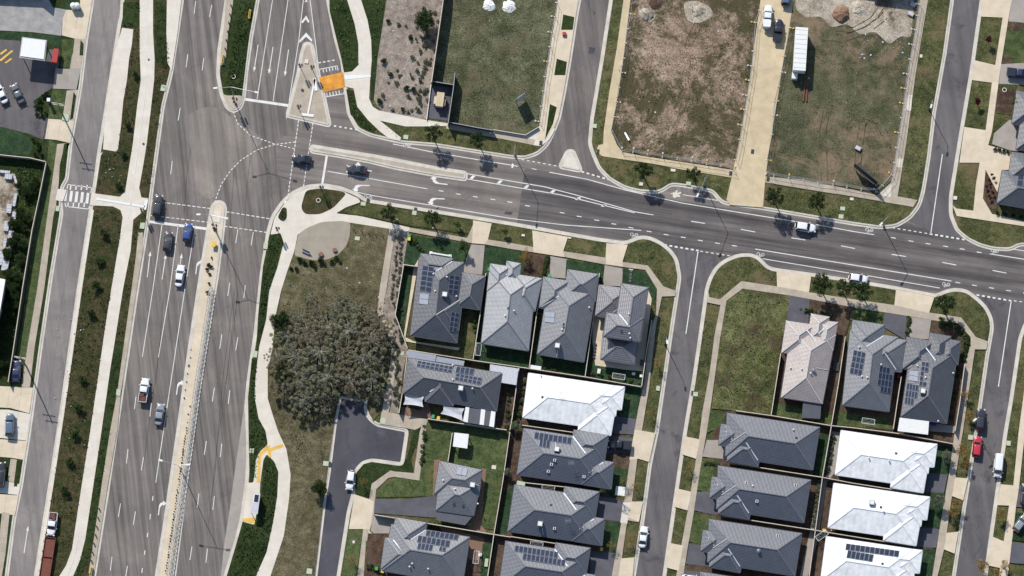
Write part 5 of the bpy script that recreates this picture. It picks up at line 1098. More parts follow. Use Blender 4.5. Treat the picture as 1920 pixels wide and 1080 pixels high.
def plan_ring(x0, x1, w, z, n=28, e=3.6, nose=0.9, tail=0.95):
    """rounded-rectangle outline of the body at one height"""
    out = []; cx = (x0 + x1) / 2; hx = (x1 - x0) / 2
    for i in range(n):
        t = 2 * math.pi * i / n; c, s_ = math.cos(t), math.sin(t)
        x = hx * (abs(c) ** (2 / e)) * (1 if c >= 0 else -1); y = w / 2 * (abs(s_) ** (2 / e)) * (1 if s_ >= 0 else -1)
        y *= 1 - (1 - nose) * max(0, x / hx) ** 3 - (1 - tail) * max(0, -x / hx) ** 3
        out.append(Vector((cx + x, y, z)))
    return out
def glass_panel(a, b, c, d, root, name, inset=0.07, out=0.012):
    ctr = (a + b + c + d) / 4; n_ = (b - a).cross(d - a).normalized()
    if n_.dot(ctr - Vector((ctr.x * .5, 0, 0.9))) < 0: n_ = -n_
    q = []
    for p in (a, b, c, d):
        v = (ctr - p); q.append(p + v.normalized() * inset + n_ * out)
    m_ = MB(); m_.add(q, [(0, 1, 2, 3)]); m_.add([k - n_ * .01 for k in q], [(3, 2, 1, 0)]); m_.build(name, M['carglass'], root, world=False)
BODY = {  # length, width, height, belt, hood z, cabin rear x, cabin front x, rear slope, front slope
 'sedan': (4.75, 1.84, 1.45, 0.95, 0.86, -1.75, 1.15, 0.75, 0.85), 'hatch': (4.2, 1.78, 1.47, 0.97, 0.88, -1.98, 1.0, 0.38, 0.8),
 'suv': (4.65, 1.88, 1.70, 1.08, 1.02, -2.2, 1.05, 0.42, 0.7), 'wagon': (4.6, 1.8, 1.5, 0.96, 0.88, -2.15, 1.05, 0.5, 0.8),
 'ute': (5.3, 1.9, 1.80, 1.12, 1.06, -0.75, 1.25, 0.22, 0.62), 'van': (4.95, 1.92, 1.95, 1.15, 1.05, -2.4, 1.75, 0.12, 0.62)}
def car(label, cat, px, py, d, kind, paint, length=None, tray=None, name='parked_car', group=None, z=0.03, extra=None):
    L, W, Hh, belt, hood, xr, xf, sr, sf = BODY[kind]
    k = (length or L) / L; L *= k; xr *= k; xf *= k
    pos = P(px, py, 0.7); pos.z = z
    ang = math.atan2(-d[1], d[0])
    r_ = tag(empty(name, pos, ang), label, cat, group); pt = PAINT[paint]
    x0, x1 = -L / 2, L / 2
    b = MB()
    rings = [plan_ring(x0 + .12, x1 - .12, W - .12, .22), plan_ring(x0 + .03, x1 - .03, W, .42), plan_ring(x0, x1, W, .62), plan_ring(x0 + .03, x1 - .08, W - .02, hood - .12),
             plan_ring(x0 + .10, x1 - .22, W - .12, hood), plan_ring(x0 + .3, x1 - .55, W - .5, hood + .03)]
    b.loft(rings); b.build('body', pt, r_, smooth=True, world=False)
    # cabin
    wb, wt = W - .10, W - .46
    zb = hood - .06; bot = [Vector((xr, -wb / 2, zb)), Vector((xf, -wb / 2 + .03, zb)), Vector((xf, wb / 2 - .03, zb)), Vector((xr, wb / 2, zb))]
    top = [Vector((xr + sr, -wt / 2, Hh - .05)), Vector((xf - sf, -wt / 2, Hh - .05)), Vector((xf - sf, wt / 2, Hh - .05)), Vector((xr + sr, wt / 2, Hh - .05))]
    c = MB(); c.loft([bot, top]); c.build('cabin', pt, r_, world=False)
    rf = MB(); rf.loft([plan_ring(xr + sr - .04, xf - sf + .04, wt + .04, Hh - .055, 20, 5, 1, 1), plan_ring(xr + sr, xf - sf, wt - .04, Hh - .01, 20, 5, 1, 1), plan_ring(xr + sr + .15, xf - sf - .15, wt - .3, Hh + .01, 20, 5, 1, 1)])
    rf.build('roof', pt, r_, smooth=True, world=False)
    glass_panel(bot[1], bot[2], top[2], top[1], r_, 'windscreen'); glass_panel(bot[3], bot[0], top[0], top[3], r_, 'rear_window', .1)
    if kind != 'van':
        glass_panel(bot[0], bot[1], top[1], top[0], r_, 'side_window', .12); glass_panel(bot[2], bot[3], top[3], top[2], r_, 'side_window', .12)
    else:
        for s_ in (-1, 1):
            glass_panel(Vector((xf - 1.1, s_ * (wb / 2 - .01), zb)), Vector((xf - .1, s_ * (wb / 2 - .03), zb)), Vector((xf - sf, s_ * wt / 2, Hh - .05)), Vector((xf - 1.1, s_ * wt / 2, Hh - .05)), r_, 'side_window', .1)
    for sx in (x0 + .85 * k, x1 - .88 * k):
        for s_ in (-1, 1):
            m_ = MB(); m_.tube((sx, s_ * (W / 2 - .21), .32), (sx, s_ * (W / 2 + .01), .32), .32, .32, 14); w_ = m_.build('wheel', M['black'], r_, world=False)
            m_ = MB(); m_.tube((sx, s_ * (W / 2 + .005), .32), (sx, s_ * (W / 2 + .02), .32), .2, .18, 10); m_.build('rim', M['steel'], w_, world=False)
    for s_ in (-1, 1):
        m_ = MB(); m_.box((x1 - .17, s_ * (W / 2 - .28), hood - .16), (.3, .34, .14), -s_ * .3); m_.build('headlight', M['headlight'], r_, world=False)
        m_ = MB(); m_.box((x0 + .08, s_ * (W / 2 - .25), hood - .12), (.14, .3, .16), s_ * .2); m_.build('taillight', M['taillight'], r_, world=False)
        m_ = MB(); m_.box((xf - .28, s_ * (W / 2 + .08), hood + .06), (.16, .22, .13), 0); m_.build('mirror', pt, r_, world=False)
    if tray:
        y = W / 2 - .12; xa, xb = x0 + .1, xr - .06; zt = hood + .04
        m_ = MB()
        for q in (((xa, -y), (xb, -y)), ((xa, y), (xb, y)), ((xa, -y), (xa, y)), ((xb, -y), (xb, y))):
            m_.beam((q[0][0], q[0][1], zt + .08), (q[1][0], q[1][1], zt + .08), .09, .26)
        m_.build('tray_side', pt, r_, world=False)
        m_ = MB(); m_.box(((xa + xb) / 2, 0, zt), (xb - xa, 2 * y, .05)); m_.build('tray_floor', M['darksteel'] if tray != 'cover' else PAINT['black'], r_, world=False)
        if tray == 'load': 
            m_ = MB(); m_.box((xa + .6, -.1, zt + .15), (.9, .9, .3), .2); m_.box((xb - .35, .2, zt + .2), (.5, .7, .3), .1); m_.build('load', M['brown'], r_, world=False)
        if tray == 'canopy':
            m_ = MB(); m_.loft([plan_ring(xa, xb, 2 * y + .1, zt + .1, 20, 6, 1, 1), plan_ring(xa + .05, xb - .02, 2 * y - .1, Hh - .08, 20, 6, 1, 1)]); m_.build('canopy', pt, r_, world=False)
        if tray == 'cover':
            m_ = MB(); m_.box(((xa + xb) / 2, 0, zt + .2), (xb - xa - .1, 2 * y - .1, .04)); m_.build('tray_cover', PAINT['black'], r_, world=False)
            for j in range(6): m_ = MB(); x = xa + .15 + j * (xb - xa - .3) / 5; m_.beam((x, -y + .1, zt + .24), (x, y - .1, zt + .24), .05, .04); m_.build('cover_rib', M['darksteel'], r_, world=False)
    return r_
UP = (0.127, -1); DN = (-0.127, 1); RT = (1, 0.16); LF = (-1, -0.16)
T = 'moving_car'
car('dark grey people mover crossing the pedestrian lines at the intersection', 'car', 296, 386, UP, 'suv', 'dark', 4.75, name=T)
car('dark grey hatchback behind the stop line, left of the blue one', 'car', 315, 453, UP, 'hatch', 'dark', 4.2, name=T)
car('bright blue hatchback behind the stop line', 'car', 352, 436, UP, 'hatch', 'blue', 4.0, name=T)
car('white sedan waiting behind the straight ahead arrow of the multi-lane road', 'car', 337, 517, UP, 'sedan', 'white', 4.7, name=T)
car('white utility with an open loaded tray driving up the multi-lane road', 'utility', 270, 732, UP, 'ute', 'white', 5.2, tray='load', name='moving_utility')
car('silver grey sedan behind the white utility on the multi-lane road', 'car', 299, 777, UP, 'sedan', 'silver', 4.6, name=T)
car('black sedan turning at the crossing of the cross street', 'car', 566, 299, (-1, -0.05), 'sedan', 'black', 4.2, name=T)
car('dark sedan in the turning lane beside the narrow concrete median', 'car', 669, 318, (-1, -.1), 'sedan', 'dark', 4.4, name=T)
car('white four wheel drive travelling right along the cross street', 'car', 1510, 426, RT, 'suv', 'white', 4.5, name=T)
car('white hatchback parked at the kerb of the cross street by two trees', 'car', 1609, 522, RT, 'hatch', 'white', 4.1)
car('white hatchback parked on the kerb side of the court road', 'car', 657, 900, DN, 'hatch', 'white', 4.2)
car('white sedan parked alone on the middle side street', 'car', 1206, 1007, UP, 'sedan', 'white', 4.5)
car('dark four wheel drive parked in front of the red one', 'car', 1838, 787, UP, 'suv', 'dark', 4.7)
car('bright red hatchback parked on the right hand street', 'car', 1832, 838, UP, 'hatch', 'red', 4.5)
car('white van parked facing down the right hand street', 'van', 1872, 873, DN, 'van', 'white', 5.0, name='parked_van')
car('white utility with a canopy parked on the concrete lane', 'utility', 1439, 32, (.1, -1), 'ute', 'white', 5.2, tray='canopy', name='parked_utility', z=G + .1)
car('black utility with a ribbed tray cover parked on the concrete lane', 'utility', 1459, 58, (.12, -1), 'ute', 'black', 5.1, tray='cover', name='parked_utility', z=G + .1)
car('steel blue car cut off by the top edge above the concrete lane', 'car', 1474, -8, (.1, -1), 'suv', 'steelblue', 4.8, z=G + .1)
car('grey sedan parked askew in the car park', 'car', 33, 176, (-.5, -1), 'sedan', 'grey', 4.6, z=G + .1)
car('white car at the left edge of the car park', 'car', 2, 176, (-.5, -1), 'sedan', 'white', 4.6, z=G + .1)
car('navy car parked on the grass under the power line', 'car', 31, 696, (.03, -1), 'sedan', 'navy', 4.6, z=G + .08)
car('dark grey car parked on the white concrete at the left edge', 'car', 19, 797, (.03, -1), 'suv', 'steelblue', 4.9, z=G + .08)
car('black car parked on the driveway at the left edge, lowest of three', 'car', 2, 890, (.05, -1), 'suv', 'black', 5.4, z=G + .08)
u_ = car('white dual cab truck towing a rusty trailer at the kerb', 'utility', 98, 983, DN, 'ute', 'white', 4.9, tray='load', name='parked_utility')
car('black utility with white boxes parked beside the slate house', 'utility', 1162, 835, (-1, -.08), 'ute', 'black', 4.9, tray='cover', name='parked_utility', z=G + .1)
car('dark utility parked in a driveway at the right edge', 'utility', 1910, 138, (1, .12), 'ute', 'navy', 5.2, tray='cover', name='parked_utility', z=G + .1)
car('light grey car parked askew in a garden at the right edge', 'car', 1914, 981, (.8, -1), 'hatch', 'silver', 4.2, z=G + .1)
car('black car in a driveway at the right edge above the grey one', 'car', 1922, 928, (.1, -1), 'suv', 'black', 4.6, z=G + .1)
car('white sedan cut off by the bottom edge beside a roof', 'car', 1297, 1087, (1, .15), 'sedan', 'white', 4.5, z=G + .1)
# rusty plant trailer
def at(px, py, z=0.03): p = P(px, py, .8); return Vector((p.x, p.y, z))
p = at(89, 1046); r_ = tag(empty('plant_trailer', p, math.atan2(1, .127)), 'rusty brown drop side trailer behind the white dual cab truck', 'trailer')
m_ = MB(); m_.box((0, 0, .72), (8.6, 2.2, .12)); m_.build('deck', M['brown'], r_, world=False)
for s_ in (-1, 1): m_ = MB(); m_.beam((-4.3, s_ * 1.08, .92), (4.3, s_ * 1.08, .92), .07, .35); m_.build('side_rail', M['brown'], r_, world=False)
for x in (-4.2, 0.2, 4.2): m_ = MB(); m_.beam((x, -1.05, .92), (x, 1.05, .92), .1, .3); m_.build('cross_member', M['brown'], r_, world=False)
m_ = MB(); m_.beam((4.2, -.8, .62), (5.4, 0, .6), .1, .1); m_.beam((4.2, .8, .62), (5.4, 0, .6), .1, .1); m_.build('drawbar', M['darksteel'], r_, world=False)
for x in (-1.2, 0, 1.2):
    for s_ in (-1, 1): m_ = MB(); m_.tube((x, s_ * .85, .38), (x, s_ * 1.07, .38), .38, .38, 12); m_.build('wheel', M['black'], r_, world=False)
# box trailer on the lot
p = P(1501, 92, 3.4); ang = math.atan2(1, .075) ; r_ = tag(empty('box_trailer', (p.x, p.y, G), ang), 'long white ribbed box trailer standing on the mown lot', 'trailer')
m_ = MB(); m_.box((0, 0, 2.2), (9.3, 2.55, 2.5)); m_.build('box_body', M['white'], r_, world=False)
m_ = MB(); m_.box((0, 0, 3.47), (9.4, 2.65, .05)); rf_ = m_.build('roof', M['white'], r_, world=False)
m_ = MB()
for i in range(9): m_.box((-4.1 + i * 1.03, 0, 3.51), (.05, 2.5, .04))
m_.build('roof_rib', M['shade'], rf_, world=False)
m_ = MB(); m_.box((0, 0, .85), (9.0, .9, .25)); m_.build('chassis', M['darksteel'], r_, world=False)
for x in (-3.2, -2.1):
    for s_ in (-1, 1): m_ = MB(); m_.tube((x, s_ * .95, .48), (x, s_ * 1.25, .48), .48, .48, 12); m_.build('wheel', M['black'], r_, world=False)
for s_ in (-1, 1): m_ = MB(); m_.beam((3.6, s_ * .8, 0), (3.6, s_ * .8, .8), .12, .12, up=Vector((1, 0, 0))); m_.build('landing_leg', M['darksteel'], r_, world=False)
p = P(1490, 142, 1.6); r_ = tag(empty('cooling_unit', (p.x, p.y, G), ang), 'small white cabinet at the lower end of the box trailer', 'cabinet')
m_ = MB(); m_.box((0, 0, .8), (1.2, 1.1, 1.5)); m_.build('cabinet', M['white'], r_, world=False)
m_ = MB(); m_.box((0, 0, 1.6), (1.3, 1.2, .08)); m_.build('lid', M['white'], r_, world=False)
for i, (a, b) in enumerate((((1511, 143), (1506, 190)), ((1514, 143), (1512, 190)))):
    m_ = MB(); m_.beam(P(*a, G + .3), P(*b, G + .3), .28, .2); tag(m_.build('steel_beam', M['brown']), ['left', 'right'][i] + ' one of two rusty steel beams lying behind the box trailer', 'beam', 'rusty beams behind the box trailer')
# ================================================================ TREES AND PLANTS
def leaf_quads(mb, c, r, n, size, rng, flat=1.0, mi=0):
    """n leaf clumps spread through an ellipsoid, mostly near its skin"""
    for _ in range(n):
        th = rng.uniform(0, 2 * math.pi); u = rng.uniform(-.75, 1); rr = rng.random() ** .45
        s_ = math.sqrt(max(0, 1 - u * u)); p = Vector((c[0] + r * rr * s_ * math.cos(th), c[1] + r * rr * s_ * math.sin(th), c[2] + r * flat * rr * u))
        ln = size * rng.uniform(.5, 1.3)
        nx = Vector((rng.gauss(0, 1), rng.gauss(0, 1), rng.gauss(0.5, .8))).normalized(); a = nx.orthogonal().normalized()
        a = Matrix.Rotation(rng.uniform(0, 6.28), 3, nx) @ a; b = nx.cross(a)
        mb.add([p - a * ln * .5, p - b * ln * .28, p + a * ln * .5, p + b * ln * .28], [(0, 1, 2, 3)], mi)
def make_tree(h, r, mat, rng, dens=1.0, size=.28, bark='bark', name='tree', clumps=11, gap=.62, trunk=True, flat=.75, cr=(.30, .46)):
    """tapered trunk with limbs and a crown of separate leaf clumps"""
    root = empty(name, (0, 0, 0)); t = MB(); cz = h - r * flat
    if trunk:
        base = Vector((0, 0, -.05)); top = Vector((rng.uniform(-.2, .2), rng.uniform(-.2, .2), cz)); t.tube(base, top, max(.06, h * .028), max(.03, h * .012), 7)
    cl = []
    for i in range(clumps):
        a = i * 2.4 + rng.uniform(-.4, .4); q = math.sqrt((i + .5) / clumps) * r * gap
        c = Vector((q * math.cos(a), q * math.sin(a), cz + rng.uniform(-.25, .45) * r * flat - (q / r) ** 2 * r * .35)); cl.append((c, r * rng.uniform(*cr)))
        if trunk:
            s0 = Vector((0, 0, cz * rng.uniform(.45, .85))); t.tube(s0, c, max(.025, h * .009), .015, 5, cap=False)
    if trunk: t.build('trunk', M[bark], root, world=False)
    m_ = MB()
    for c, cr in cl: leaf_quads(m_, c, cr, int(dens * 300 * (cr / 1.0) ** 1.6 + 30), size, rng, .8)
    m_.build('crown', mat, root, world=False)
    return root
PROTO = {}
rg = random.Random(5)
def proto(key, fn):
    if key not in PROTO: PROTO[key] = [fn(i) for i in range(3)]; PROTO[key].append(0)
    return PROTO[key]
used = set()
def put(key, fn, px, py, z, s=1.0, label=None, cat='tree', group=None, base=G):
    pr = proto(key, fn); i = pr[3] % 3; pr[3] += 1; o = pr[i]
    if o.name in used: o = copy_tree(o)
    used.add(pr[i].name)
    p = P(px, py, z); o.location = (p.x, p.y, base); o.rotation_euler = (0, 0, rg.uniform(0, 6.28)); o.scale = (s, s, s * rg.uniform(.92, 1.08))
    tag(o, label, cat, group); return o
street = lambda i: make_tree(5.6, 2.0, M['leaf_dark'], random.Random(20 + i), .8, .28, name='street_tree', clumps=16, gap=.85, cr=(.2, .36))
streetm = lambda i: make_tree(3.2, 1.3, M['leaf_mid'], random.Random(30 + i), .9, .26, name='street_tree', clumps=8)
small = lambda i: make_tree(1.5, .95, M['leaf_dark'], random.Random(40 + i), 1.2, .22, name='shrub', clumps=7, trunk=True)
low = lambda i: make_tree(.9, .6, M['leaf_dark'], random.Random(50 + i), 1.6, .18, name='shrub', clumps=6, trunk=True)
lowm = lambda i: make_tree(.9, .65, M['leaf_mid'], random.Random(55 + i), 1.6, .18, name='shrub', clumps=6, trunk=True)
redt = lambda i: make_tree(2.6, .9, M['leaf_red'], random.Random(60 + i), 1.3, .24, name='purple_tree', clumps=7)
gold = lambda i: make_tree(3.2, 1.35, M['leaf_gold'], random.Random(70 + i), .45, .22, name='autumn_tree', clumps=9, gap=.75)
thin = lambda i: make_tree(3.0, 1.1, M['leaf_gold'], random.Random(75 + i), .16, .16, name='sparse_tree', clumps=9, gap=.8)
garden = lambda i: make_tree(3.4, 1.5, M['leaf_grey'], random.Random(80 + i), .9, .24, name='garden_tree', clumps=9)
gum = lambda i: make_tree(7.0, 4.3, M[('leaf_olive', 'leaf_brown', 'leaf_olive')[i]], random.Random(90 + i), 1.5, .24, bark='bark_pale', name='gum_tree', clumps=44, gap=1.2, flat=.5, cr=(.09, .17))
mulga = lambda i: make_tree(4.5, 2.3, M['leaf_dark'], random.Random(95 + i), .9, .3, name='dense_tree', clumps=14, gap=.75)
greyb = lambda i: make_tree(.7, .5, M['leaf_grey'], random.Random(99 + i), 1.2, .16, name='shrub', clumps=5)

for px, py, s, lb in [(812, 250, 1, 'street tree on the grass below the transformer enclosure'), (897, 262, .95, 'street tree on the grass below the dark retaining fence'),
   (1207, 320, 1.0, 'dark street tree on the strip below the bare soil lot, nearer the side street'), (1300, 325, .85, 'dark street tree on the strip below the bare soil lot, nearer the concrete lane'),
   (1453, 368, 1.1, 'dark street tree just right of the concrete lane'), (1532, 376, 1.0, 'dark street tree on the strip below the mown lot'),
   (729, 398, .95, 'street tree on the strip above the mulch garden strip'), (811, 411, .95, 'street tree on the strip above the charcoal solar house'),
   (1540, 534, 1.2, 'leftmost of three dark trees beside the parked white hatchback'), (1583, 540, 1.0, 'middle one of three dark trees beside the parked white hatchback'), (1619, 547, 1.15, 'rightmost of three dark trees beside the parked white hatchback'),
   (1771, 570, 1.15, 'dark tree on the rounded corner verge above the hedge'), ]:
    put('street', street, px, py, 4.0, s, lb, 'tree', 'dark green street trees')
for px, py, s, lb in [(858, 420, .7, 'small street tree on the strip left of the first beige driveway'), (869, 462, 1.1, 'spiky tree beside the grey driveway of the charcoal house'), (946, 433, .7, 'small street tree on the grass between two beige driveways'),
   (1905, 190, .9, 'round green garden tree in a dark bed at the right edge')]:
    put('streetm', streetm, px, py, 2.2, s, lb, 'tree')
put('mulga', mulga, 599, 916, 2.6, .8, 'round dark tree at the edge of the court road', 'tree')
put('mulga', mulga, 797, 36, 3, 1.0, 'large dark tree in the mulch garden at the top', 'tree')
for px, py, lb in [(515, 602, 'dark tree at the left edge of the gum grove'), (520, 700, 'dark tree bulging over the shared path')]:
    put('mulga', mulga, px + 10, py, 3, 1.0, lb, 'tree', 'dark trees at the edge of the gum grove')
GR = [(560, 592, .5), (592, 575, .45), (628, 568, .5), (662, 574, .55), (693, 588, .5), (715, 612, .5), (538, 628, .7), (575, 622, .85), (615, 612, .8), (655, 618, .9), (694, 632, .8), (556, 664, .75), (598, 656, .95), (640, 660, .8), (682, 668, .85), (722, 640, .35),
  (533, 712, .7), (568, 704, .85), (612, 702, .9), (656, 706, .8), (696, 708, .7), (572, 745, .75), (606, 760, .45), (540, 742, .3), (548, 600, .35), (516, 668, .5), (672, 738, .4), (708, 742, .35), (640, 556, .3), (580, 555, .3), (610, 745, .5)]
for px, py, s in GR:
    put('gum', gum, px, py, 5.0 * s + 1, s, 'spreading olive gum tree in the dense grove of the park', 'tree', 'gum trees of the park grove')
for i, (px, py, ty) in enumerate([(254, 140, 0), (240, 235, 0), (232, 290, 0), (223, 348, 0), (195, 437, 1), (187, 490, 1), (180, 535, 1), (171, 587, 1), (155, 712, 1), (148, 765, 1), (141, 815, 1), (131, 866, 1), (122, 920, 1)]):
    put('small', small, px, py, .9, 1.15 if ty else .9, 'dark rounded shrub in the scrubby strip beside the wide white path', 'shrub', 'dark shrubs in the scrubby strip')
for px, py, s in [(562, 487, 1.1), (570, 492, 1), (585, 494, 1.3), (602, 490, 1.4), (590, 500, 1), (574, 497, .7), (622, 491, 1), (630, 484, 1), (546, 504, .8), (556, 504, .9), (638, 492, .7)]:
    put('low', low, px, py, .5, s * 1.1, 'dark low shrub in the bed along the edge of the round plaza', 'shrub', 'low shrubs edging the plaza')
rs = random.Random(8)
for i in range(34):
    v = i / 34; row = i % 2; px = 751 - v * 16 + (row * 8 - 4) + rs.uniform(-2, 2); py = 445 + v * 150 + rs.uniform(-2, 2)
    if i > 26: px = 735 + row * 10 + (i - 26) * 1.5
    put('greyb', greyb, px, py, .3, rs.uniform(.7, 1.1), 'small grey green bush in the narrow mulch strip beside the charcoal solar house', 'bush', 'small bushes in the mulch strip')
for i in range(26):
    px = rs.uniform(738, 752); py = 600 + i * 6.4
    put('greyb', greyb, px, py, .3, rs.uniform(.8, 1.7), 'rough bush beside the narrow path along the gum grove', 'bush', 'rough bushes beside the narrow path')
for i in range(80):
    t = rs.random(); py = 15 + t * 195; x0 = 725 - t * 22; x1 = 828 - t * 25; px = rs.uniform(x0 + 4, x1) if rs.random() < .35 else x1 - abs(rs.gauss(0, 22)) - 2
    if px < x0: continue
    put('greyb', greyb, px, py, .3, rs.uniform(.5, 1.4), 'small bush dotted over the big mulch garden', 'bush', 'bushes of the big mulch garden')
for px, py, s in [(712, 190, 1.3), (720, 115, 1.3), (733, 140, 1), (762, 165, 1.3), (775, 168, 1.2), (755, 205, 1), (770, 70, 1.2), (728, 40, 1)]:
    put('low', low, px, py, .5, s, 'larger dark bush in the big mulch garden', 'bush', 'larger bushes of the big mulch garden')
for px, py, lb in [(1854, 74, 'small purple leaved tree on the upper grass panel of the right street'), (1833, 190, 'small purple leaved tree on the lower grass panel of the right street')]:
    put('redt', redt, px, py, 1.8, 1.0, lb, 'tree')
for px, py, s, lb in [(1775, 856, 1.1, 'pale autumn tree beside the topmost white roof'), (1760, 940, 1.1, 'pale garden tree beside the middle white roof'), (966, 798, .9, 'pale garden tree at the corner of the white house'), (952, 885, .8, 'garden tree beside the fence of the small hip roofed house')]:
    put('garden', garden, px, py, 2.2, s, lb, 'tree', 'pale garden trees')
for px, py, s in [(1803, 845, 1.1), (1812, 870, .9), (1793, 945, 1), (1787, 962, .9), (1817, 778, .9), (1810, 740, .8), (1878, 965, .9), (1885, 1062, 1), (1842, 1062, 1.2), (1870, 1078, 1)]:
    put('gold', gold, px, py, 2.0, s, 'autumn coloured street tree on the right hand street', 'tree', 'autumn trees of the right hand street')
for px, py in [(986, 472), (1165, 935), (1193, 912), (1182, 1012), (1232, 680), (1220, 775), (662, 1050), (1293, 875), (735, 1010), (680, 903), (1147, 1022), (1170, 900), (953, 548)][:12]:
    put('thin', thin, px, py, 2.0, .95, 'thin half bare small tree on a grass panel or in a front garden', 'tree', 'thin half bare trees')
put('gold', gold, 985, 484, 1.8, 1.0, 'bronze leaved tree in the brown bed of the light grey house', 'tree')
for i in range(9): put('lowm', lowm, 1026 - i * 1.1, 482 + i * 5.4, .5, 1.0, 'clipped green bush in the row between two grey driveways', 'bush', 'bush row between two driveways')
for px, py, s in [(1766, 604, 2.0), (1780, 606, 1.3), (1792, 610, 1.3), (1802, 618, 1.4), (1808, 628, 1.3), (1812, 640, 1.4), (1811, 652, 1.3), (1809, 664, 1.2), (1807, 674, 1.1), (1815, 634, 1)]:
    put('lowm', lowm, px, py, .6, s, 'hedge bush along the curved footpath of the corner house', 'bush', 'hedge of the corner house')
for px, py in [(1705, 596), (1703, 608), (1700, 623), (1705, 618), (1701, 630), (1706, 604)]: put('lowm', lowm, px, py, .5, .9, 'round bush between the two driveways of the corner houses', 'bush', 'bushes between the corner driveways')
for k in range(9): put('greyb', greyb, 1562 - k * 1.6, 820 + k * 9.3, .4, 1.5, 'grey green bush in the row beside the topmost white house', 'bush', 'bush row beside the topmost white house')
for k in range(10): put('greyb', greyb, 1537 - k * 1.2, 902 + k * 9.2, .4, 1.5, 'grey green bush in the row behind the middle white house', 'bush', 'bush row behind the middle white house')
for px, py in [(1860, 328), (1864, 334), (1855, 338), (1858, 352), (1852, 360), (1862, 362), (1857, 372), (1850, 350)]: put('redt', redt, px, py, .8, .45, 'low red flowering shrub beside the corner house at the right edge', 'shrub', 'red flowering shrubs')
for px, py in [(1866, 280), (1874, 281), (1882, 283), (1890, 285), (1898, 286), (1870, 399), (1885, 402), (1900, 404), (1915, 407)]: put('low', low, px, py, .4, .9, 'dark low bush edging the houses at the right edge', 'bush', 'dark low bushes at the right edge')
for i, (a, b) in enumerate([((1113, 700), (1196, 716)), ((1000, 690), (1040, 696)), ((915, 520), (905, 560)), ((897, 560), (889, 620)), ((955, 740), (950, 800)), ((770, 445), (790, 470)), ((797, 800), (790, 870)), ((1322, 868), (1345, 872)), ((690, 1062), (712, 1068)), ((1500, 580), (1560, 590)), ((1795, 690), (1783, 780)), ((985, 715), (968, 790))]):
    n_ = 7
    for k in range(n_):
        t = k / (n_ - 1); put('lowm' if (i + k) % 3 else 'greyb', lowm if (i + k) % 3 else greyb, a[0] + (b[0] - a[0]) * t + rs.uniform(-2, 2), a[1] + (b[1] - a[1]) * t + rs.uniform(-2, 2), .4, rs.uniform(.7, 1.2),
                            'small leafy bush planted along a garden fence or house wall', 'bush', 'small bushes along garden fences')
for px, py, s in [(68, 200, 1.1), (74, 188, 1.1), (82, 180, 1), (70, 214, 1.1), (80, 218, 1), (88, 176, 1), (86, 212, .9), (76, 200, 1), (62, 262, 1), (70, 268, 1), (72, 280, 1), (66, 290, 1.1), (78, 290, 1), (74, 272, .9)]:
    put('low', low, px, py, .5, s, 'dark bush in the round bed and hedge at the edge of the car park', 'bush', 'dark bushes round the car park')
for i in range(46):   # shrub bank beside the timber yard
    t = rs.random(); py = 318 + t * 380; xr_ = 76 - (py - 318) * .17; px = rs.uniform(xr_ - 38, xr_ - 4)
    put('mulga', mulga, px, py, 1.4, rs.uniform(.34, .55), 'dense dark bush in the overgrown bank beside the timber yard', 'bush', 'dense bushes of the overgrown bank')

# ---------------------------------------------------------------- ground cover: tufts nobody could count
def cover(label, polys, dens, size, mat, h=.25, seed=1, cat='ground cover', clump=0.0, z=G + .1, up=.6, name='ground_cover'):
    rng = random.Random(seed); m_ = MB()
    from mathutils import noise as mn
    for poly_ in polys:
        w = [(p.x, p.y) for p in PP(poly_, G)]; x0 = min(p[0] for p in w); x1 = max(p[0] for p in w); y0 = min(p[1] for p in w); y1 = max(p[1] for p in w)
        for _ in range(int((x1 - x0) * (y1 - y0) * dens)):
            x = rng.uniform(x0, x1); y = rng.uniform(y0, y1)
            c = False; j = len(w) - 1
            for i in range(len(w)):
                if (w[i][1] > y) != (w[j][1] > y) and x < (w[j][0] - w[i][0]) * (y - w[i][1]) / (w[j][1] - w[i][1]) + w[i][0]: c = not c
                j = i
            if not c: continue
            if clump and mn.fractal(Vector((x * .35, y * .35, seed)), 1.0, 2.0, 4) < clump - .25 + rng.uniform(-.1, .1): continue
            zz = z + rng.uniform(0, h); ln = size * rng.uniform(.5, 1.4)
            nx = Vector((rng.gauss(0, 1), rng.gauss(0, 1), rng.gauss(up, .6))).normalized(); a = Matrix.Rotation(rng.uniform(0, 6.28), 3, nx) @ nx.orthogonal().normalized(); b = nx.cross(a); p = Vector((x, y, zz))
            m_.add([p - a * ln * .5, p - b * ln * .3, p + a * ln * .5, p + b * ln * .3], [(0, 1, 2, 3)])
    if m_.f: tag(m_.build(name, mat), label, cat, kind='stuff')
strip = [(231, 4), (262, 4), (262, 100), (257, 200), (249, 268), (236, 352), (222, 366), (182, 358), (190, 288), (218, 286), (230, 200), (246, 90), (251, 55), (231, 48)]
strip2 = [(176, 392), (224, 398), (226, 440), (209, 540), (185, 700), (169, 810), (147, 950), (135, 1030), (105, 1085), (70, 1085), (95, 940), (124, 740), (150, 560)]
strip3 = [(290, 10), (312, 10), (318, 120), (300, 215), (290, 300), (278, 368), (265, 365), (262, 352), (276, 270), (290, 150)]
strip4 = [(250, 414), (268, 404), (262, 434), (252, 490), (240, 560), (225, 690), (208, 800), (188, 920), (172, 1040), (160, 1080), (142, 1080), (160, 1010), (190, 812), (216, 640), (245, 470)]
cover('low scrub over the strip between the service road and the white path', [strip, strip2], 5.5, .34, M['leaf_dark'], .25, 1, clump=.25)
cover('dry brown litter and weeds in the strip beside the service road', [strip, strip2], 3.0, .28, M['leaf_dry'], .1, 9, clump=.34, name='dry_weeds')
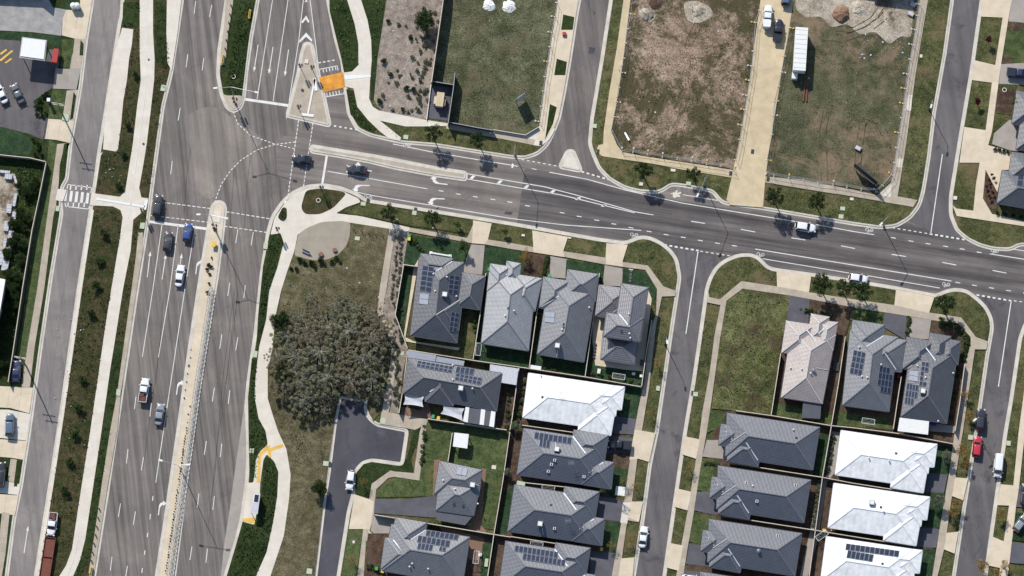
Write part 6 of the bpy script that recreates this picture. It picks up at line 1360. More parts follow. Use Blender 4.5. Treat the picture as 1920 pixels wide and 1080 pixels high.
cover('green scrub between the white path and the multi-lane road', [strip3, strip4], 8, .32, M['leaf_dark'], .3, 2, clump=.2)
cover('dark planting in the upper median of the multi-lane road', [[(474, 2), (450, 2), (430, 118), (422, 168), (450, 176), (466, 60)]], 12, .36, M['leaf_dark'], .5, 3)
cover('dense low planting between the shared path and the multi-lane road', [[(508, 442), (529, 448), (516, 500), (504, 545), (486, 645), (482, 655), (486, 590), (496, 500)], [(473, 674), (482, 672), (478, 740), (484, 785), (498, 810), (500, 832), (484, 850), (478, 900), (468, 900), (467, 810)],
   [(495, 862), (506, 856), (518, 870), (520, 905), (512, 985), (500, 1030), (480, 1078), (430, 1078), (444, 1030), (458, 985), (480, 984), (490, 925)], [(530, 390), (537, 392), (537, 410), (530, 414), (522, 408)]], 11, .34, M['leaf_dark'], .45, 4)
cover('dense green planting beside the path along the slip lane', [[(620, 2), (650, 2), (664, 45), (671, 84), (671, 122), (658, 133), (646, 134), (634, 70)], [(679, 2), (722, 2), (712, 60), (703, 110), (698, 184), (696, 150), (699, 112), (697, 75), (691, 37)], [(650, 168), (662, 171), (668, 198), (688, 226), (704, 240), (698, 246), (676, 236), (658, 212)]], 9, .36, M['leaf_mid'], .4, 5, clump=.18)
cover('weeds over the vacant lot beside the taupe roofed house', [[(1364, 570), (1392, 545), (1480, 556), (1473, 600), (1462, 662), (1445, 774), (1382, 768), (1338, 762), (1352, 635)]], 5, .34, M['leaf_mid'], .3, 6, clump=.28)
cover('dry weeds over the vacant lot beside the taupe roofed house', [[(1364, 570), (1392, 545), (1480, 556), (1473, 600), (1462, 662), (1445, 774), (1382, 768), (1338, 762), (1352, 635)]], 2.5, .3, M['leaf_grey'], .3, 16, name='dry_weeds')
cover('dark weed tufts scattered over the bare soil lot', [[(1184, 2), (1424, 2), (1386, 262), (1374, 312), (1200, 286), (1166, 272), (1150, 245), (1162, 165)]], 3.2, .26, M['leaf_dark'], .12, 7, clump=.42)
cover('dry weed tufts scattered over the bare soil lot', [[(1184, 2), (1424, 2), (1386, 262), (1374, 312), (1200, 286), (1166, 272), (1150, 245), (1162, 165)]], 2.6, .24, M['leaf_grey'], .1, 8, clump=.34, name='dry_weeds')
cover('dark weed patches over the lower part of the bare soil lot', [[(1160, 120), (1300, 100), (1410, 60), (1402, 150), (1386, 262), (1374, 312), (1200, 286), (1166, 272), (1150, 245)]], 4, .3, M['leaf_mid'], .14, 27, clump=.3)
cover('tufts of grass over the mown lot at the top', [[(1490, 60), (1715, 70), (1686, 265), (1672, 330), (1646, 355), (1440, 326), (1447, 270), (1482, 60)]], 2.2, .26, M['leaf_mid'], .12, 17, clump=.3)
cover('tufts of grass over the fenced lot beside the mulch garden', [[(833, 2), (1042, 2), (1016, 190), (1008, 235), (985, 248), (845, 226), (856, 150), (812, 150)]], 2.6, .24, M['leaf_mid'], .1, 18, clump=.26)
cover('patchy tufts along the grass verges of the cross street', [[(740, 262), (1000, 282), (1003, 274), (845, 243), (760, 240), (716, 232)], [(632, 398), (690, 382), (886, 413), (884, 438), (770, 422)], [(1128, 298), (1370, 336), (1360, 372), (1345, 352), (1250, 340), (1170, 342)], [(1437, 346), (1700, 392), (1680, 416), (1440, 384)], [(1172, 460), (1215, 450), (1250, 475), (1268, 520), (1240, 530), (1215, 494), (1170, 488)], [(1332, 552), (1350, 505), (1400, 484), (1450, 512), (1450, 532), (1390, 524), (1352, 556)]], 4, .26, M['leaf_mid'], .12, 31, clump=.28)
cover('dry tufts along the tall verge and the strips of the side streets', [[(1743, 10), (1780, 10), (1745, 230), (1734, 330), (1718, 368), (1686, 362), (1703, 260), (1728, 90)], [(1150, 10), (1168, 10), (1132, 240), (1112, 240)], [(1242, 560), (1262, 560), (1230, 790), (1210, 795)], [(1318, 560), (1348, 570), (1318, 760), (1290, 800)], [(1830, 660), (1848, 660), (1826, 800), (1808, 800)]], 4, .26, M['leaf_grey'], .12, 33, clump=.28, name='dry_weeds')
cover('coarse grass and leaf litter under the gum grove', [[(530, 545), (560, 510), (720, 545), (735, 640), (725, 765), (692, 762), (636, 745), (600, 880), (550, 870), (515, 770), (515, 650)]], 4.5, .32, M['leaf_grey'], .2, 10, clump=.2)
cover('leaf litter and low bushes in the scrub beside the court', [[(640, 735), (690, 745), (716, 770), (735, 650), (640, 690)]], 7, .34, M['leaf_olive'], .5, 12)
cover('creeping growth on the bank beside the timber yard', [[(30, 312), (76, 318), (56, 430), (38, 540), (18, 690), (-10, 700), (6, 540), (20, 430), (38, 350)]], 9, .36, M['leaf_mid'], .5, 13)
# ================================================================ STREET FURNITURE
def pole_light(label, base, arm_end, h=10.0, second=None, z=G, group='tall street lights', arm_z=None, signal=0):
    b = P(*base, z); r_ = tag(empty('street_light', (b.x, b.y, z)), label, 'street light', group)
    m_ = MB(); m_.tube(b, (b.x, b.y, h), .10, .055, 8); m_.build('pole', M['steel'], r_)
    m_ = MB(); m_.box((b.x, b.y, z + .25), (.4, .4, .5)); m_.build('base', M['darksteel'], r_)
    for e in [arm_end] + ([second] if second else []):
        q = P(*e, h + .35); m_ = MB(); m_.tube((b.x, b.y, h - .1), q, .06, .045, 6); m_.build('arm', M['steel'], r_)
        d = (q - Vector((b.x, b.y, h))); a = math.atan2(d.y, d.x); m_ = MB(); m_.box((q.x, q.y, q.z), (.85, .36, .14), a); hd = m_.build('lamp_head', M['lamp'], r_)
        m_ = MB(); m_.box((q.x, q.y, q.z - .09), (.5, .26, .05), a); m_.build('lens', M['lamp'], hd)
    for k in range(signal):
        an = k * 2 * math.pi / signal + .3; c = Vector((b.x + .45 * math.cos(an), b.y + .45 * math.sin(an), 3.6))
        m_ = MB(); m_.box(c, (.32, .42, 1.15), an); sg = m_.build('signal_head', M['darksteel'], r_)
        for j, cc in enumerate(('red', 'yellow', 'green')): m_ = MB(); p_ = c + Vector((math.cos(an) * .17, math.sin(an) * .17, .34 - j * .34)); m_.tube(p_, p_ + Vector((math.cos(an) * .05, math.sin(an) * .05, 0)), .11, .11, 8); m_.build('signal_lens', M[cc], sg)
    return r_
pole_light('double armed light pole with signals at the tip of the upper median', (442, 195), (404, 165), 14.0, (481, 173), signal=3)
pole_light('double armed light pole with signals at the head of the lower median', (404, 431), (372, 402), 14.0, (424, 409), signal=3)
pole_light('double armed light pole on the lower median opposite the bus bay', (345, 893), (301, 863), 14.0, (352, 871))
pole_light('light pole over the cross street below the grassed fenced lot', (966, 292), (961, 311), 9.5)
pole_light('light pole over the cross street beside the indented parking bay', (1321, 349), (1308, 366), 9.5)
pole_light('light pole at the rounded corner below the mown lot', (1657, 425), (1652, 420), 9.5)
pole_light('light pole on the footpath strip of the middle side street', (1247, 645), (1251, 641), 7.5)
pole_light('light pole at the right hand street beside the parked dark car', (1825, 795), (1828, 787), 7.5)
pole_light('light pole on the verge of the street beside the mown lot', (1742, 205), (1746, 199), 7.5)
def signal_post(label, px, py, h=3.6):
    b = P(px, py, G); r_ = tag(empty('traffic_signal', (b.x, b.y, G)), label, 'traffic light', 'traffic signal posts'); m_ = MB(); m_.tube(b, (b.x, b.y, h), .07, .06, 7); m_.build('pole', M['steel'], r_)
    for an in (.4, 2.5, 4.5):
        c = Vector((b.x + .3 * math.cos(an), b.y + .3 * math.sin(an), h - .5)); m_ = MB(); m_.box(c, (.28, .36, 1.0), an); sg = m_.build('signal_head', M['darksteel'], r_)
        for j, cc in enumerate(('red', 'yellow', 'green')): m_ = MB(); p_ = c + Vector((math.cos(an) * .15, math.sin(an) * .15, .3 - j * .3)); m_.tube(p_, p_ + Vector((math.cos(an) * .05, math.sin(an) * .05, 0)), .1, .1, 8); m_.build('signal_lens', M[cc], sg)
for lb, x, y in [('traffic signal near the bottom corner of the triangular island', 562, 207), ('traffic signal on the planted corner beside the cross street stop line', 604, 358), ('traffic signal beside the ramp at the shared path corner', 522, 435), ('traffic signal at the end of the white path crossing', 269, 400),
   ('traffic signal on the upper left edge of the triangular island', 565, 130), ('traffic signal on the upper right edge of the triangular island', 587, 133), ('traffic signal on the lower median behind the light pole', 405, 436)]: signal_post(lb, x, y)
def power_pole(label, base, top_h=11.0):
    b = P(*base, G); r_ = tag(empty('power_pole', (b.x, b.y, G)), label, 'power pole', 'timber power poles'); m_ = MB(); m_.tube(b, (b.x, b.y, top_h), .17, .12, 8); m_.build('pole', M['wood'], r_)
    for z in (top_h - .3, top_h - 1.5):
        m_ = MB(); m_.beam((b.x - 1.3, b.y + .22, z), (b.x + 1.3, b.y - .22, z), .12, .12); ar = m_.build('crossarm', M['fence_white'], r_)
        for k in (-1.15, -.4, .4, 1.15): m_ = MB(); m_.tube((b.x + k, b.y - k * .17, z + .05), (b.x + k, b.y - k * .17, z + .25), .05, .04, 6); m_.build('insulator', M['steel'], ar)
    return b
pa = power_pole('timber power pole beside the car park garden', (119, 218)); pb = power_pole('timber power pole beside the navy car on the grass', (50, 688))
pc = P(190, -230, G); pd = P(-18, 1160, G)
k_ = 0
for a, b in ((pc, pa), (pa, pb), (pb, pd)):
    for o in (-1.15, 1.15):
        k_ += 1; m_ = MB(); n = 10; pts = []
        for i in range(n + 1): t = i / n; q = a.lerp(b, t); pts.append(Vector((q.x + o, q.y - o * .17, 11.0 - 1.6 * 4 * t * (1 - t) * .5)))
        for i in range(n): m_.tube(pts[i], pts[i + 1], .014, .014, 4, cap=False)
        sec = ['above the car park', 'between the two power poles', 'below the navy car'][(k_ - 1) // 2]
        tag(m_.build('power_line', M['darksteel']), ('left' if o < 0 else 'right') + ' hand power line strung ' + sec, 'power line', 'power lines')
# guard fence on the lower median
gpts = [(401, 540), (385, 645), (371, 735), (361, 810), (347, 905), (334, 985), (322, 1075), (316, 1120)]
w = [P(x - 4.5, y, G) for x, y in gpts]; r_ = tag(empty('median_fence', (w[0].x, w[0].y, G)), 'long galvanised lattice fence along the right edge of the lower median', 'fence')
m_ = MB(); rl = MB(); ps = MB(); rib = MB()
for i in range(len(w) - 1):
    a, b = w[i], w[i + 1]; L = (b - a).length; d = (b - a).normalized(); n_ = Vector((-d.y, d.x, 0))
    for s_ in (-.32, .32): rl.beam(a + n_ * s_ + Vector((0, 0, 1.15)), b + n_ * s_ + Vector((0, 0, 1.15)), .07, .07); rl.beam(a + n_ * s_ + Vector((0, 0, .5)), b + n_ * s_ + Vector((0, 0, .5)), .05, .05)
    k = int(L / .9)
    for j in range(k):
        q = a.lerp(b, j / k); q2 = a.lerp(b, (j + .5) / k); (ps if j % 1 == 0 else ps)
        rib.beam(q + n_ * .32 + Vector((0, 0, 1.13)), q2 - n_ * .32 + Vector((0, 0, 1.13)), .09, .04); rib.beam(q2 - n_ * .32 + Vector((0, 0, 1.13)), a.lerp(b, (j + 1) / k) + n_ * .32 + Vector((0, 0, 1.13)), .09, .04)
rl.build('rail', M['steel'], r_); rib.build('lattice', M['steel'], r_)
for i in range(len(w) - 1):
    k = max(1, int((w[i + 1] - w[i]).length / 2.2))
    for j in range(k): q = w[i].lerp(w[i + 1], j / k); m_ = MB(); m_.beam((q.x, q.y, G), (q.x, q.y, 1.2), .07, .07, up=Vector((1, 0, 0))); m_.build('post', M['steel'], r_)
# bollards and studs
def bollard(px, py, i, grp, lb, mat='darksteel', h=.75, r=.14):
    p = P(px, py, G + .3); m_ = MB(); m_.tube((p.x, p.y, G), (p.x, p.y, G + h), r, r * .9, 8); o = m_.build('bollard', M[mat]); tag(o, lb, 'bollard', grp); return o
for i, (x, y) in enumerate([(433, 10), (431, 27), (429, 43), (427, 59), (424, 75), (422, 91)]): bollard(x, y, i, 'posts along the upper median', 'short dark post on the left kerb of the upper median', r=.16)
for i, (x, y) in enumerate([(186, 954), (184, 971), (181, 987), (179, 1003), (176, 1019), (173, 1035), (171, 1051)]): bollard(x, y, i, 'posts along the lower left kerb', 'short dark post on the pale kerb strip left of the lower lanes', r=.16)
for i, (x, y) in enumerate([(663, 430), (678, 434), (691, 437), (704, 440), (717, 442)]): bollard(x, y, i, 'posts across the park lawn corner', 'short post across the lawn corner beside the round plaza', 'wood', .9, .1)
# median plants of the lower median
for i in range(84):
    t = i / 84; y = 655 + t * 425; x = 385 - (y - 645) * .146 - 12 + rs.uniform(-1, 1)
    if y < 750: x -= 13
    if y < 800 and i % 3: continue
    put('low', low, x, y, .3, rs.uniform(.2, .42), 'small dark plant growing out of the lower median paving', 'bush', 'small plants on the lower median')
for x, y, s in [(391, 497, .9), (388, 505, .7), (396, 500, .8), (393, 514, .7), (392, 531, .6), (389, 548, .8), (397, 483, .5), (401, 462, .5)]: put('low', low, x, y, .3, s, 'dark bush on the upper part of the lower median', 'bush', 'dark bushes on the lower median')
# yellow machine on the median
p = P(401, 458, .8); r_ = tag(empty('barrier_unit', (p.x, p.y, G), NS), 'small yellow sign unit standing on the lower median', 'sign')
m_ = MB(); m_.box((0, 0, .75), (.75, 1.15, .35)); m_.build('panel', M['yellow'], r_, world=False); m_ = MB(); m_.beam((0, 0, 0), (0, 0, .7), .25, .4, up=Vector((1, 0, 0))); m_.build('stand', M['darksteel'], r_, world=False)
# yellow chevron barriers
for lb, x, y in [('yellow crash cushion at the lower end of the upper median posts', 418, 111), ('yellow crash cushion on the right kerb of the upper median', 468, 27), ('yellow crash cushion on the kerb strip at the bottom left', 171, 1072)]:
    p = P(x, y, .5); r_ = tag(empty('crash_cushion', (p.x, p.y, G), NS), lb, 'barrier', 'yellow crash cushions'); m_ = MB(); m_.box((0, 0, .45), (.4, 1.9, .6)); m_.build('body', M['yellow'], r_, world=False)
    m_ = MB(); m_.box((0, 0, .78), (.2, 1.6, .05)); m_.build('stripe', M['darksteel'], r_, world=False)
# pits, lids and small cabinets: low lids set in the verge
PIT = [(498, 461, 8, 12, 'shared path below the corner'), (478, 664, 9, 12, 'planting beside the shared path'), (222, 736, 8, 12, 'strip beside the white utility'), (267, 423, 9, 12, 'edge of the stop line'), (306, 165, 9, 12, 'verge of the upper left lanes'), (108, 391, 7, 10, 'verge beside the zebra crossing'),
  (575, 115, 7, 8, 'triangular island'), (681, 382, 9, 7, 'verge right of the shared path ramp'), (777, 399, 8, 8, 'verge between two street trees'), (670, 447, 9, 7, 'park lawn beside the plaza'), (761, 257, 9, 8, 'verge beside the north kerb'), (920, 249, 6, 5, 'footpath below the dark fence'),
  (1115, 236, 8, 8, 'verge at the bottom of the upper side street'), (1202, 345, 7, 6, 'kerb by the parking bay'), (1262, 319, 9, 5, 'verge below the bare soil lot'), (1291, 344, 9, 7, 'kerb near the light pole'), (1580, 391, 9, 7, 'verge below the mown lot'), (1577, 406, 9, 8, 'kerb below the mown lot'), (1597, 373, 7, 5, 'footpath below the mown lot'),
  (1727, 105, 5, 6, 'verge beside the tall path'), (1791, 371, 7, 7, 'verge at the right hand corner'), (981, 441, 6, 4, 'grass left of the wide driveway'), (1068, 446, 6, 3, 'grass right of the wide driveway'), (1304, 739, 9, 8, 'verge below the weedy lot'), (1234, 728, 7, 9, 'verge of the middle side street'), (1820, 820, 9, 9, 'verge beside the red car'), (1891, 831, 8, 9, 'verge beside the white van'),
  (611, 869, 10, 9, 'left edge of the court road'), (580, 1071, 10, 10, 'left edge of the court road at the bottom'), (718, 789, 10, 11, 'path at the head of the court'), (740, 736, 10, 6, 'bushes beside the narrow path'), (472, 845, 8, 9, 'planting beside the bus stop path'), (752, 662, 10, 7, 'narrow path above the court'), (1764, 987, 5, 5, 'verge beside a charcoal driveway'), (663, 1016, 4, 5, 'grass strip beside the court road'), (926, 876, 8, 7, 'lawn of the small hip roofed house'), (123, 220, 12, 13, 'grass beside the service road')]
for x, y, sx, sy, where in PIT:
    p = P(x, y, G + .14); big = sx * sy > 60
    m_ = MB(); m_.box((p.x, p.y, G + .1), (sx / 9, sy / 9, .16), NS); r_ = m_.build('pit_lid', M['green_pit'] if big else M['path_white'])
    tag(r_, 'service pit lid set in the ' + where, 'pit lid', 'service pit lids')
for x, y, where in [(690, 376, 'north of the first pit on the park verge'), (779, 393, 'kerb between two street trees'), (1299, 737, 'kerb of the middle side street below the weedy lot'), (1121, 284, 'corner of the upper side street'), (1440, 336, 'footpath right of the concrete lane'), (1370, 325, 'footpath left of the concrete lane'), (1411, 284, 'middle of the concrete lane'), (618, 870, 'kerb of the court road'), (587, 1067, 'kerb of the court road at the bottom'), (1014, 268, 'corner of the grassed lot')]:
    p = P(x, y, G + .14); m_ = MB(); m_.box((p.x, p.y, G + .125), (.62, .95, .06), NS); m_.box((p.x, p.y, G + .16), (.2, .7, .03), NS); tag(m_.build('drain_grate', M['darksteel']), 'dark drain grate at the ' + where, 'drain', 'dark drain grates')
# manholes
for x, y, r, where in [(567, 169, .3, 'on the triangular island'), (279, 112, .2, 'on the wide white path'), (1114, 1011 - 986, .18, 'at the top of the upper side street'), (269, 270, .25, 'on the white path above the crossing')]:
    p = P(x, y, G); m_ = MB(); m_.tube((p.x, p.y, G + .03 if x != 1114 else .02), (p.x, p.y, G + .155 if x != 1114 else .035), r, r, 14); tag(m_.build('manhole_cover', M['darksteel']), 'round dark manhole cover ' + where, 'manhole cover')
p = P(1114, 32, 0)
# round concrete ring pits
for x, y, lb in [(597, 376, 'round concrete ring in the planted corner by the cross street'), (1883, 169, 'pale garden hoop in the dark bed at the right edge'), (438, 144, 'pale curved hoop in the upper median planting')]:
    p = P(x, y, G); m_ = MB(); n = 18
    for i in range(n):
        a = 2 * math.pi * i / n; b = 2 * math.pi * (i + 1) / n; m_.beam((p.x + .42 * math.cos(a), p.y + .42 * math.sin(a), G + .2), (p.x + .42 * math.cos(b), p.y + .42 * math.sin(b), G + .2), .15, .14)
    tag(m_.build('ring', M['path_white']), lb, 'ring')
# benches and boulders of the plaza
def bench(label, px, py, a):
    p = P(px, py, .5); r_ = tag(empty('bench', (p.x, p.y, G + .1), a), label, 'bench'); 
    m_ = MB(); m_.box((0, 0, .45), (1.8, .5, .06)); m_.build('seat', M['steel'], r_, world=False); m_ = MB(); m_.box((0, .27, .75), (1.8, .06, .4)); m_.build('backrest', M['steel'], r_, world=False)
    for x in (-.7, .7): m_ = MB(); m_.box((x, 0, .22), (.08, .45, .44)); m_.build('leg', M['darksteel'], r_, world=False)
bench('grey metal bench near the edge of the round plaza', 573, 472, -.45)
for lb, x, y in [('left one of two reddish seat blocks on the round plaza', 602, 477), ('right one of two reddish seat blocks on the round plaza', 628, 469)]:
    p = P(x, y, .3); m_ = MB(); q = [(p.x + .55 * math.cos(t) * rs.uniform(.8, 1.1), p.y + .5 * math.sin(t) * rs.uniform(.8, 1.1)) for t in [i * math.pi / 4 for i in range(8)]]
    m_.prism(q, G, G + .55); tag(m_.build('seat_block', M['drive_brick']), lb, 'seat', 'seat blocks of the plaza')
# wheelie bins
BIN = [(767, 442, 'green'), (767, 448, 'yellow'), (1127, 920, 'yellow'), (1133, 920, 'green'), (812, 781, 'green'), (822, 784, 'yellow'), (717, 1071, 'yellow'), (706, 1066, 'green'), (1128, 1030, 'yellow'), (1030, 517, 'green'), (1592, 647, 'green'), (917, 505, 'green'), (1545, 995, 'yellow'), (1685, 706, 'red')]
BW = ['left of the charcoal solar house, upper', 'left of the charcoal solar house, lower', 'below the first slate house, left', 'below the first slate house, right', 'left end of the shade sail fence', 'right end beside the shade sail', 'at the corner of the large solar house', 'in the front garden of the large solar house', 'beside the lowest driveway of the slate houses', 'between two grey driveways', 'between the taupe and the grey house', 'at the front of the light grey house', 'in the side yard of the middle white house', 'between the two solar corner houses']
for (x, y, c), wh in zip(BIN, BW):
    p = P(x, y, 1.0); r_ = tag(empty('wheelie_bin', (p.x, p.y, G), NS), 'bin with ' + c + ' lid ' + wh, 'bin', 'wheelie bins beside the houses')
    m_ = MB(); m_.loft([[Vector((sx * .22, sy * .26, .05)) for sx, sy in ((-1, -1), (1, -1), (1, 1), (-1, 1))], [Vector((sx * .28, sy * .33, .98)) for sx, sy in ((-1, -1), (1, -1), (1, 1), (-1, 1))]]); m_.build('body', M['darksteel'], r_, world=False)
    m_ = MB(); m_.box((0, 0, 1.02), (.62, .72, .08)); m_.build('lid', M[c], r_, world=False)
    for s_ in (-1, 1): m_ = MB(); m_.tube((s_ * .2, .3, .1), (s_ * .27, .3, .1), .1, .1, 8); m_.build('wheel', M['black'], r_, world=False)
# skip bin, red sign, portable things at the left
p = P(104, 105, 1.6); r_ = tag(empty('sign_board', (p.x, p.y, G), NS), 'red roadside sign box at the edge of the car park', 'sign'); m_ = MB(); m_.box((0, 0, 1.5), (1.1, 3.0, .9)); m_.build('panel', M['red'], r_, world=False)
for y in (-1.2, 1.2): m_ = MB(); m_.beam((0, y, 0), (0, y, 1.1), .12, .12, up=Vector((1, 0, 0))); m_.build('post', M['steel'], r_, world=False)
p = P(91, 187, 2.2); r_ = tag(empty('sign_post', (p.x, p.y, G)), 'white topped sign pillar in the round garden bed', 'sign'); m_ = MB(); m_.box((0, 0, 1.1), (.5, .6, 2.0)); m_.build('pillar', M['steel'], r_, world=False); m_ = MB(); m_.box((0, 0, 2.15), (.7, .75, .12)); m_.build('cap', M['white'], r_, world=False)
for i, x in enumerate((137, 144)):
    p = P(x, 10, 1.6); m_ = MB(); m_.tube((p.x, p.y, G), (p.x, p.y, 1.7), .62, .62, 14); m_.tube((p.x, p.y, 1.7), (p.x, p.y, 1.95), .62, .2, 14); tag(m_.build('tank', M['white']), ('left' if i == 0 else 'right') + ' one of two round white tanks at the top left', 'tank', 'white tanks')
for q in [[(11, 92), (14, 94), (2, 103), (0, 100)], [(22, 94), (25, 96), (2, 115), (-2, 113)], [(20, 109), (23, 111), (12, 119), (8, 118)]]:
    m_ = MB(); m_.sheet([(v.x, v.y, G + .062) for v in PP(q, G)]); tag(m_.build('parking_line', M['paint_y']), kind='structure')
# bundles of pale timber in the yard at the left
for x, y, sx, sy, a in [(8, 322, 22, 5, -.1), (16, 331, 14, 10, -.1), (31, 343, 4, 27, .35), (28, 375, 5, 24, -.15), (17, 391, 9, 17, -.1), (26, 408, 8, 22, -.15), (12, 424, 9, 18, -.1), (20, 443, 9, 21, -.12), (9, 457, 5, 20, -.15), (2, 484, 9, 26, -.12), (12, 486, 12, 44, -.16)]:
    p = P(x, y, .7); r_ = tag(empty('timber_bundle', (p.x, p.y, G), a), 'wrapped pale bundle stacked along the edge of the timber yard', 'bundle', 'wrapped bundles in the timber yard')
    m_ = MB(); m_.box((0, 0, .42), (sx / 9, sy / 9, .6)); m_.build('wrapped_stack', M['shade'], r_, world=False); m_ = MB()
    for k in range(3): m_.box((0, (k - 1) * sy / 9 * .33, .735), (sx / 9 * .98, .07, .03)) if sy > sx else m_.box(((k - 1) * sx / 9 * .33, 0, .735), (.07, sy / 9 * .98, .03))
    m_.build('strap', M['steel'], r_, world=False)
# site clutter on the vacant lots
def rubble(label, px, py, r, h, mat, seed, cat='heap', name='rubble_heap'):
    p = P(px, py, G + .1); rng = random.Random(seed); m_ = MB(); n = 16; rings = [[(p.x + r * f * math.cos(2 * math.pi * i / n) * rng.uniform(.78, 1.15), p.y + r * f * math.sin(2 * math.pi * i / n) * rng.uniform(.78, 1.15), z + rng.uniform(-.08, .08) * (f < 1)) for i in range(n)] for f, z in ((1, G + .02), (.75, G + h * .45), (.45, G + h * .8), (.15, G + h))]
    m_.loft([[Vector(q) for q in rr] for rr in rings])
    o = m_.build(name, mat); tag(o, label, cat); return o
rubble('white rubble heap at the top of the bare soil lot', 1212, 26, 1.7, .9, M['sand'], 1)
rubble('dark heap of rubbish beside the white rubble heap', 1229, 5, 1.7, .5, M['soil'], 2)
rubble('sandy earth mound at the top of the bare soil lot', 1310, 20, 1.7, .4, M['sand'], 3)
rubble('orange brown earth mound above the mown lot', 1578, 27, 2.0, 1.1, M['drive_brick'], 4)
rubble('large pale soil mound cut by the top edge', 1530, 0, 2.4, .4, M['sand'], 5)
rubble('pale soil mound at the top right of the mown lot', 1612, 14, 2.0, .5, M['sand'], 6)
rubble('left white plastic heap at the top of the grassed lot', 917, 10, 1.5, .5, M['white'], 7)
rubble('right white plastic heap at the top of the grassed lot', 954, 12, 1.6, .5, M['white'], 8)
m_ = MB(); q0 = [(1267 + rr * math.cos(a), 365 + rr * .8 * math.sin(a)) for a, rr in [(k * .314, random.Random(k + 4).uniform(3.5, 12)) for k in range(20)]]; m_.sheet([(v.x, v.y, .024) for v in PP(q0, 0)]); tag(m_.build('spilt_sand', M['path_white']), 'white splash of spilt sand on the asphalt of the indented parking bay', 'spill')
# fallen dark panels
def panel(label, pts, h, tilt_h, mat, cat='panel', name='site_panel'):
    a, b = P(*pts[0], G), P(*pts[1], G); c, d = P(*pts[2], G + tilt_h), P(*pts[3], G + tilt_h); n_ = Vector((0, 0, h)); m_ = MB(); m_.add([a, b, c, d, a + n_, b + n_, c + n_, d + n_], [(3, 2, 1, 0), (4, 5, 6, 7), (0, 1, 5, 4), (1, 2, 6, 5), (2, 3, 7, 6), (3, 0, 4, 7)]); tag(m_.build(name, mat), label, cat)
def hoarding(label, a, b, h):
    """upright board on legs; its shadow falls on the grass"""
    A_, B_ = P(*a, G + h), P(*b, G + h); d = (B_ - A_).normalized(); r_ = tag(empty('upright_board', ((A_.x + B_.x) / 2, (A_.y + B_.y) / 2, G)), label, 'sign')
    m_ = MB(); m_.beam(Vector((A_.x, A_.y, G + h / 2 + .4)), Vector((B_.x, B_.y, G + h / 2 + .4)), .08, h - .8); m_.build('board', M['darksteel' if 'mown' in label else 'shade'], r_)
    for p in (A_.lerp(B_, .1), A_.lerp(B_, .9)): m_ = MB(); m_.beam((p.x, p.y, G), (p.x, p.y, G + h), .12, .12, up=Vector((1, 0, 0))); m_.build('post', M['wood'], r_)
hoarding('upright notice board with a long shadow on the grassed lot', (967, 186), (984, 174), 4.2)
hoarding('long dark board standing in for a pile in the corner of the mown lot', (1603, 306), (1646, 341), 3.6)  # dark upright board takes the place of a dark pile
panel('long dark panel lying in the corner of the mown lot', [(1603, 312), (1611, 305), (1648, 344), (1640, 352)], .12, .3, M['darksteel'])
panel('small dark gate leaning at the corner of the bare soil lot', [(1170, 249), (1173, 248), (1181, 262), (1178, 264)], .1, .5, M['white'])
for x, y, lb in [(1609, 278, 'pale grey tub lying on the mown lot'), (1708, 26, 'white tilted box in the clutter at the top right lot'), (1712, 8, 'white crate at the top of the clutter pile')]:
    p = P(x, y, .5); m_ = MB(); m_.box((p.x, p.y, G + .35), (1.2, .8, .5), -.5); m_.box((p.x, p.y, G + .62), (1.0, .6, .05), -.5); tag(m_.build('crate', M['shade']), lb, 'crate')
# litter: small pale bits
m_ = MB(); rl_ = random.Random(77)
for (x0, y0, x1, y1, n) in [(1610, 60, 1700, 110, 34), (1350, 600, 1450, 760, 22), (850, 20, 1010, 230, 6), (1190, 20, 1400, 270, 20), (1500, 100, 1690, 330, 8), (190, 290, 230, 350, 12), (100, 560, 190, 900, 26), (660, 380, 880, 440, 8), (720, 10, 810, 200, 14), (530, 500, 720, 560, 12), (1420, 600, 1450, 770, 8)]:
    for _ in range(n):
        p = P(rl_.uniform(x0, x1), rl_.uniform(y0, y1), G + .1); s_ = rl_.uniform(.06, .22) if rl_.random() < .85 else .35; m_.box((p.x, p.y, G + .15), (s_, s_ * rl_.uniform(.4, 1), .06), rl_.uniform(0, 3))
tag(m_.build('litter', M['shade']), 'pale bits of litter and stone scattered over the lots and verges', 'litter', kind='stuff')
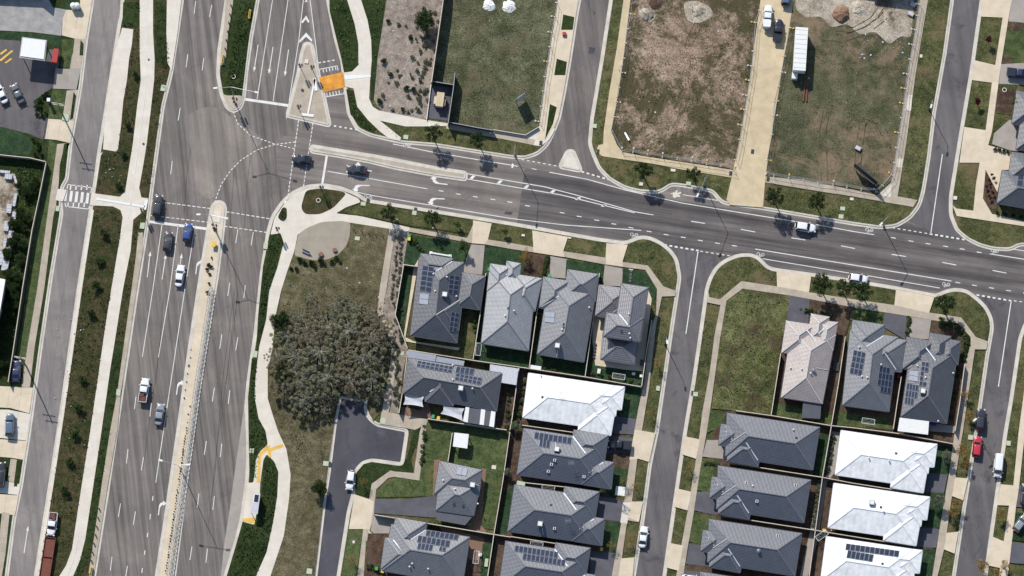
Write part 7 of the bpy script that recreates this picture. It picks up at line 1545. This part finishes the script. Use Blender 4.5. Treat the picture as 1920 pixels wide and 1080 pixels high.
# garden odds and ends
for x, y, sx, sy, h, mt, nm, cat, lb in [(1123, 696, 6, 9, .5, 'white', 'garden_bench', 'bench', 'white slatted garden bench on the lawn of the two-storey house'), (1188, 701, 6, 5, .7, 'white', 'garden_table', 'table', 'white garden table near the corner of the two-storey house'), (1202, 705, 5, 5, .5, 'white', 'planter', 'planter', 'pale planter in the lawn corner of the two-storey house'),
    (1203, 680, 6, 12, 1.1, 'darksteel', 'barbecue', 'barbecue', 'dark covered barbecue on the paving of the two-storey house'), (912, 1055, 6, 15, .5, 'green_pit', 'sandpit', 'box', 'pale green box on the strip behind the large solar house'), (900, 1040, 6, 6, .7, 'white', 'garden_table', 'table', 'white garden table on the brown paving'),
    (1163, 921, 18, 17, .35, 'white', 'raised_bed', 'planter', 'square pale edged garden bed beside the footpath'), (1562, 993, 8, 6, .6, 'yellow', 'toy_box', 'box', 'yellow box beside the middle white house'), (880, 983, 7, 5, .6, 'green', 'garden_box', 'box', 'dark green box behind the small hip roofed house'), (1568, 687, 11, 17, .5, 'darksteel', 'trampoline', 'frame', 'dark frame on the ground beside the taupe house'), (1749, 794, 13, 8, .9, 'steelb', 'cover', 'cover', 'blue cover beside the white patio roof')]:
    p = P(x, y, h); r_ = tag(empty(nm, (p.x, p.y, G), NS), lb, cat); mt_ = PAINT['blue'] if mt == 'steelb' else M[mt]
    m_ = MB(); m_.box((0, 0, h - .04), (sx / 9, sy / 9, .07)); m_.build('top', mt_, r_, world=False)
    for a in (-1, 1):
        for b in (-1, 1): m_ = MB(); m_.beam((a * sx / 9 * .45, b * sy / 9 * .45, 0), (a * sx / 9 * .45, b * sy / 9 * .45, h - .05), .06, .06, up=Vector((1, 0, 0))); m_.build('leg', mt_, r_, world=False)
for i in range(5): p = P(1116.5 - i * .7, 646 + i * 6, .3); m_ = MB(); m_.tube((p.x, p.y, G), (p.x, p.y, G + .4), .22, .28, 10); tag(m_.build('plant_pot', M['darksteel']), 'small dark pot in the row on the paving of the two-storey house', 'pot', 'row of dark pots')
for i in range(4): p = P(1183 - i * .6, 509 + i * 6, G); m_ = MB(); m_.box((p.x, p.y, G + .17), (.5, .5, .04), NS); tag(m_.build('paver', M['drive_dark']), 'dark square paver in the pale front path of the two-storey house', 'paver', 'dark pavers in the front path')
m_ = MB(); m_.sheet([(v.x, v.y, G + .128) for v in PP([(1179, 504), (1187, 505), (1183, 532), (1176, 531)], G)]); tag(m_.build('front_path', M['path_white']), kind='structure')
for lb, pts in [('dark slot drain across the driveway beside the red sign', [(101, 128), (104, 128.5), (99, 166), (96, 165.5)]), ('dark slot drain across the beige driveway below the round bed', [(87, 221), (90, 221.5), (84, 259), (81, 258.5)])]:
    w_ = [(q.x, q.y) for q in PP(pts, G)]; m_ = MB(); m_.prism(w_, G, G + .12); tag(m_.build('slot_drain', M['darksteel']), lb, 'drain')

# first plants of a kind that found no place
for key, pr in PROTO.items():
    for o in pr[:3]:
        if o.name not in used:
            for c in list(o.children): bpy.data.objects.remove(c)
            bpy.data.objects.remove(o)

def clothesline(label, px, py, a, w=2.6, d=1.1):
    p = P(px, py, 1.7); r_ = tag(empty('clothesline', (p.x, p.y, G), a), label, 'clothesline')
    for x in (-w / 2, w / 2): m_ = MB(); m_.beam((x, -d / 2, 1.7), (x, d / 2, 1.7), .07, .07); m_.build('end_bar', M['white'], r_, world=False)
    for y in (-d / 2, d / 2): m_ = MB(); m_.beam((-w / 2, y, 1.7), (w / 2, y, 1.7), .07, .07); m_.build('rail', M['white'], r_, world=False)
    for k in (-.3, 0, .3): m_ = MB(); m_.beam((-w / 2, k, 1.7), (w / 2, k, 1.7), .02, .02); m_.build('line', M['white'], r_, world=False)
    for x in (-w / 2.4, w / 2.4): m_ = MB(); m_.beam((x, -d / 2, 0), (x, -d / 2, 1.7), .07, .07, up=Vector((1, 0, 0))); m_.build('post', M['white'], r_, world=False)
for lb, x, y, a in [('pale folding clothesline between the first and second slate houses', 1028, 915, -.15), ('pale folding clothesline between the second and third slate houses', 1006, 1021, -.15), ('folding clothesline at the lower left corner of the light grey house', 897, 655, 1.45), ('folding clothesline behind the large solar house', 893, 1045, 1.45),
    ('folding clothesline in the yard of the bottom white roofed house', 1541, 1004, .6), ('folding clothesline behind the house with two solar arrays', 1628, 790, -.15), ('folding clothesline on the lawn behind the two-storey house', 1160, 706, -.15)]: clothesline(lb, x, y, a)
p = P(1058, 64, .3); m_ = MB(); m_.box((p.x, p.y, G + .35), (.75, .75, .5)); m_.box((p.x, p.y, G + .62), (.6, .6, .04)); tag(m_.build('crate', M['red']), 'small red crate on the footpath beside the upper side street', 'crate')
